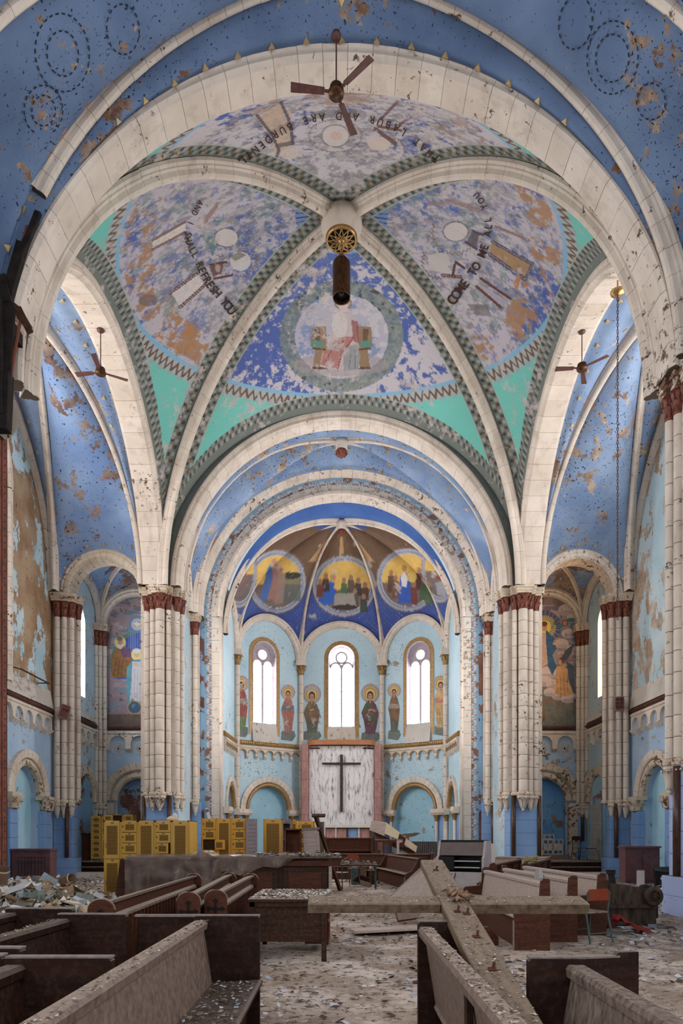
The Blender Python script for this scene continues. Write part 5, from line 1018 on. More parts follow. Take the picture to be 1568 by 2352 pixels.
    decal('chapel_mural', bx, plane_hit((0, 28.48, 0), (0, -1, 0)), fn, (0, 0, 0), 1.0, clip=lambda V: V[:, 2] > 6.135, label='chapel mural of seated robed elder and praying figure over a globe' if sx < 0 else 'chapel mural of blue-cloaked figure on clouds and kneeling winged angel', cat='mural')
mural(-1); mural(1)
# ================================================================ altar
a = empty('altar_reredos', (0, 31.9, .57), label='veined white marble altar wall between red marble strips', cat='altar')
for i in range(6):
    for j in (0, 1):
        x0, x1 = (-1.52, -.001) if j == 0 else (.001, 1.52); z0 = 1.42 + i * .625
        V = []; 
        for z_ in (z0 + .001, z0 + .624):
            for q in np.linspace(x0, x1, 7): V.append((q, .1 - .14 * (1 - (q / 1.52) ** 2), z_))
        ob('marble_slab', V, [(k, k + 1, k + 8, k + 7) for k in range(6)], m_marble, a, smooth=True)
MB().box(-1.55, 1.55, .12, .3, 0, 5.2).ob('core', m_greym, a)
for sx in (-1, 1):
    for i in range(6): MB().cbox(sx * 1.7 - .16, sx * 1.7 + .16, -.08, .25, .3 + i * .83, .3 + (i + 1) * .83 - .006, .01).ob('red_marble_slab', m_redm, a)
c = MB(); K = 14
for z_, o_ in ((5.2, 0), (5.42, 0)):
    for k in range(K + 1):
        q = -1.6 + 3.2 * k / K; c.V.append((q, -.05 - .35 * (1 - (q / 1.6) ** 4), z_))
    for k in range(K + 1):
        q = -1.6 + 3.2 * k / K; c.V.append((q, .2, z_))
n_ = K + 1
for k in range(K): c.F += [(k, k + 1, 2 * n_ + k + 1, 2 * n_ + k), (k, n_ + k, n_ + k + 1, k + 1), (2 * n_ + k, 2 * n_ + k + 1, 3 * n_ + k + 1, 3 * n_ + k)]
cn = c.ob('canopy', plain('varnished_canopy_wood', srgb(186, 122, 76), .4, .1, 5, c2=srgb(164, 112, 76)), a)
for k in (-1.2, -.6, 0, .6, 1.2): MB().box(k - .02, k + .02, -.1, .1, 5.06, 5.2).ob('bracket', m_goldd, cn)
MB().box(-1.5, 1.5, .02, .1, 5.04, 5.1).ob('light_rail', m_rust, cn)
x = empty('altar_cross', (0, 31.76, 2.66), label='thin black cross fixed to the veined altar marble', cat='cross'); MB().cbox(-.065, .065, -.08, .08, 0, 2.66, .01).ob('upright', m_blackcross, x); MB().cbox(-.9, .9, -.07, .05, 2.2, 2.29, .01).ob('crossbar', m_blackcross, x)
a = empty('altar_table', (0, 31.0, .57), label='altar table with pale slab over red marble panels', cat='altar'); MB().cbox(-1.5, 1.45, -.45, .55, 1.34, 1.48, .02).ob('slab', m_slabw, a)
MB().box(-1.3, 1.3, -.2, .4, 0, 1.34).ob('core', m_mortar, a)
for k in range(5): MB().cbox(-1.3 + .52 * k + .03, -.78 + .52 * k - .03, -.24, -.2, .08, 1.3, .01).ob('red_panel', m_redm if k != 3 else m_tile, a)
for k in range(6): MB().lathe([(.04, 0), (.04, 1.34)], 8, (-1.3 + .52 * k, -.3, 0)).ob('colonnette', m_marbc if k % 2 else m_white, a)
# ================================================================ pews
m_shag = plain('shaggy_dust', srgb(132, 116, 106), .95, .3, 30, c2=srgb(60, 48, 42), bump=1.0, stretch=(1, 1, .35))
def bench_end(D, H, style):
    if style == 'round':
        return [(-D / 2, 0), (D / 2, 0), (D / 2, H - D * .42)] + [(D / 2 * math.cos(t_), H - D * .42 + D * .42 * math.sin(t_)) for t_ in np.linspace(.15, pi - .15, 9)] + [(-D / 2, H - D * .42)]
    if style == 'scroll': return [(-.03, 0), (D, 0), (D, .42), (D - .05, .5), (D * .6, .55), (.14, H - .12), (.1, H), (.0, H + .03), (-.05, H - .02), (-.05, .1)]
    if style == 'arm': return [(-.05, 0), (D, 0), (D, .56), (D - .04, .6), (.13, .62), (.08, .7), (.065, H + .02), (.04, H + .05), (-.03, H + .05), (-.05, H + .02)]
    return [(-.04, 0), (D, 0), (D, H - .015), (D - .015, H), (-.025, H), (-.04, H - .015)]
def pew(label, p, q, face, H=.9, D=.46, back=None, end=None, seat=None, style='box', ends=(1, 1), z=0, rot=None, name='pew', group=None, two=False):
    """pew whose back runs from p to q on the floor; face +1 puts the seat on the walker's other hand (local +x)"""
    p, q = np.array(p, float), np.array(q, float); d = q - p; L = float(np.hypot(*d)); rz = math.atan2(d[1], d[0]) - pi / 2
    o = empty(name, (p[0], p[1], z), rz, label=label, cat='pew', group=group)
    if rot is not None: o.rotation_euler = (rot[0], rot[1], rz)
    back, end, seat = back or m_pewd, end or m_pewd, seat or back or m_pewd; f = face
    def X(v): return [(f * a, b) for a, b in v]
    MB().prism(X([(.08, .36), (.105, .36), (.03, H - .05), (0, H - .05)]), .02, L - .02).ob('backrest', back, o)
    MB().prism(X([(-.035, H - .06), (.055, H - .06), (.06, H - .02), (.045, H), (-.03, H), (-.04, H - .025)]), .0, L).ob('top_rail', back, o)
    MB().prism(X([(.06, .40), (D, .43), (D + .02, .445), (D + .02, .465), (D, .475), (.08, .45)]), .02, L - .02).ob('seat', seat, o)
    MB().prism(X([(D - .12, .02), (D - .09, .02), (D - .09, .42), (D - .12, .42)]), .05, L - .05).ob('seat_support', end, o)
    for k, (on, y0) in enumerate(zip(ends, (0.0, L - .035))):
        if on:
            poly = bench_end(D, H + (.03 if style == 'box' else 0), style); poly = X(poly); poly = poly if f > 0 else poly[::-1]
            e = MB().prism(poly, y0 - .012, y0 + .035 + .012).ob('bench_end', end, o)
            MB().prism(X([(-.04, H + .028), (D, H + .028), (D, H + .038), (-.04, H + .038)]) if style == 'box' else X([(D, .02), (D + .008, .02), (D + .008, .4), (D, .4)]), y0 - .012, y0 + .047).ob('worn_edge', m_edge, e)
    nst = max(1, int(L / 1.3))
    for k in range(1, nst): MB().prism(X([(-.015, .05), (.06, .05), (-.0, H - .06), (-.02, H - .06)]), L * k / nst - .03, L * k / nst + .03).ob('batten', end, o)
    return o
pew('dark pew with dusty grey back and littered seat, at the desk side of the aisle', (-1.0, 1.3), (-1.02, 4.95), 1, D=.43, back=m_pewg, seat=m_pewd)
pew('dark pew whose end panel carries a small diamond plate', (-2.1, 3.5), (-2.04, 5.05), 1, D=.47)
pew('dark pew beside the trash heap', (-2.75, 2.0), (-2.62, 5.45), 1, D=.5)
pew('short dark pew tucked behind the dusty-backed pew', (-1.56, .3), (-1.54, 3.25), 1, D=.46)
pew('dark pew with a worn round latch mark on its end panel', (-2.2, .3), (-2.12, 3.32), 1, D=.5)
o = empty('wooden_screen', (-1.53, 5.12, 0), label='dark freestanding pew front panel between two pew ends', cat='screen'); MB().cbox(0, .48, 0, .04, 0, .9, .008).ob('panel', m_pewd, o); MB().box(-.02, .5, -.012, .052, .9, .915).ob('worn_edge', m_edge, o); MB().box(.1, .38, -.1, .14, 0, .03).ob('foot', m_pewd, o)
m = empty('diamond_plate', (-1.82, 4.996, .56), label='small tilted wooden plate on a dark pew end', cat='plate'); m.rotation_euler = (0, .6, 0); MB().cbox(-.055, .055, -.02, .0, -.04, .04, .004).ob('backing', m_pewr, m); MB().lathe([(.014, 0), (.01, .01)], 8).ob('knob', m_brass, m, rot=(pi / 2, 0, 0), loc=(0, -.02, 0))
def choir(label, p, q, H=.9, W=.25):
    p, q = np.array(p, float), np.array(q, float); d = q - p; L = float(np.hypot(*d)); o = empty('choir_stall_front', (p[0], p[1], 0), math.atan2(d[1], d[0]) - pi / 2, label=label, cat='pew')
    for k, y0 in enumerate((0, L - .05)):
        e = MB().prism(bench_end(W, H, 'round'), y0, y0 + .05).ob('bench_end', m_pewr, o)
        cz, cy = H - .21, y0 - .004
        m = MB().box(-.012, .012, cy - .004, cy + .01, cz - .24, cz + .09).box(-.075, .075, cy - .004, cy + .01, cz - .012, cz + .012)
        for dx, dz in ((0, .09), (.075, 0), (-.075, 0), (0, -.24)):
            for ex, ez in ((0, .018), (.018, 0), (-.018, 0), (0, -.018)): m.prism([(dx + ex + .013 * math.cos(t_), cz + dz + ez + .013 * math.sin(t_)) for t_ in np.linspace(0, 2 * pi, 8, endpoint=False)], cy - .005, cy + .01)
        m.ob('carved_cross', m_dark, e)
        MB().tube([(W / 2 * math.cos(t_), y0 + .025, H - W * .42 + W * .42 * math.sin(t_)) for t_ in np.linspace(0, pi, 11)], .012, 5).ob('edge_bead', m_pewg, e)
    MB().prism([(-.07, H - .075), (.06, H - .055), (.065, H - .025), (-.06, H - .045)], .05, L - .05).ob('book_rest', m_pewg, o)
    MB().box(-.02, .02, .05, L - .05, .08, H - .06).ob('panel', m_pewr, o); MB().prism([(.02, H - .21), (.055, H - .23), (.055, H - .2), (.02, H - .17)], .05, L - .05).ob('moulding', m_pewg, o); MB().box(-.03, .06, .05, L - .05, 0, .1).ob('kick_rail', m_pewr, o)
    nb = int(L / .17)
    for k in range(nb + 1): MB().box(.02, .045, .06 + (L - .15) * k / nb, .085 + (L - .15) * k / nb, .1, H - .21).ob('batten', m_pewr, o)
    return o
choir('choir stall front with carved crosses beside the trash heap', (-2.31, 6.55), (-2.42, 11.2))
choir('choir stall front with carved crosses, between its two neighbours', (-1.66, 7.4), (-1.9, 11.5))
choir('choir stall front with carved crosses beside the desk', (-1.42, 7.7), (-1.49, 11.2))
pew('dark pew under the fallen cross post, its rail thick with droppings', (.53, 1.2), (.535, 4.45), 1, H=.92, back=m_pewg, end=m_pewd, D=.31)
pew('dark two-sided pew with a shaggy dust-covered back', (1.14, .6), (1.18, 3.46), -1, H=.86, D=.24, back=m_shag, end=m_pewd)
o = empty('wooden_screen', (1.22, 3.44, 0), .2, label='dark low panel joined to the shaggy-backed pew', cat='screen'); MB().prism([(0, 0), (.31, 0), (.31, .91), (.2, .91), (.17, .89), (0, .89)], 0, .04).ob('panel', m_pewd, o); MB().box(0, .2, -.006, .046, .885, .895).ob('worn_edge', m_edge, o); MB().box(.02, .25, -.1, .14, 0, .03).ob('foot', m_pewd, o)
pw = dict(back=m_pewl, end=m_pewr, style='arm')
pew('pale-backed pew ending beside the orange chair, seat toward the aisle', (2.68, 8.95), (2.62, 12.4), -1, D=.42, back=m_pewl, end=m_pewr, style='arm')
pew('pale-backed pew holding a speckled stone slab', (3.3, 9.7), (3.15, 13.2), -1, **pw)
pew('pale-backed pew beside the overturned wheeled bin', (3.98, 10.4), (3.8, 14.2), -1, **pw)
pew('red brown pew with a coil of rope on it', (4.12, 15.15), (5.75, 18.95), -1, back=m_pewr, end=m_pewr, style='scroll')
pew('red brown pew between the rope pew and the organ console', (3.36, 15.0), (4.88, 18.7), -1, D=.38, back=m_pewr, end=m_pewr, style='scroll')
pew('pale pew standing across the aisle before the chapel steps', (6.3, 20.6), (4.0, 21.4), -1, back=m_pewl, end=m_pewr, style='scroll')
pew('brown pew turned its back to the desks, before the altar steps', (3.2, 24.2), (-.45, 24.3), -1, back=m_pewr, end=m_pewr)
pew('brown pew with scroll end standing askew near the altar steps', (2.2, 18.8), (1.58, 23.2), -1, back=m_pewr, end=m_pewr, style='scroll')
pew('brown pew on the chancel floor with its back to the nave', (1.2, 26.6), (-.62, 26.6), 1, z=.57, back=m_pewr, end=m_pewr)
for k in range(4):
    o = empty('pew_end', (1.3 + .28 * k, 26.55 - .08 * (k % 2), .57), label=['loose brown pew end propped beside the chancel pew', 'loose brown pew end with a cut notch', 'loose brown pew end standing third in the row of four', 'loose pale brown pew end at the fallen pews'][k], cat='pew')
    MB().prism([(0, 0), (.18, 0), (.18, .32), (.1, .32), (.1, .7), (.22, .72), (.22, .8), (0, .86)], 0, .05).ob('panel', m_pewr if k < 3 else m_pewl, o); MB().box(-.01, .23, -.01, .06, .8, .83).ob('cap', m_edge, o)
def tilted(label, pos, rot, L, back, end): 
    o = pew(label, (0, 0), (0, L), 1, back=back, end=end, style='scroll'); o.location = pos; o.rotation_euler = rot; return o
o = empty('pew', (1.35, 12.1, 0), label='overturned pew tipped on its side in the middle of the aisle', cat='pew')
def pq(x, y, Y): return tuple(px(x, y, Y) - np.array([1.35, 12.1, 0]))
def slab(name, pts, th, mat):
    V = [np.array(pq(*q)) for q in pts]; nr = np.cross(V[1] - V[0], V[2] - V[0]); nr = nr / np.linalg.norm(nr) * th; n_ = len(V); ob(name, V + [v + nr for v in V], [tuple(range(n_)), tuple(range(2 * n_ - 1, n_ - 1, -1))] + [(i, (i + 1) % n_, n_ + (i + 1) % n_, n_ + i) for i in range(n_)], mat, o)
slab('backrest', [(901, 2056, 11.6), (970, 1993, 12.6), (1030, 2050, 12.7), (1002, 2092, 12.2), (975, 2106, 11.8), (915, 2113, 11.4)], .04, m_pewl); slab('top_rail', [(897, 2056, 11.6), (968, 1990, 12.6), (972, 1994, 12.6), (903, 2060, 11.6)], .07, m_edge)
slab('seat', [(908, 2088, 11.5), (975, 2086, 12.0), (958, 2108, 11.6), (915, 2114, 11.3)], .04, m_pewr); slab('bench_end', [(990, 2060, 12.6), (1040, 2040, 12.9), (1050, 2098, 13.0), (1000, 2098, 12.5)], .05, m_pewr)
o = empty('pew', (1.35, 12.1, 0), label='upturned pale pew lying across the other chancel pews', cat='pew')
slab('bench_end', [(853, 1886, 27.1), (887, 1890, 27.2), (882, 1920, 27.2), (849, 1907, 27.1)], .06, m_pewl); slab('seat', [(887, 1890, 27.2), (918, 1912, 27.4), (913, 1928, 27.4), (882, 1914, 27.2)], .05, m_cream2); slab('backrest', [(853, 1886, 27.1), (887, 1890, 27.25), (960, 1946, 28.0), (926, 1944, 27.8)], .04, m_pewl)
slab('bench_end', [(916, 1914, 27.4), (932, 1926, 27.5), (926, 1948, 27.5), (905, 1936, 27.4)], .06, m_pewr); slab('seat', [(930, 1925, 27.5), (958, 1944, 27.8), (955, 1958, 27.8), (926, 1938, 27.5)], .05, m_cream2); slab('seat_support', [(858, 1908, 27.2), (955, 1957, 27.9), (950, 1966, 27.9), (866, 1930, 27.2)], .05, m_pewr)
o = empty('pew_seat_board', (.95, 10.6, .06), label='loose pale seat board lying in the aisle behind the fallen cross', cat='board'); o.rotation_euler = (.03, -.02, -1.4); MB().cbox(-.2, .2, -.8, .8, 0, .04, .01).ob('board', m_pewl, o); MB().box(-.18, -.14, -.7, .7, -.05, 0).ob('cleat', m_pewr, o)
o = empty('pew_bracket', (1.66, 9.25, 0), label='curved brown pew bracket lying on the floor by a pew end', cat='bracket'); o.rotation_euler = (0, 0, .2); MB().prism([(0, 0), (.5, 0), (.5, .12), (.42, .2), (.36, .27), (.24, .27), (.18, .18), (.08, .12), (0, .1)], 0, .05).ob('panel', m_pewr, o); MB().box(-.4, .3, .05, .1, .0, .16).ob('rail', m_pewl, o)
o = empty('stone_slab', (3.115, 10.9, .45), label='speckled grey stone slab leaning in a pale pew', cat='slab'); o.rotation_euler = (.15, 0, pi / 2 + .04); MB().prism([(-.24, 0), (.1, 0), (.13, .5), (.0, .53), (-.16, .4)], 0, .06).ob('slab', plain('speckled_stone', srgb(170, 164, 164), .9, .25, 40, bump=.8), o)
o = empty('rope_coil', (4.34, 15.68, .92), label='coil of straw rope on a red brown pew', cat='rope'); m = MB(); m.tube([((.14 + .01 * k / 20) * math.cos(k * .5), (.14 - .01 * k / 30) * math.sin(k * .5), .02 * math.sin(k * .9) + .003 * k) for k in range(40)], .022, 6); m.ob('coil', m_rope, o)
# ================================================================ fallen cross
def slope(Y): return .0856 + .206 * Y
an = math.atan(.206); CY = 4.752
c = empty('fallen_cross', (.779, CY, slope(CY)), label='large grey timber cross fallen across the pews', cat='cross'); c.rotation_euler = (an, 0, .0)
MB().cbox(-.096, .096, -2.6, 1.18, -.066, 0, .008).ob('upright', m_crossw, c); MB().cbox(-1.01, -.0965, -.092, .1, -.07, -.003, .008).ob('crossbar', m_crossw, c); MB().cbox(.0965, .92, -.092, .1, -.076, -.003, .008).ob('crossbar', m_crossw, c)
for (x0, y0) in ((-.02, -.28), (.033, -.33), (.013, -.76), (-.013, .8), (.0, -1.25)): MB().tube([(x0, y0, -.02), (x0 + .01, y0 + .01, .04)], .008, 6).box(x0 - .02, x0 + .02, y0 - .02, y0 + .02, 0, .008).ob('bolt', m_rust, c)
m = MB(); rr = random.Random(3)
for k in range(14):
    a0 = rr.random() * 6; p0 = Vector((rr.uniform(-.02, .09), rr.uniform(-.07, .1), .0)); m.tube([p0, p0 + Vector((.04 * math.cos(a0), .04 * math.sin(a0), .04)), p0 + Vector((.085 * math.cos(a0 + .5), .065 * math.sin(a0 + .5), .02))], [.018, .015, .006], 5)
m.ob('frayed_binding', plain('frayed_rope', srgb(150, 120, 98), .9, .4, 20, c2=srgb(70, 48, 38)), c)
# ================================================================ desk and counter
d = empty('desk', (-1.1, 8.17, 0), label='dark wooden office desk with littered top beside the cross', cat='desk')
MB().cbox(-.02, .95, -.02, 1.42, .72, .76, .008).ob('top', m_deskw, d); MB().box(.03, .87, .02, .05, .24, .72).ob('modesty_panel', m_deskw, d); MB().box(.0, .9, .0, .03, .66, .72).ob('apron', m_deskw, d)
for x0 in (.0, .86):
    for y0 in (0, 1.32): MB().box(x0, x0 + .06, y0, y0 + .06, 0, .72).ob('leg', m_deskw, d)
MB().box(0.02, .06, .06, 1.32, .2, .72).ob('side_panel', m_deskw, d)
pd = MB().box(.62, .92, .75, 1.35, .1, .7).ob('pedestal', m_pewr, d); MB().box(.93, .945, .8, 1.3, .42, .66).ob('drawer', m_orange, pd); MB().box(.93, .945, .8, 1.3, .14, .38).ob('drawer', m_orange, pd)
k = empty('bar_counter', (-4.45, 14.5, 0), label='long dark panelled counter under grimy plastic film', cat='counter')
MB().cbox(-.05, 4.45, -.1, .75, 1.02, 1.07, .01).ob('top', m_deskw, k); MB().box(.0, 4.2, .0, .6, .05, 1.02).ob('body', m_deskw, k); MB().box(.0, 4.2, .03, .55, 0, .05).ob('plinth', m_dark, k); MB().box(-.04, 4.4, -.06, .02, .88, 1.0).ob('apron', m_pewr, k)
for i in range(4):
    f_ = MB().box(.12 + i * 1.03, 1.05 + i * 1.03, -.03, 0, .12, .84).ob('panel', m_deskw, k); MB().box(.24 + i * 1.03, .93 + i * 1.03, -.05, -.03, .22, .74).ob('raised_field', m_pewr, f_)
MB().box(4.18, 4.24, -.04, .6, 0, 1.02).ob('end_post', m_pewl, k)
b = empty('leaning_board', (-4.865, 14.6, 0), label='brown board leaning on the counter end by the yellow lockers', cat='board'); b.rotation_euler = (-.1, .12, .3); MB().cbox(0, .28, 0, .05, 0, 1.05, .01).ob('board', m_pewr, b); MB().box(.05, .23, -.02, 0, .7, .76).ob('cleat', m_pewr, b)
# plastic film draped over the counter
nx, nv = 90, 26; V = []; rr = np.random.default_rng(4)
for i in range(nx + 1):
    u = i / nx; x = -4.53 + 3.65 * u
    drop = (.95 if u < .42 else .95 - (u - .42) * 1.0) * (.9 + .12 * math.sin(u * 19) + .07 * math.sin(u * 41)) if u < .55 else max(.04, .34 * (1 - ((u - .55) / .45) ** 2) + .05 * math.sin(u * 30) + .03)
    if .42 <= u < .55: drop = .9 - (u - .42) / .13 * .5
    for j in range(nv + 1):
        v = j / nv
        if v < .35:
            y = 15.3 - .95 * (v / .35); z_ = 1.085 + .03 * abs(math.sin(x * 7 + v * 9)) * vnoise(np.array([x * 3]), np.array([v * 8]), 2)[0] * 2 + .10 * math.exp(-((u - .42) / .05) ** 2)
        else:
            s_ = (v - .35) / .65; y = 14.31 - .05 * math.sin(x * 9 + s_ * 2) * s_ - .03 * math.sin(x * 23) * s_ - .03 * s_ + .04 * math.sin(x * 3.1); z_ = 1.09 - drop * s_
        V.append((x, y, z_))
film = ob('plastic_film', V, [(i * (nv + 1) + j, (i + 1) * (nv + 1) + j, (i + 1) * (nv + 1) + j + 1, i * (nv + 1) + j + 1) for i in range(nx) for j in range(nv)], m_film, smooth=True, label='grimy translucent plastic sheet draped over the counter', cat='plastic sheet')
# ================================================================ lockers
def locker(label, x, y, w, tiers, H=1.83, D=.45, z=0, rz=0, mat=None, opened=None, mesh_all=True, legs=.08, swing=1.9):
    mt = mat or m_yel; o = empty('locker', (x, y, z), rz, label=label, cat='locker'); t_ = .02
    MB().box(0, .012, 0, D, legs, H).box(w - .012, w, 0, D, legs, H).box(0, w, D - .012, D, legs, H).box(0, w, 0, D, H - .012, H).box(0, w, 0, D, legs, legs + .02).ob('body', mt, o)
    MB().box(.015, w - .015, .06, .07, legs, H - .02).ob('interior', m_locks, o)
    for lx in (.01, w - .04): MB().box(lx, lx + .03, .01, .04, 0, legs + .01).ob('foot', mt, o)
    MB().box(0, .03, -.004, .03, legs, H).box(w - .03, w, -.004, .03, legs, H).box(0, w, -.004, .03, H - .03, H).ob('front_frame', mt, o)
    h = (H - legs - .04) / tiers
    for k in range(tiers):
        z0 = legs + .02 + k * h; big = h > .5; ho = k == opened
        dm = MB().cbox(0, w - .066, -.014, .006, .004, h - .008, .004).ob('door', mt, o, loc=(.033, -.004, z0))
        if ho: dm.rotation_euler = (0, 0, -swing if swing > 0 else -swing); dm.location = (w - .033, -.05, z0) if swing < 0 else (.033, -.01, z0)
        if ho and swing < 0: dm.data = MB().cbox(-(w - .066), 0, -.014, .006, .004, h - .008, .004).mesh('door', mt)
        dx = -(w - .066) if (ho and swing < 0) else 0; ww = w - .066
        pz0, pz1 = (.1, h - .1) if big else (h * .2, h * .74)
        px0, px1 = (ww * .12, ww * .88) if big else (ww * .24, ww * .86)
        MB().box(dx + px0, dx + px1, -.017, .009, pz0, pz1).ob('vent_panel', m_perf, dm); MB().box(dx + ww * .42, dx + ww * .62, -.018, -.012, h - (.05 if big else .045), h - .022).ob('number_plate', m_plate, dm)
        if big: MB().box(dx + .015, dx + .035, -.03, -.012, h * .3, h * .42).ob('handle', m_greym, dm)
        else: MB().box(dx + .012, dx + .03, -.026, -.012, h * .45, h * .62).box(dx + .016, dx + .026, -.036, -.014, h * .5, h * .56).ob('latch', m_locks, dm)
    return o
m_plate = plain('blue_number_plate', srgb(92, 92, 120), .4)
X0 = -5.6
for i, (tiers, lab, op) in enumerate(((2, 'yellow two-door locker at the bank end facing the trash heap', None), (7, 'yellow locker column of seven boxes beside the two-door locker', None), (1, 'yellow single-door locker between two box columns', None), (7, 'yellow box locker column with one door ajar', 4), (1, 'yellow single-door locker at the bank end with a bare side', None))):
    locker(lab, X0 + .405 * i, 16.1 - .02 * i, .4, tiers, 1.88, .95, opened=op, swing=.35)
for i, (tiers, lab, op) in enumerate(((7, 'yellow box locker column with one door swung open', 4), (1, 'yellow single-door locker beside an open box door', None), (7, 'yellow box locker column against the grey perforated side', None))):
    locker(lab, -3.68 + .4 * i, 18.0 - .048 * i, .4, tiers, 1.98, .5, mat=m_yel2, opened=op, swing=-2.75, rz=-.12)
o = empty('perforated_panel', (-2.47, 17.72, 0), -.12 + .9, label='grey perforated metal locker side standing beside yellow box lockers', cat='panel'); MB().box(0, .36, 0, .02, 0, 1.97).ob('sheet', m_greym, o)
hl = MB()
for i in range(8):
    for j in range(18): hl.box(.06 + i * .032, .075 + i * .032, -.003, 0, .1 + j * .1, .112 + j * .1)
setp(hl.ob('holes', m_locks, o), kind='stuff')
locker('yellow wide mesh-door locker beside an open grey shelf unit', -2.12, 18.5, .52, 1, 1.98, .5, mat=m_yel2)
o = empty('shelf_unit', (-1.597, 18.51, 0), label='open grey shelf unit between yellow lockers', cat='shelf'); MB().box(0, .02, 0, .45, 0, 1.97).box(.2, .22, 0, .45, 0, 1.97).box(0, .22, .43, .45, 0, 1.97).ob('case', m_greym, o)
for k in range(5): MB().box(.02, .2, .0, .43, .1 + k * .44, .12 + k * .44).ob('shelf', m_greym, o)
locker('narrow yellow locker wedged behind the rusty cabinet', -1.374, 18.7, .16, 1, 1.97, .5, mat=m_yel2)
locker('yellow box locker column standing apart behind the leaning beam', -1.27, 19.5, .5, 7, 1.94, .5, mat=m_yel2)
for i, (tiers, lab, h_, z_) in enumerate(((7, 'yellow box locker column on the chapel platform', 1.72, .58), (2, 'yellow two-door locker on the chapel platform', 1.72, .58), (7, 'yellow box locker column with an empty top box on the chapel platform', 1.78, .58), (7, 'yellow box locker column with pale side on the chapel platform', 1.78, .58))):
    locker(lab, -9.65 + .41 * i, 26.3, .4, tiers, h_, .45, z=z_, opened=6 if i == 2 else None, swing=2.6)
o = empty('wood_panelling', (-10.09, 26.55, .58), label='dark brown wooden panelling beside the chapel lockers', cat='panel'); MB().box(0, .41, 0, .06, 0, 1.0).ob('board', m_pewr, o); MB().box(-.02, .43, -.03, .09, 1.0, 1.05).ob('cap', m_pewd, o)
o = empty('cabinet', (-1.42, 17.0, 0), label='open rusty brown cabinet behind the counter', cat='cabinet'); MB().box(0, .03, 0, .4, 0, 1.7).box(.38, .41, 0, .4, 0, 1.7).box(0, .41, .37, .4, 0, 1.7).box(0, .41, 0, .4, 1.67, 1.7).ob('case', m_rusto, o); MB().box(.4, .43, -.3, 0, .02, 1.66).ob('door', m_rust, o)
o = empty('door_panel', (-.85, 16.8, 0), label='pale door panel leaning against the rusty cabinet', cat='panel'); o.rotation_euler = (-.06, -.06, .1); MB().box(0, .3, 0, .04, 0, 1.68).ob('leaf', m_pewl, o); MB().box(.31, .4, 0, .04, 0, 1.62).ob('stile', m_pewl, o); MB().box(-.02, .42, -.02, .06, 1.66, 1.72).ob('top_edge', m_edge, o)
o = empty('grey_cabinet_side', (-.68, 19.2, 0), label='grey brown perforated cabinet side behind the leaning beam', cat='panel'); MB().box(0, .2, 0, .3, 0, 1.92).ob('case', plain('brown_grey_metal', srgb(104, 84, 74), .6), o); MB().box(.19, .215, -.01, .31, 0, 1.93).ob('edge', m_white, o)
A, B = px(724, 1873, 17.0), gnd(781, 2046); A[2] = 2.03
o = empty('leaning_beam', tuple(B), label='rusty angle-iron beam leaning by the end of the counter', cat='beam'); M = (Vector(A - B)).to_track_quat('Z', 'Y').to_matrix().to_4x4(); L = float(np.linalg.norm(A - B))
MB().box(-.06, .06, -.005, .015, 0, L, M).box(.045, .06, -.1, .01, 0, L, M).ob('angle', m_rust, o); MB().box(-.08, .26, -.05, .03, L - .02, L + .03, M).ob('bracket', m_rust, o)
o = empty('white_plank', (-4.75, 27.0, .57), label='white plank leaning on the pale pilaster behind the lockers', cat='plank'); o.rotation_euler = (0, -.28, 0); MB().cbox(-.06, .06, -.02, .02, 0, 2.15, .008).ob('plank', m_white, o); MB().box(-.075, .075, -.026, -.02, 1.98, 2.1).ob('end_cleat', m_edge, o)
o = empty('plaster_lump', (-4.08, 16.5, 1.88), label='pale plaster lump lying on top of the yellow lockers', cat='rubble'); MB().lathe([(.03, .0), (.13, .0), (.15, .05), (.1, .1), (.03, .13)], 7).ob('lump', m_cream2, o); MB().lathe([(.02, .1), (.07, .1), (.06, .16), (.01, .19)], 6, (.05, 0, 0)).ob('chip', m_white, o)
# ================================================================ organ console
o = empty('organ_console', (2.95, 17.1, 0), -.5, label='grey white organ console with two keyboards and black interior', cat='organ'); s_ = plain('grey_white_console', srgb(176, 166, 168), .6, .08, 5)
SP = [(0, 0), (.62, 0), (.62, 1.40), (.2, 1.40), (.08, 1.02), (.0, .98), (.0, .62), (.05, .6)]
for x0 in (-.62, .57): MB().prism(SP, x0, x0 + .06, ax='x').ob('side_panel', s_, o)
MB().box(-.56, .57, .2, .62, 1.36, 1.42).ob('lid', m_blk, o); MB().prism([(.2, 1.36), (.24, 1.36), (.14, 1.03), (.1, 1.03)], -.56, .57, ax='x').ob('music_desk', plain('brown_grey_desk', srgb(112, 98, 96), .6), o)
MB().box(-.56, .57, .4, .6, .1, 1.3).ob('interior', m_blk, o); MB().box(-.56, .57, .0, .05, .1, .62).ob('lower_panel', s_, o); MB().box(-.56, -.16, .05, .4, .66, 1.0).ob('stop_jamb', m_blk, o)
for z_ in (.72, .88):
    kb = MB().box(-.16, .5, .08, .3, z_ - .02, z_).ob('keyboard', m_blk, o)
    for q in range(22): MB().box(-.155 + q * .0295, -.129 + q * .0295, .06, .22, z_, z_ + .02).ob('key', m_white, kb)
MB().tube([(-.2, .02, .6), (-.26, -.06, .45), (-.22, -.1, .2), (-.1, -.12, .02)], .012, 6).ob('cable', m_blk, o); MB().tube([(-.1, .02, .62), (-.12, -.08, .4), (-.06, -.1, .02)], .012, 6).ob('cable', m_blk, o); MB().box(.48, .5, -.005, 0, .2, .26).ob('badge', m_dark, o)
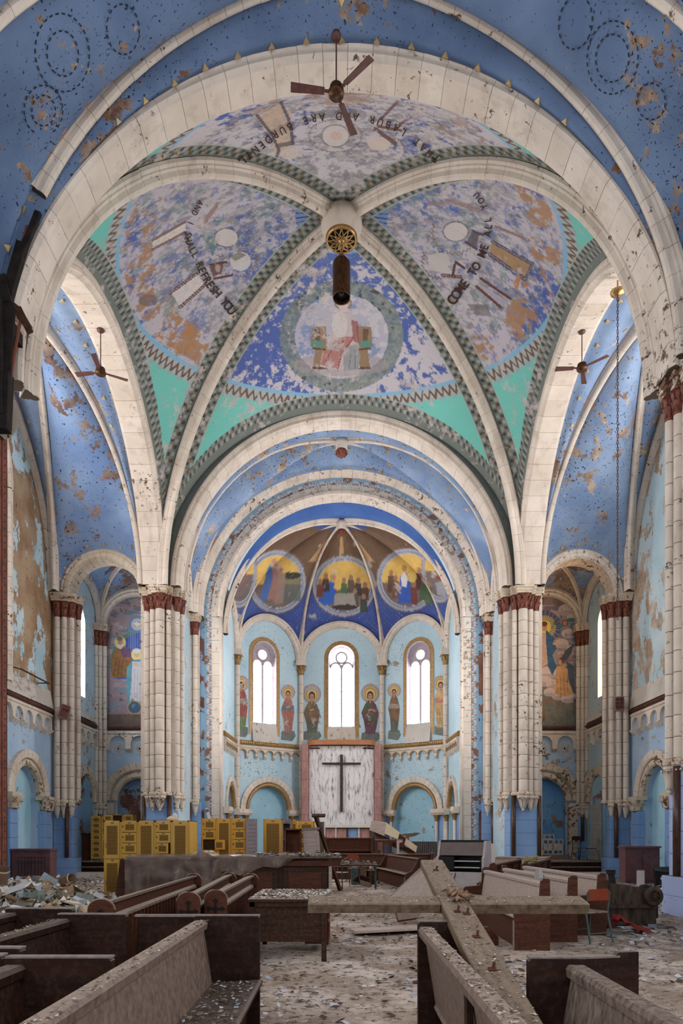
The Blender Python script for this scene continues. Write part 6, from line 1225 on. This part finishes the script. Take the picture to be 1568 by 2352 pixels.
# ================================================================ chairs
def chair(label, loc, rz, seatm, backm, framem, H=.76, S=.43, group=None):
    o = empty('school_chair', loc, rz, label=label, cat='chair', group=group); w = .2
    MB().cbox(-.2, .2, -.2, .2, S - .012, S + .008, .012).ob('seat', seatm, o)
    pr = [(-.19, H - .16), (.19, H - .16), (.2, H - .05), (.16, H), (-.16, H), (-.2, H - .05)]; MB().prism(pr, .205, .222).ob('backrest', backm, o)
    for sx in (-1, 1):
        MB().tube([(sx * .19, -.2, 0), (sx * .18, -.17, S - .02)], .014, 8).ob('leg', framem, o); MB().tube([(sx * .2, .28, 0), (sx * .19, .18, S - .02), (sx * .19, .23, H - .04)], .014, 8).ob('leg', framem, o)
    MB().tube([(-.19, -.19, .14), (.19, -.19, .14)], .009, 6).tube([(-.195, .25, .14), (.195, .25, .14)], .009, 6).ob('stretcher', framem, o); return o
p = gnd(1358, 2155); chair('orange-backed school chair with green legs at the pale pew', (3.56, 9.86, 0), 3.5, m_dust, m_orange, m_green)
chair('orange-backed school chair among the tangled chairs before the altar', (.42, 22.6, 0), .2, m_orange, m_orange, m_rust, .9, .46)
chair('bare-framed school chair tipped against the counter end', (-.05, 20.6, 0), -.5, m_pewl, m_pewr, m_green, .85)
o = chair('upturned school chair lying behind the small littered table', (.62, 20.65, .57), .4, m_deskw, m_pewr, m_rust); o.rotation_euler = (2.6, .3, .4)
chair('old brown chair in front of the chapel corner column', (9.52, 27.3, .58), .3, m_pewr, m_pewr, m_pewd, .95, .48); chair('grey-seated chair beside the walled-up chapel doorway', (9.66, 26.4, .58), -1.9, m_dark, m_greym, m_greym, .9, .46)
# ================================================================ overturned wheeled bin
p = gnd(1450, 2126); o = empty('wheeled_bin', (p[0], p[1] + .25, 0), .12, label='filthy overturned wheeled bin with a spoked wheel', cat='bin'); m_bin = plain('filthy_bin_plastic', srgb(30, 24, 21), .75, .5, 3, c2=srgb(84, 66, 52), bump=.8, stretch=(4, 4, 1))
MB().add([(-.5, -.3, .02), (.42, -.24, .02), (.42, .3, .02), (-.5, .36, .02), (-.5, -.3, .74), (.42, -.22, .6), (.42, .3, .6), (-.5, .36, .74)], [(0, 3, 2, 1), (4, 5, 6, 7), (0, 1, 5, 4), (1, 2, 6, 5), (2, 3, 7, 6), (3, 0, 4, 7)]).ob('body', m_bin, o); MB().box(-.56, -.48, -.34, .4, .0, .78).ob('rim', m_bin, o); MB().box(-.5, .4, -.32, -.28, .3, .36).ob('ridge', m_bin, o)
for y_, x_ in ((-.36, .3), (.18, .46)):
    wh = MB().lathe([(.10, -.03), (.155, -.03), (.165, -.015), (.165, .015), (.155, .03), (.10, .03)], 20, cap=False).ob('wheel', m_blk if y_ > 0 else m_bin, o, True, loc=(x_, y_, .5), rot=(pi / 2, 0, 0))
    sp = MB().lathe([(.03, -.03), (.035, .035)], 10)
    for q in range(6): sp.tube([(.02 * math.cos(q * pi / 3), .02 * math.sin(q * pi / 3), .0), (.11 * math.cos(q * pi / 3), .11 * math.sin(q * pi / 3), 0)], .014, 5)
    sp.lathe([(.001, -.012), (.11, -.012), (.11, -.006), (.001, -.006)], 16).ob('hub', m_bin, wh)
MB().tube([(.36, -.36, .5), (.42, .2, .5)], .02, 8).ob('axle', m_rust, o); MB().cbox(.42, .56, -.1, .3, .1, .58, .03).ob('foot_bar', m_blk, o)
o = empty('black_pipe', tuple(px(1412, 2028, 12.4)), label='bent black pipe sticking up behind the overturned bin', cat='pipe'); o.location.z = 0; MB().tube([(0, 0, 0), (-.03, 0, .45), (-.05, 0, .7), (-.07, .02, .86)], .06, 8).ob('barrel', m_nearblack, o); MB().lathe([(.08, .82), (.085, .9)], 10, (-.07, .02, 0)).ob('collar', m_nearblack, o)
o = empty('red_cloth', (4.4, 10.5, 0), label='crumpled red cloth on the floor behind the orange chair', cat='cloth'); nn = 14; xx, yy = np.meshgrid(np.linspace(-.3, .35, nn), np.linspace(-.12, .2, nn)); zz = .02 + .16 * vnoise(xx * 6, yy * 6, 3) ** 2 * np.exp(-((xx + .1) ** 2 + yy ** 2) * 8) * 4; idx = np.arange(nn * nn).reshape(nn, nn); ob('fold', np.stack([xx.ravel(), yy.ravel(), zz.ravel()], 1), np.stack([idx[:-1, :-1], idx[:-1, 1:], idx[1:, 1:], idx[1:, :-1]], -1).reshape(-1, 4), m_redc, o)
# ================================================================ transept furniture
def counter(name, label, x0, x1, y, H, mat): 
    o = empty(name, (x0, y, 0), label=label, cat='counter'); L = x1 - x0; MB().box(0, L, 0, .5, 0, H - .06).ob('body', mat, o); MB().cbox(-.04, L + .04, -.05, .55, H - .06, H, .01).ob('top', mat, o)
    nn = max(2, int(L / .4))
    for k in range(nn): MB().box(L * k / nn + .03, L * (k + 1) / nn - .03, -.02, 0, .1, H - .2).ob('panel', mat, o)
    return o
m_mauve = plain('mauve_marble', srgb(112, 80, 80), .4, .15, 4, c2=srgb(92, 62, 64)); m_mauve2 = plain('dusty_mauve_marble', srgb(140, 112, 112), .5, .15, 4)
counter('marble_counter', 'mauve marble counter behind the iron railing', -10.24, -9.05, 21.2, 1.13, m_mauve); counter('marble_counter', 'mauve marble counter behind the black armchair', 9.1, 10.2, 21.9, 1.2, m_mauve)
o = empty('iron_railing', (-9.75, 20.6, 0), label='black scrolled iron railing before the mauve counter', cat='railing')
MB().box(0, .8, -.012, .012, .86, .89).box(0, .8, -.012, .012, .12, .15).ob('rail', m_rust, o)
for k in range(9):
    xk = .8 * k / 8; bl = MB().tube([(xk, 0, 0), (xk, 0, .88)], .012, 6).ob('baluster', m_blk, o); MB().tube([(xk + .05 * math.cos(t_) * (1 - t_ / 9) - .04, 0, .72 + .07 * math.sin(t_) * (1 - t_ / 9)) for t_ in np.linspace(0, 7, 12)], .009, 5).ob('scroll', m_blk, bl)
o = empty('cardboard_box', (-8.95, 18.6, 0), -.05, label='long brown cardboard box with pressed pattern by the trash heap', cat='box'); MB().box(0, 1.2, 0, .4, 0, .36).ob('body', m_card, o); MB().box(-.02, 1.22, -.02, .42, .34, .40).ob('lid', m_card, o); MB().box(.0, 1.2, -.01, 0, .24, .3).ob('pattern_band', m_rust, o)
o = empty('black_armchair', (9.3, 20.2, 0), -.3, label='black upholstered chair tipped forward beside the mauve counter', cat='chair'); MB().add([(0, 0, 0), (.65, 0, 0), (.68, .4, 0), (0, .4, 0), (-.03, -.02, .5), (.3, -.02, .46), (.68, -.02, .52), (.68, .4, .6), (-.03, .4, .6)], [(0, 1, 6, 5, 4), (1, 2, 7, 6), (3, 0, 4, 8), (4, 5, 6, 7, 8), (2, 3, 8, 7)]).ob('shell', m_blk, o); MB().cbox(.1, .5, -.08, .3, .1, .2, .03).ob('seat', m_nearblack, o); MB().box(.12, .4, -.1, -.02, .24, .3).ob('torn_lining', m_white, o)
for q in (.08, .56): MB().tube([(q, .34, -.02), (q, .36, .1)], .02, 6).ob('leg', m_rust, o)
o = empty('white_board', (8.95, 20.7, 0), -.2, label='small white board leaning on the mauve counter', cat='board'); MB().box(0, .22, 0, .02, 0, .5).ob('sheet', m_white, o); MB().box(-.01, .23, -.004, .024, .48, .5).ob('edge', m_edge, o)
# concrete blocks stacked in the chapel
MB().cbox(7.2, 9.2, 27.5, 28.27, .55, .78, .02).ob('chapel_dais', m_dust, label='low dais in the side chapel under concrete blocks', cat='platform')
bm = MB(); Wb, Hb, Db = .4, .2, .2
for x0, x1 in ((0, .04), (.18, .22), (.36, .4)): bm.box(x0, x1, 0, Hb, 0, Db)
bm.box(0, .4, 0, .035, 0, Db).box(0, .4, Hb - .035, Hb, 0, Db); bme = bm.mesh('concrete_block', m_grey)
for r_ in range(4):
    for c_ in range(3 if r_ < 3 else 2):
        if r_ in (0, 2, 3) and True:
            o = link('concrete_block', bme, None, (7.72 + c_ * .41 + (.05 if r_ % 2 else 0), 27.55, .78 + r_ * .205), (pi / 2 if False else 0, 0, 0), label='grey hollow concrete block in the %s course of the chapel stack' % ('bottom', 'second', 'third', 'top')[r_], cat='block', group='concrete blocks stacked in the chapel')
            o.rotation_euler = (pi / 2, 0, 0); o.location.y = 27.75; 
        else:
            o = link('concrete_block', bme, None, (7.72 + c_ * .41, 27.55, .78 + r_ * .205), None, label='grey hollow concrete block in the %s course of the chapel stack' % ('bottom', 'second', 'third', 'top')[r_], cat='block', group='concrete blocks stacked in the chapel')
# walled-up doorway and exit sign
o = empty('door_1', (10.08, 26.5, .58), kind='structure', label='chapel doorway walled up with grey blocks')
for r_ in range(11):
    for c_ in range(3):
        MB().cbox(-.02, .02, c_ * .32 + .004, c_ * .32 + .316, r_ * .2 + .004, r_ * .2 + .196, .004).ob('concrete_block', m_grey, o)
arch(arch_path((0, .48, 2.2), (0, 1, 0), (-1, 0, 0), .5, .35), [(0, -.03), (0, .06), (.08, .06), (.08, -.03)], 9, parent=o, name='door_head')
o = empty('exit_sign', (9.86, 26.0, 3.05), -1.0, label='small red and white exit sign over the walled-up doorway', cat='sign'); MB().box(-.16, .16, -.03, .03, -.1, .1).ob('case', m_greym, o); MB().box(-.02, .02, -.02, .02, .1, .2).ob('stem', m_greym, o)
cu = bpy.data.curves.new('exit', 'FONT'); cu.body = 'EXIT'; cu.align_x = 'CENTER'; cu.size = .15; cu.extrude = .003; g = bpy.data.objects.new('glyph', cu); COL.objects.link(g); bpy.context.view_layer.update(); me = bpy.data.meshes.new_from_object(g); bpy.data.objects.remove(g); me.materials.clear(); me.materials.append(m_redc); link('lettering', me, o, (0, -.034, -.05), (pi / 2, 0, 0))
o = empty('radiator', (3.1, 31.0, .51), -.5, label='grey ribbed radiator against the apse wall behind the organ console', cat='radiator')
for k in range(14): MB().cbox(.09 * k, .09 * k + .07, 0, .18, .06, .78, .02).ob('rib', plain('grey_radiator', srgb(96, 90, 90), .6) if k == 0 else bpy.data.materials['grey_radiator'], o)
MB().tube([(0, .09, .12), (1.24, .09, .12)], .03, 8).ob('pipe', m_greym, o)
for k, (x0, y0, lab) in enumerate(((2.6, 29.6, 'grey splintered plank lying on the upturned pew'), (2.75, 29.7, 'grey splintered plank beneath another on the upturned pew'))):
    o = empty('broken_plank', (x0, y0 - .9 + .14 * k, 1.42 + .12 * k), 0, label=lab, cat='plank'); o.rotation_euler = (0, -.18 + .1 * k, .1 * k); MB().prism([(-.45, 0), (.5, .02), (.62, .06), (.48, .1), (-.4, .09)], -.03, .03).ob('plank', m_crossw, o); MB().box(-.3 + .3 * k, -.2 + .3 * k, -.03, .03, -.88 - .1 * k, .02).ob('stub', m_crossw, o)
# machines and boxes before the altar
for k, (x, y, w, h, lab, mm) in enumerate(((.3, 21.3, .22, .5, 'grey green metal box among the chairs before the altar', m_green), (.565, 21.35, .22, .55, 'brown wooden crate among the chairs before the altar', m_card), (.84, 21.4, .26, .42, 'dark brown case beside the chairs before the altar', m_deskw))):
    o = empty('storage_box', (x, y, 0), .1 * k, label=lab, cat='box'); MB().cbox(0, w, 0, .35, 0, h, .02).ob('body', mm, o); MB().cbox(-.01, w + .01, -.01, .36, h - .02, h + .03, .01).ob('lid', mm, o); MB().lathe([(.06, 0), (.08, .05), (.04, .12)], 8, (w * .5, .15, h + .03)).ob('knob', m_pewl, o)
o = empty('littered_table', (.27, 19.2, 0), label='small table heaped with debris at the end of the counter', cat='table'); MB().cbox(-.3, .75, 0, .6, .68, .72, .01).ob('top', m_deskw, o)
for q in ((-.25, .05), (.7, .05), (-.25, .55), (.7, .55)): MB().tube([(q[0], q[1], 0), (q[0], q[1], .69)], .02, 6).ob('leg', m_green, o)
o = empty('white_sheet_panel', (4.0, 20.0, .75), .1, label='white broken sheet standing behind the red brown pews', cat='panel'); MB().prism([(0, 0), (.5, 0), (.55, .3), (.5, .55), (.2, .56), (.16, .45), (.02, .38), (.12, .2)], 0, .03).ob('sheet', m_white, o); MB().box(.1, .4, .03, .06, -.75, .4).ob('stay', m_pewl, o)
# ================================================================ hanging things
def fan(label, c, rod, rots, R=.85):
    o = empty('ceiling_fan', c, label=label, cat='fan'); MB().lathe([(.1, -.02), (.13, .04), (.12, .1), (.06, .13)], 14).lathe([(.14, -.05), (.15, .0), (.1, .02)], 14).ob('motor', m_bronze, o, True); MB().tube([(0, 0, .1), (0, 0, rod)], .014, 8).ob('rod', m_fan, o); MB().lathe([(.02, rod - .08), (.09, rod - .05), (.11, rod)], 12).ob('ceiling_canopy', m_fan, o, True)
    for a in rots: MB().box(.12, .3, -.025, .025, -.005, .01).ob('blade_iron', m_fan, o, rot=(0, 0, math.radians(a))); MB().prism([(.22, -.055), (R, -.075), (R, .075), (.22, .055)], -.006, .006, Matrix.Rotation(.2, 4, 'X'), 'z').ob('blade', m_fan, o, rot=(0, 0, math.radians(a)))
    return o
fan('brown three-bladed ceiling fan hanging under the blue nave vault', tuple(px(772, 212, 12.62)), 1.05, (186, 318, 66), .84)
fan('brown three-bladed ceiling fan hanging in the transept arch by the ruined pier', tuple(px(231, 855, 18.72)), 1.17, (172, 28, 275), .72)
fan('brown three-bladed ceiling fan hanging in the transept arch beside the long chain', tuple(px(1336, 845, 18.78)), 1.02, (176, 318, 66), .72)
o = empty('pendant_lamp', (0, 18.65, 16.2), label='long pitted bronze cylinder lamp hanging from the crossing boss', cat='lamp'); MB().lathe([(.22, .02), (.235, 0), (.24, .05), (.24, .95), (.2, 1.02)], 20, cap=False).ob('cylinder', m_bronze, o, True); MB().lathe([(.2, 1.02), (.1, 1.1), (.09, 1.16)], 16).ob('cap', m_brass, o, True); MB().lathe([(.21, .1), (.01, .3)], 16).ob('reflector', m_blk, o, True); MB().lathe([(.03, .16), (.05, .22), (.03, .3)], 10).ob('bulb', m_white, o, True); MB().tube([(0, 0, 1.1), (0, 0, 1.62)], .015, 6).ob('chain', m_brass, o)
A = px(1418, 668, 16.35); o = empty('hanging_chain', tuple(A), label='long dark chain hanging from a brass rosette in the transept arch', cat='chain'); MB().lathe([(.03, -.1), (.16, -.06), (.17, -.02), (.06, .05)], 16).ob('rosette', m_brass, o, True); MB().tube([(0, 0, 0), (0, 0, .25)], .02, 6).ob('stem', m_brass, o)
ch = MB()
for k in range(100): z_ = -.12 - k * .078; ch.tube([(.022 * math.cos(t_) * (1 if k % 2 else .2), .022 * math.cos(t_) * (.2 if k % 2 else 1), z_ + .05 * math.sin(t_)) for t_ in np.linspace(0, 2 * pi, 9)], .008, 4)
setp(ch.ob('chain_links', m_rust, o), kind='stuff')
def speaker(label, c, rz, holes, tilt=0):
    o = empty('speaker_box', c, rz, label=label, cat='speaker'); o.rotation_euler = (0, tilt, rz); MB().cbox(-.16, .16, -.13, .13, -.24, .24, .015).ob('case', m_greym, o); MB().box(-.14, .14, -.145, -.13, -.22, .22).ob('front', m_rusto, o)
    for hx, hz in holes: MB().lathe([(.045, 0), (.045, .012)], 12).ob('hole', m_blk, o, loc=(hx, -.145, hz), rot=(pi / 2, 0, 0))
    MB().box(-.04, .04, .13, .3, -.03, .03).ob('bracket', m_rust, o)
speaker('tilted rusty two-hole speaker box on the pier by the pale lancet chapel', tuple(px(148, 1635, 24.35)), .5, [(-.06, .05), (.06, .05)], .25)
speaker('rusty six-hole speaker box on the pier by the amber lancet chapel', tuple(px(1422, 1617, 24.35)), -.35, [(a, b_) for a in (-.065, .065) for b_ in (-.14, 0, .14)])
A, B = px(12, 1536, 21.5), px(126, 1581, 23.6); A[0] = B[0] = -10.1; o = empty('wall_rod', tuple(A), label='thin iron rod bracketed along the peeling transept wall', cat='rod'); MB().tube([(0, 0, 0), (0, 2.1, 0)], .025, 6).ob('rod', m_rust, o); MB().tube([(0, .1, 0), (-.35, .1, .1)], .02, 5).tube([(0, 2.0, 0), (-.35, 2.0, 0)], .02, 5).ob('bracket', m_rust, o)
o = empty('switch_panel', (6.25, 27.09, 2.03), label='small dark framed panel on the blue column base beside the apse', cat='panel'); MB().box(-.1, .1, -.03, .02, -.12, .12).ob('case', m_card, o); MB().box(-.085, .085, -.034, -.03, -.105, .105).ob('face', m_rust, o)
# ================================================================ ruined nave pier
o = empty('ruined_pier', (-6.46, 13.0, 0), label='ruined nave pier with bare riveted steel column and dark broken timber filling its shaded void', cat='pillar')
MB().box(-.3, .0, -.02, .0, 0, 9.6).box(-.02, .0, -.2, .2, 0, 9.6).box(-.3, 0, .18, .2, 0, 9.6).ob('steel_column', m_rusto, o)
rv = MB()
for k in range(69):
    for xx_ in (-.06, -.22): rv.lathe([(.018, 0), (.012, .012)], 6, (0, 0, 0)); rv.V[-12:] = [(xx_ + v[0], -.02 - v[2], .12 + .135 * k + v[1]) for v in rv.V[-12:]]
    rv.lathe([(.018, 0), (.012, .012)], 6); rv.V[-12:] = [(0 + v[2], .1 + v[0], .12 + .135 * k + v[1]) for v in rv.V[-12:]]
setp(rv.ob('rivets', m_rust, o), kind='stuff')
def strut(name, a, b, w, d, mat, Y=12.5, Y2=None):
    A, B = px(*a, Y), px(*b, Y2 or Y); c = np.array([-6.46, 13.0, 0]); v = Vector(B - A); M = Matrix.Translation(Vector(A - c)) @ v.to_track_quat('Z', 'Y').to_matrix().to_4x4(); MB().cbox(-w / 2, w / 2, -d / 2, d / 2, 0, v.length, .01, M).ob(name, mat, o)
for a in ((('broken_lath'), (88, 488), (40, 610), .08, .12, m_nearblack), ('dark_void_timber', (52, 560), (6, 720), .12, .2, m_nearblack), ('broken_lath', (66, 520), (30, 640), .05, .1, m_rusto), ('dark_void_timber', (-8, 690), (-4, 960), .3, .3, m_nearblack), ('dark_void_timber', (22, 700), (14, 880), .1, .2, m_nearblack), ('rusty_strap', (46, 740), (22, 880), .04, .05, m_rusto), ('rusty_strap', (30, 800), (12, 940), .04, .05, m_rust), ('iron_bracket', (42, 708), (70, 765), .05, .12, m_rust), ('dark_void_timber', (8, 860), (2, 990), .22, .3, m_nearblack), ('broken_lath', (5, 640), (18, 700), .2, .2, m_nearblack)): strut(*a)  # broken timbers whose near-black colour stands in for the shaded void
MB().box(-.05, .22, -.2, .3, 11.15, 11.55).ob('broken_abacus', m_creamw, o); MB().box(-.15, .3, -.3, .2, 10.95, 11.2).ob('hollow_soffit', m_nearblack, o); MB().add([tuple(px(*q, 12.9 + d_) - np.array([-6.46, 13, 0])) for d_ in (0, .3) for q in ((0, 942), (32, 945), (44, 975), (30, 1000), (12, 1010), (0, 1000))], [tuple(range(6)), tuple(range(11, 5, -1))] + [(i, (i + 1) % 6, 6 + (i + 1) % 6, 6 + i) for i in range(6)]).ob('broken_capital', m_creamw, o)
# ================================================================ litter
def flakes(name, pts, sizes, cols, label, lift=.01, nrm=None, seed=1, tilt=.5):
    r = np.random.default_rng(seed); n = len(pts); a = r.random(n) * 6.283; ar = r.uniform(.35, 1, n); e1 = np.stack([np.cos(a), np.sin(a), r.normal(0, tilt * .5, n)], 1) * sizes[:, None]; e2 = np.stack([-np.sin(a), np.cos(a), r.normal(0, tilt * .5, n)], 1) * (sizes * ar)[:, None]
    j = lambda: r.uniform(.6, 1.2, (n, 1)); c = pts + np.array([0, 0, lift]); mid = c + np.stack([np.zeros(n), np.zeros(n), sizes * r.uniform(0, .35, n)], 1)
    V = np.stack([c + e1 * j(), c + e2 * j(), c - e1 * j(), c - e2 * j(), mid], 1).reshape(-1, 3); b = np.arange(n)[:, None] * 5; Fc = np.concatenate([b + np.array(f) for f in ((0, 1, 4), (1, 2, 4), (2, 3, 4), (3, 0, 4))], 0)
    o = ob(name, V, Fc, m_flake, kind='stuff', label=label); colour(o.data, np.repeat(cols, 5, 0)); return o
SOLID = [(-5.65, -3.5, 15.95, 17.1), (-4.5, -.2, 14.45, 15.15), (-10.3, -9, 21.1, 21.8), (9, 10.3, 21.8, 22.5), (4.2, 5.6, 11.3, 12.2), (-9.05, -7.65, 18.45, 19.1), (2.4, 3.8, 16.75, 17.95), (-1.45, -.5, 16.65, 17.45), (-3.7, -2.2, 17.7, 18.6), (-2.15, -.7, 18.4, 20.05), (9.2, 10.1, 19.9, 20.7), (-1.12, -.15, 8.15, 9.6)]
def onfloor(X, Y):
    k = (np.abs(X) < np.where(Y < 13.7, 6.25, 10.1)) & (Y < np.where(np.abs(X) > 5.5, 23.9, 25.0))
    for x0, x1, y0, y1 in SOLID: k &= ~((X > x0) & (X < x1) & (Y > y0) & (Y < y1))
    return k
def pal(n, r, P): P = np.array([srgb(*c) for c in P]); return P[r.integers(0, len(P), n)] * r.uniform(.7, 1.15, (n, 1))
r = np.random.default_rng(5); n = 15000; Y = 4.5 + 22 * r.random(n) ** 1.9; X = r.uniform(-1, 1, n) * np.minimum(Y * .56, 10.2); keep = vnoise(X * .55, Y * .55, 9) > r.uniform(.3, .62, n); keep &= onfloor(X, Y); X, Y = X[keep], Y[keep]; n = len(X)
P1 = [(118, 98, 82), (96, 78, 66), (150, 136, 124), (186, 182, 186), (84, 64, 54), (136, 116, 100), (166, 176, 194), (70, 54, 46)]
flakes('floor_debris', np.stack([X, Y, np.zeros(n)], 1), r.uniform(.012, .045, n) * (1 + Y * .02), pal(n, r, P1), 'plaster flakes, feathers and paint chips littering the floor', .02)
n = 2600; X = r.uniform(4.0, 10.0, n); Y = r.uniform(9, 25, n); k_ = onfloor(X, Y); X, Y = X[k_], Y[k_]; n = len(X); flakes('floor_debris', np.stack([X, Y, np.abs(r.normal(0, .03, n))], 1), r.uniform(.03, .09, n), pal(n, r, [(110, 112, 122), (150, 150, 160), (80, 70, 66), (176, 176, 182)]), 'grey paint chips and plaster drifts in the transept by the bin', .02, seed=2)
n = 2600; X = r.uniform(-10.0, -3.5, n); Y = r.uniform(14, 25, n); k_ = onfloor(X, Y); X, Y = X[k_], Y[k_]; n = len(X); flakes('floor_debris', np.stack([X, Y, np.abs(r.normal(0, .03, n))], 1), r.uniform(.03, .09, n), pal(n, r, [(120, 112, 108), (160, 158, 160), (80, 68, 62), (186, 184, 186)]), 'grey paint chips and plaster drifts in the transept by the lockers', .02, seed=3)
n = 900; X = r.uniform(-1.1, -.16, n); Y = r.uniform(8.2, 9.55, n); flakes('desk_debris', np.stack([X, Y, np.full(n, .765)], 1), r.uniform(.008, .04, n), pal(n, r, [(176, 166, 156), (200, 194, 188), (96, 80, 70), (140, 126, 114)]), 'pale plaster chips littering the desk top', .003, seed=4)
n = 700; X = r.uniform(-.9, -.6, n); Y = r.uniform(2.2, 4.85, n); flakes('seat_debris', np.stack([X, Y, np.full(n, .475)], 1), r.uniform(.006, .024, n), pal(n, r, P1), 'dark crumbs littering the pew seat', .003, seed=5)
n = 900; t_ = r.random(n); X = r.uniform(.69, .87, n); Y = 2.3 + 3.5 * t_; k_ = r.random(n) < .4; X[k_] = r.uniform(-.22, 1.68, k_.sum()); Y[k_] = 4.67 + .17 * r.random(k_.sum()); flakes('cross_debris', np.stack([X, Y, slope(Y)], 1), r.uniform(.003, .012, n), pal(n, r, [(176, 164, 150), (90, 74, 60), (130, 112, 94), (200, 194, 190)]), 'chips and droppings on the fallen cross', .004, seed=6)
n = 1500; w_ = r.random(n); rails = [(-1.0, 1.5, 4.9), (.53, 1.3, 4.4), (.53, 1.3, 4.4), (-2.08, 2, 5)]; ri = r.integers(0, 4, n); X = np.array([rails[i][0] for i in ri]) + r.uniform(-.03, .05, n); Y = np.array([rails[i][1] + (rails[i][2] - rails[i][1]) * q for i, q in zip(ri, w_)]); flakes('rail_debris', np.stack([X, Y, np.where(ri % 3 == 0, .902, .922)], 1), r.uniform(.003, .012, n), pal(n, r, [(150, 134, 122), (100, 84, 74), (180, 168, 158), (76, 60, 52)]), 'droppings crusted on the pew rails', .002, seed=7)
n = 260; X = r.uniform(0, 1.0, n); Y = r.uniform(19.22, 19.78, n); flakes('table_debris', np.stack([X, Y, .725 + np.abs(r.normal(0, .05, n))], 1), r.uniform(.02, .07, n), pal(n, r, [(170, 160, 152), (96, 82, 74), (140, 126, 116)]), 'plaster chips heaped on the small table behind the counter', .003, seed=9)
n = 1200; X = r.uniform(-1.9, -.04, n); Y = r.uniform(14.42, 15.23, n); flakes('counter_debris', np.stack([X, Y, 1.08 + np.abs(r.normal(0, .03, n))], 1), r.uniform(.02, .06, n), pal(n, r, [(170, 160, 152), (96, 82, 74), (140, 126, 116)]), 'plaster chips heaped on the counter end', .003, seed=8)
# trash heap by the ruined pier
nn = 50; xx, yy = np.meshgrid(np.linspace(-6.9, -3.3, nn), np.linspace(9.6, 14.2, nn)); hz = .62 * np.exp(-(((xx + 5.7) / 1.15) ** 2 + ((yy - 12.6) / 1.7) ** 2)) * (.6 + .8 * vnoise(xx * 2.5, yy * 2.5, 8)) - .03
idx = np.arange(nn * nn).reshape(nn, nn); ob('rubble_heap', np.stack([xx.ravel(), yy.ravel(), hz.ravel()], 1), np.stack([idx[:-1, :-1], idx[:-1, 1:], idx[1:, 1:], idx[1:, :-1]], -1).reshape(-1, 4), m_dust, kind='stuff', label='heap of rubble and trash beside the ruined pier')
def hz_at(x, y): return float(.62 * np.exp(-(((x + 5.7) / 1.15) ** 2 + ((y - 12.6) / 1.7) ** 2)) * .95)
MBs = []; Cs = []; m = MB(); r = np.random.default_rng(12)
for k in range(620):
    x, y = max(r.normal(-5.4, .75), -6.25), min(r.normal(12.2, 1.1), 14.0); s = r.uniform(.04, .17); g = 4; M = Matrix.Rotation(r.uniform(0, 6.3), 3, 'Z') @ Matrix.Rotation(r.normal(0, .6), 3, 'X') @ Matrix.Rotation(r.normal(0, .6), 3, 'Y'); base = Vector((x, y, hz_at(x, y) + .08)); asp = r.uniform(.4, 1)
    V = [tuple(base + M @ Vector(((i / (g - 1) - .5) * 2 * s, (j / (g - 1) - .5) * 2 * s * asp, r.normal(0, .18) * s))) for i in range(g) for j in range(g)]; m.add(V, [(i * g + j, (i + 1) * g + j, (i + 1) * g + j + 1, i * g + j + 1) for i in range(g - 1) for j in range(g - 1)]); Cs.append(np.tile(pal(1, r, [(220, 216, 214), (226, 220, 212), (206, 202, 200), (190, 170, 144), (176, 158, 134), (150, 158, 164), (150, 124, 98), (110, 94, 80), (196, 198, 204), (120, 128, 120), (168, 146, 120)]), (g * g, 1)))
o = m.ob('crumpled_litter', m_flake, kind='stuff', label='crumpled paper, plastic and rags on the trash heap'); colour(o.data, np.concatenate(Cs))
for k, (x, y, zz_, rx, rz, L, w_, lab, mm) in enumerate(((-6.0, 12.0, .72, .5, .8, .5, .12, 'rolled brown paper tube sticking out of the trash heap', m_card), (-5.35, 12.9, .62, 1.3, 1.2, .7, .11, 'hollow cardboard tube lying on the trash heap', m_card))):
    t2 = empty('cardboard_tube', (x, y, zz_), label=lab, cat='tube'); t2.rotation_euler = (rx, 0, rz); MB().lathe([(w_, -L / 2), (w_, L / 2), (w_ * .9, L / 2), (w_ * .9, -L / 2)], 14, cap=False).ob('wall', mm, t2, True); MB().lathe([(w_ * 1.02, L / 2 - .03), (w_ * 1.02, L / 2)], 14, cap=False).ob('rim', m_cream2, t2)
for k, (x, y, zz_, rx, ry, rz, L, w_, lab, mm) in enumerate(((-5.75, 11.6, .55, .2, -.35, .4, .9, .3, 'white broken board sloping off the trash heap', m_white), (-6.1, 11.0, .42, 1.2, .1, .1, .55, .5, 'white cracked panel propped against the trash heap', m_white), (-5.0, 11.9, .42, .1, .15, -.3, 1.1, .12, 'pale splintered plank on the trash heap', m_cream2))):
    t2 = empty('broken_board', (x, y, zz_), label=lab, cat='board'); t2.rotation_euler = (rx, ry, rz); MB().prism([(-L / 2, -w_ / 2), (L * .4, -w_ / 2), (L / 2, 0), (L * .42, w_ / 2), (-L / 2, w_ * .42)], -.012, .012, ax='z').ob('board', mm, t2)
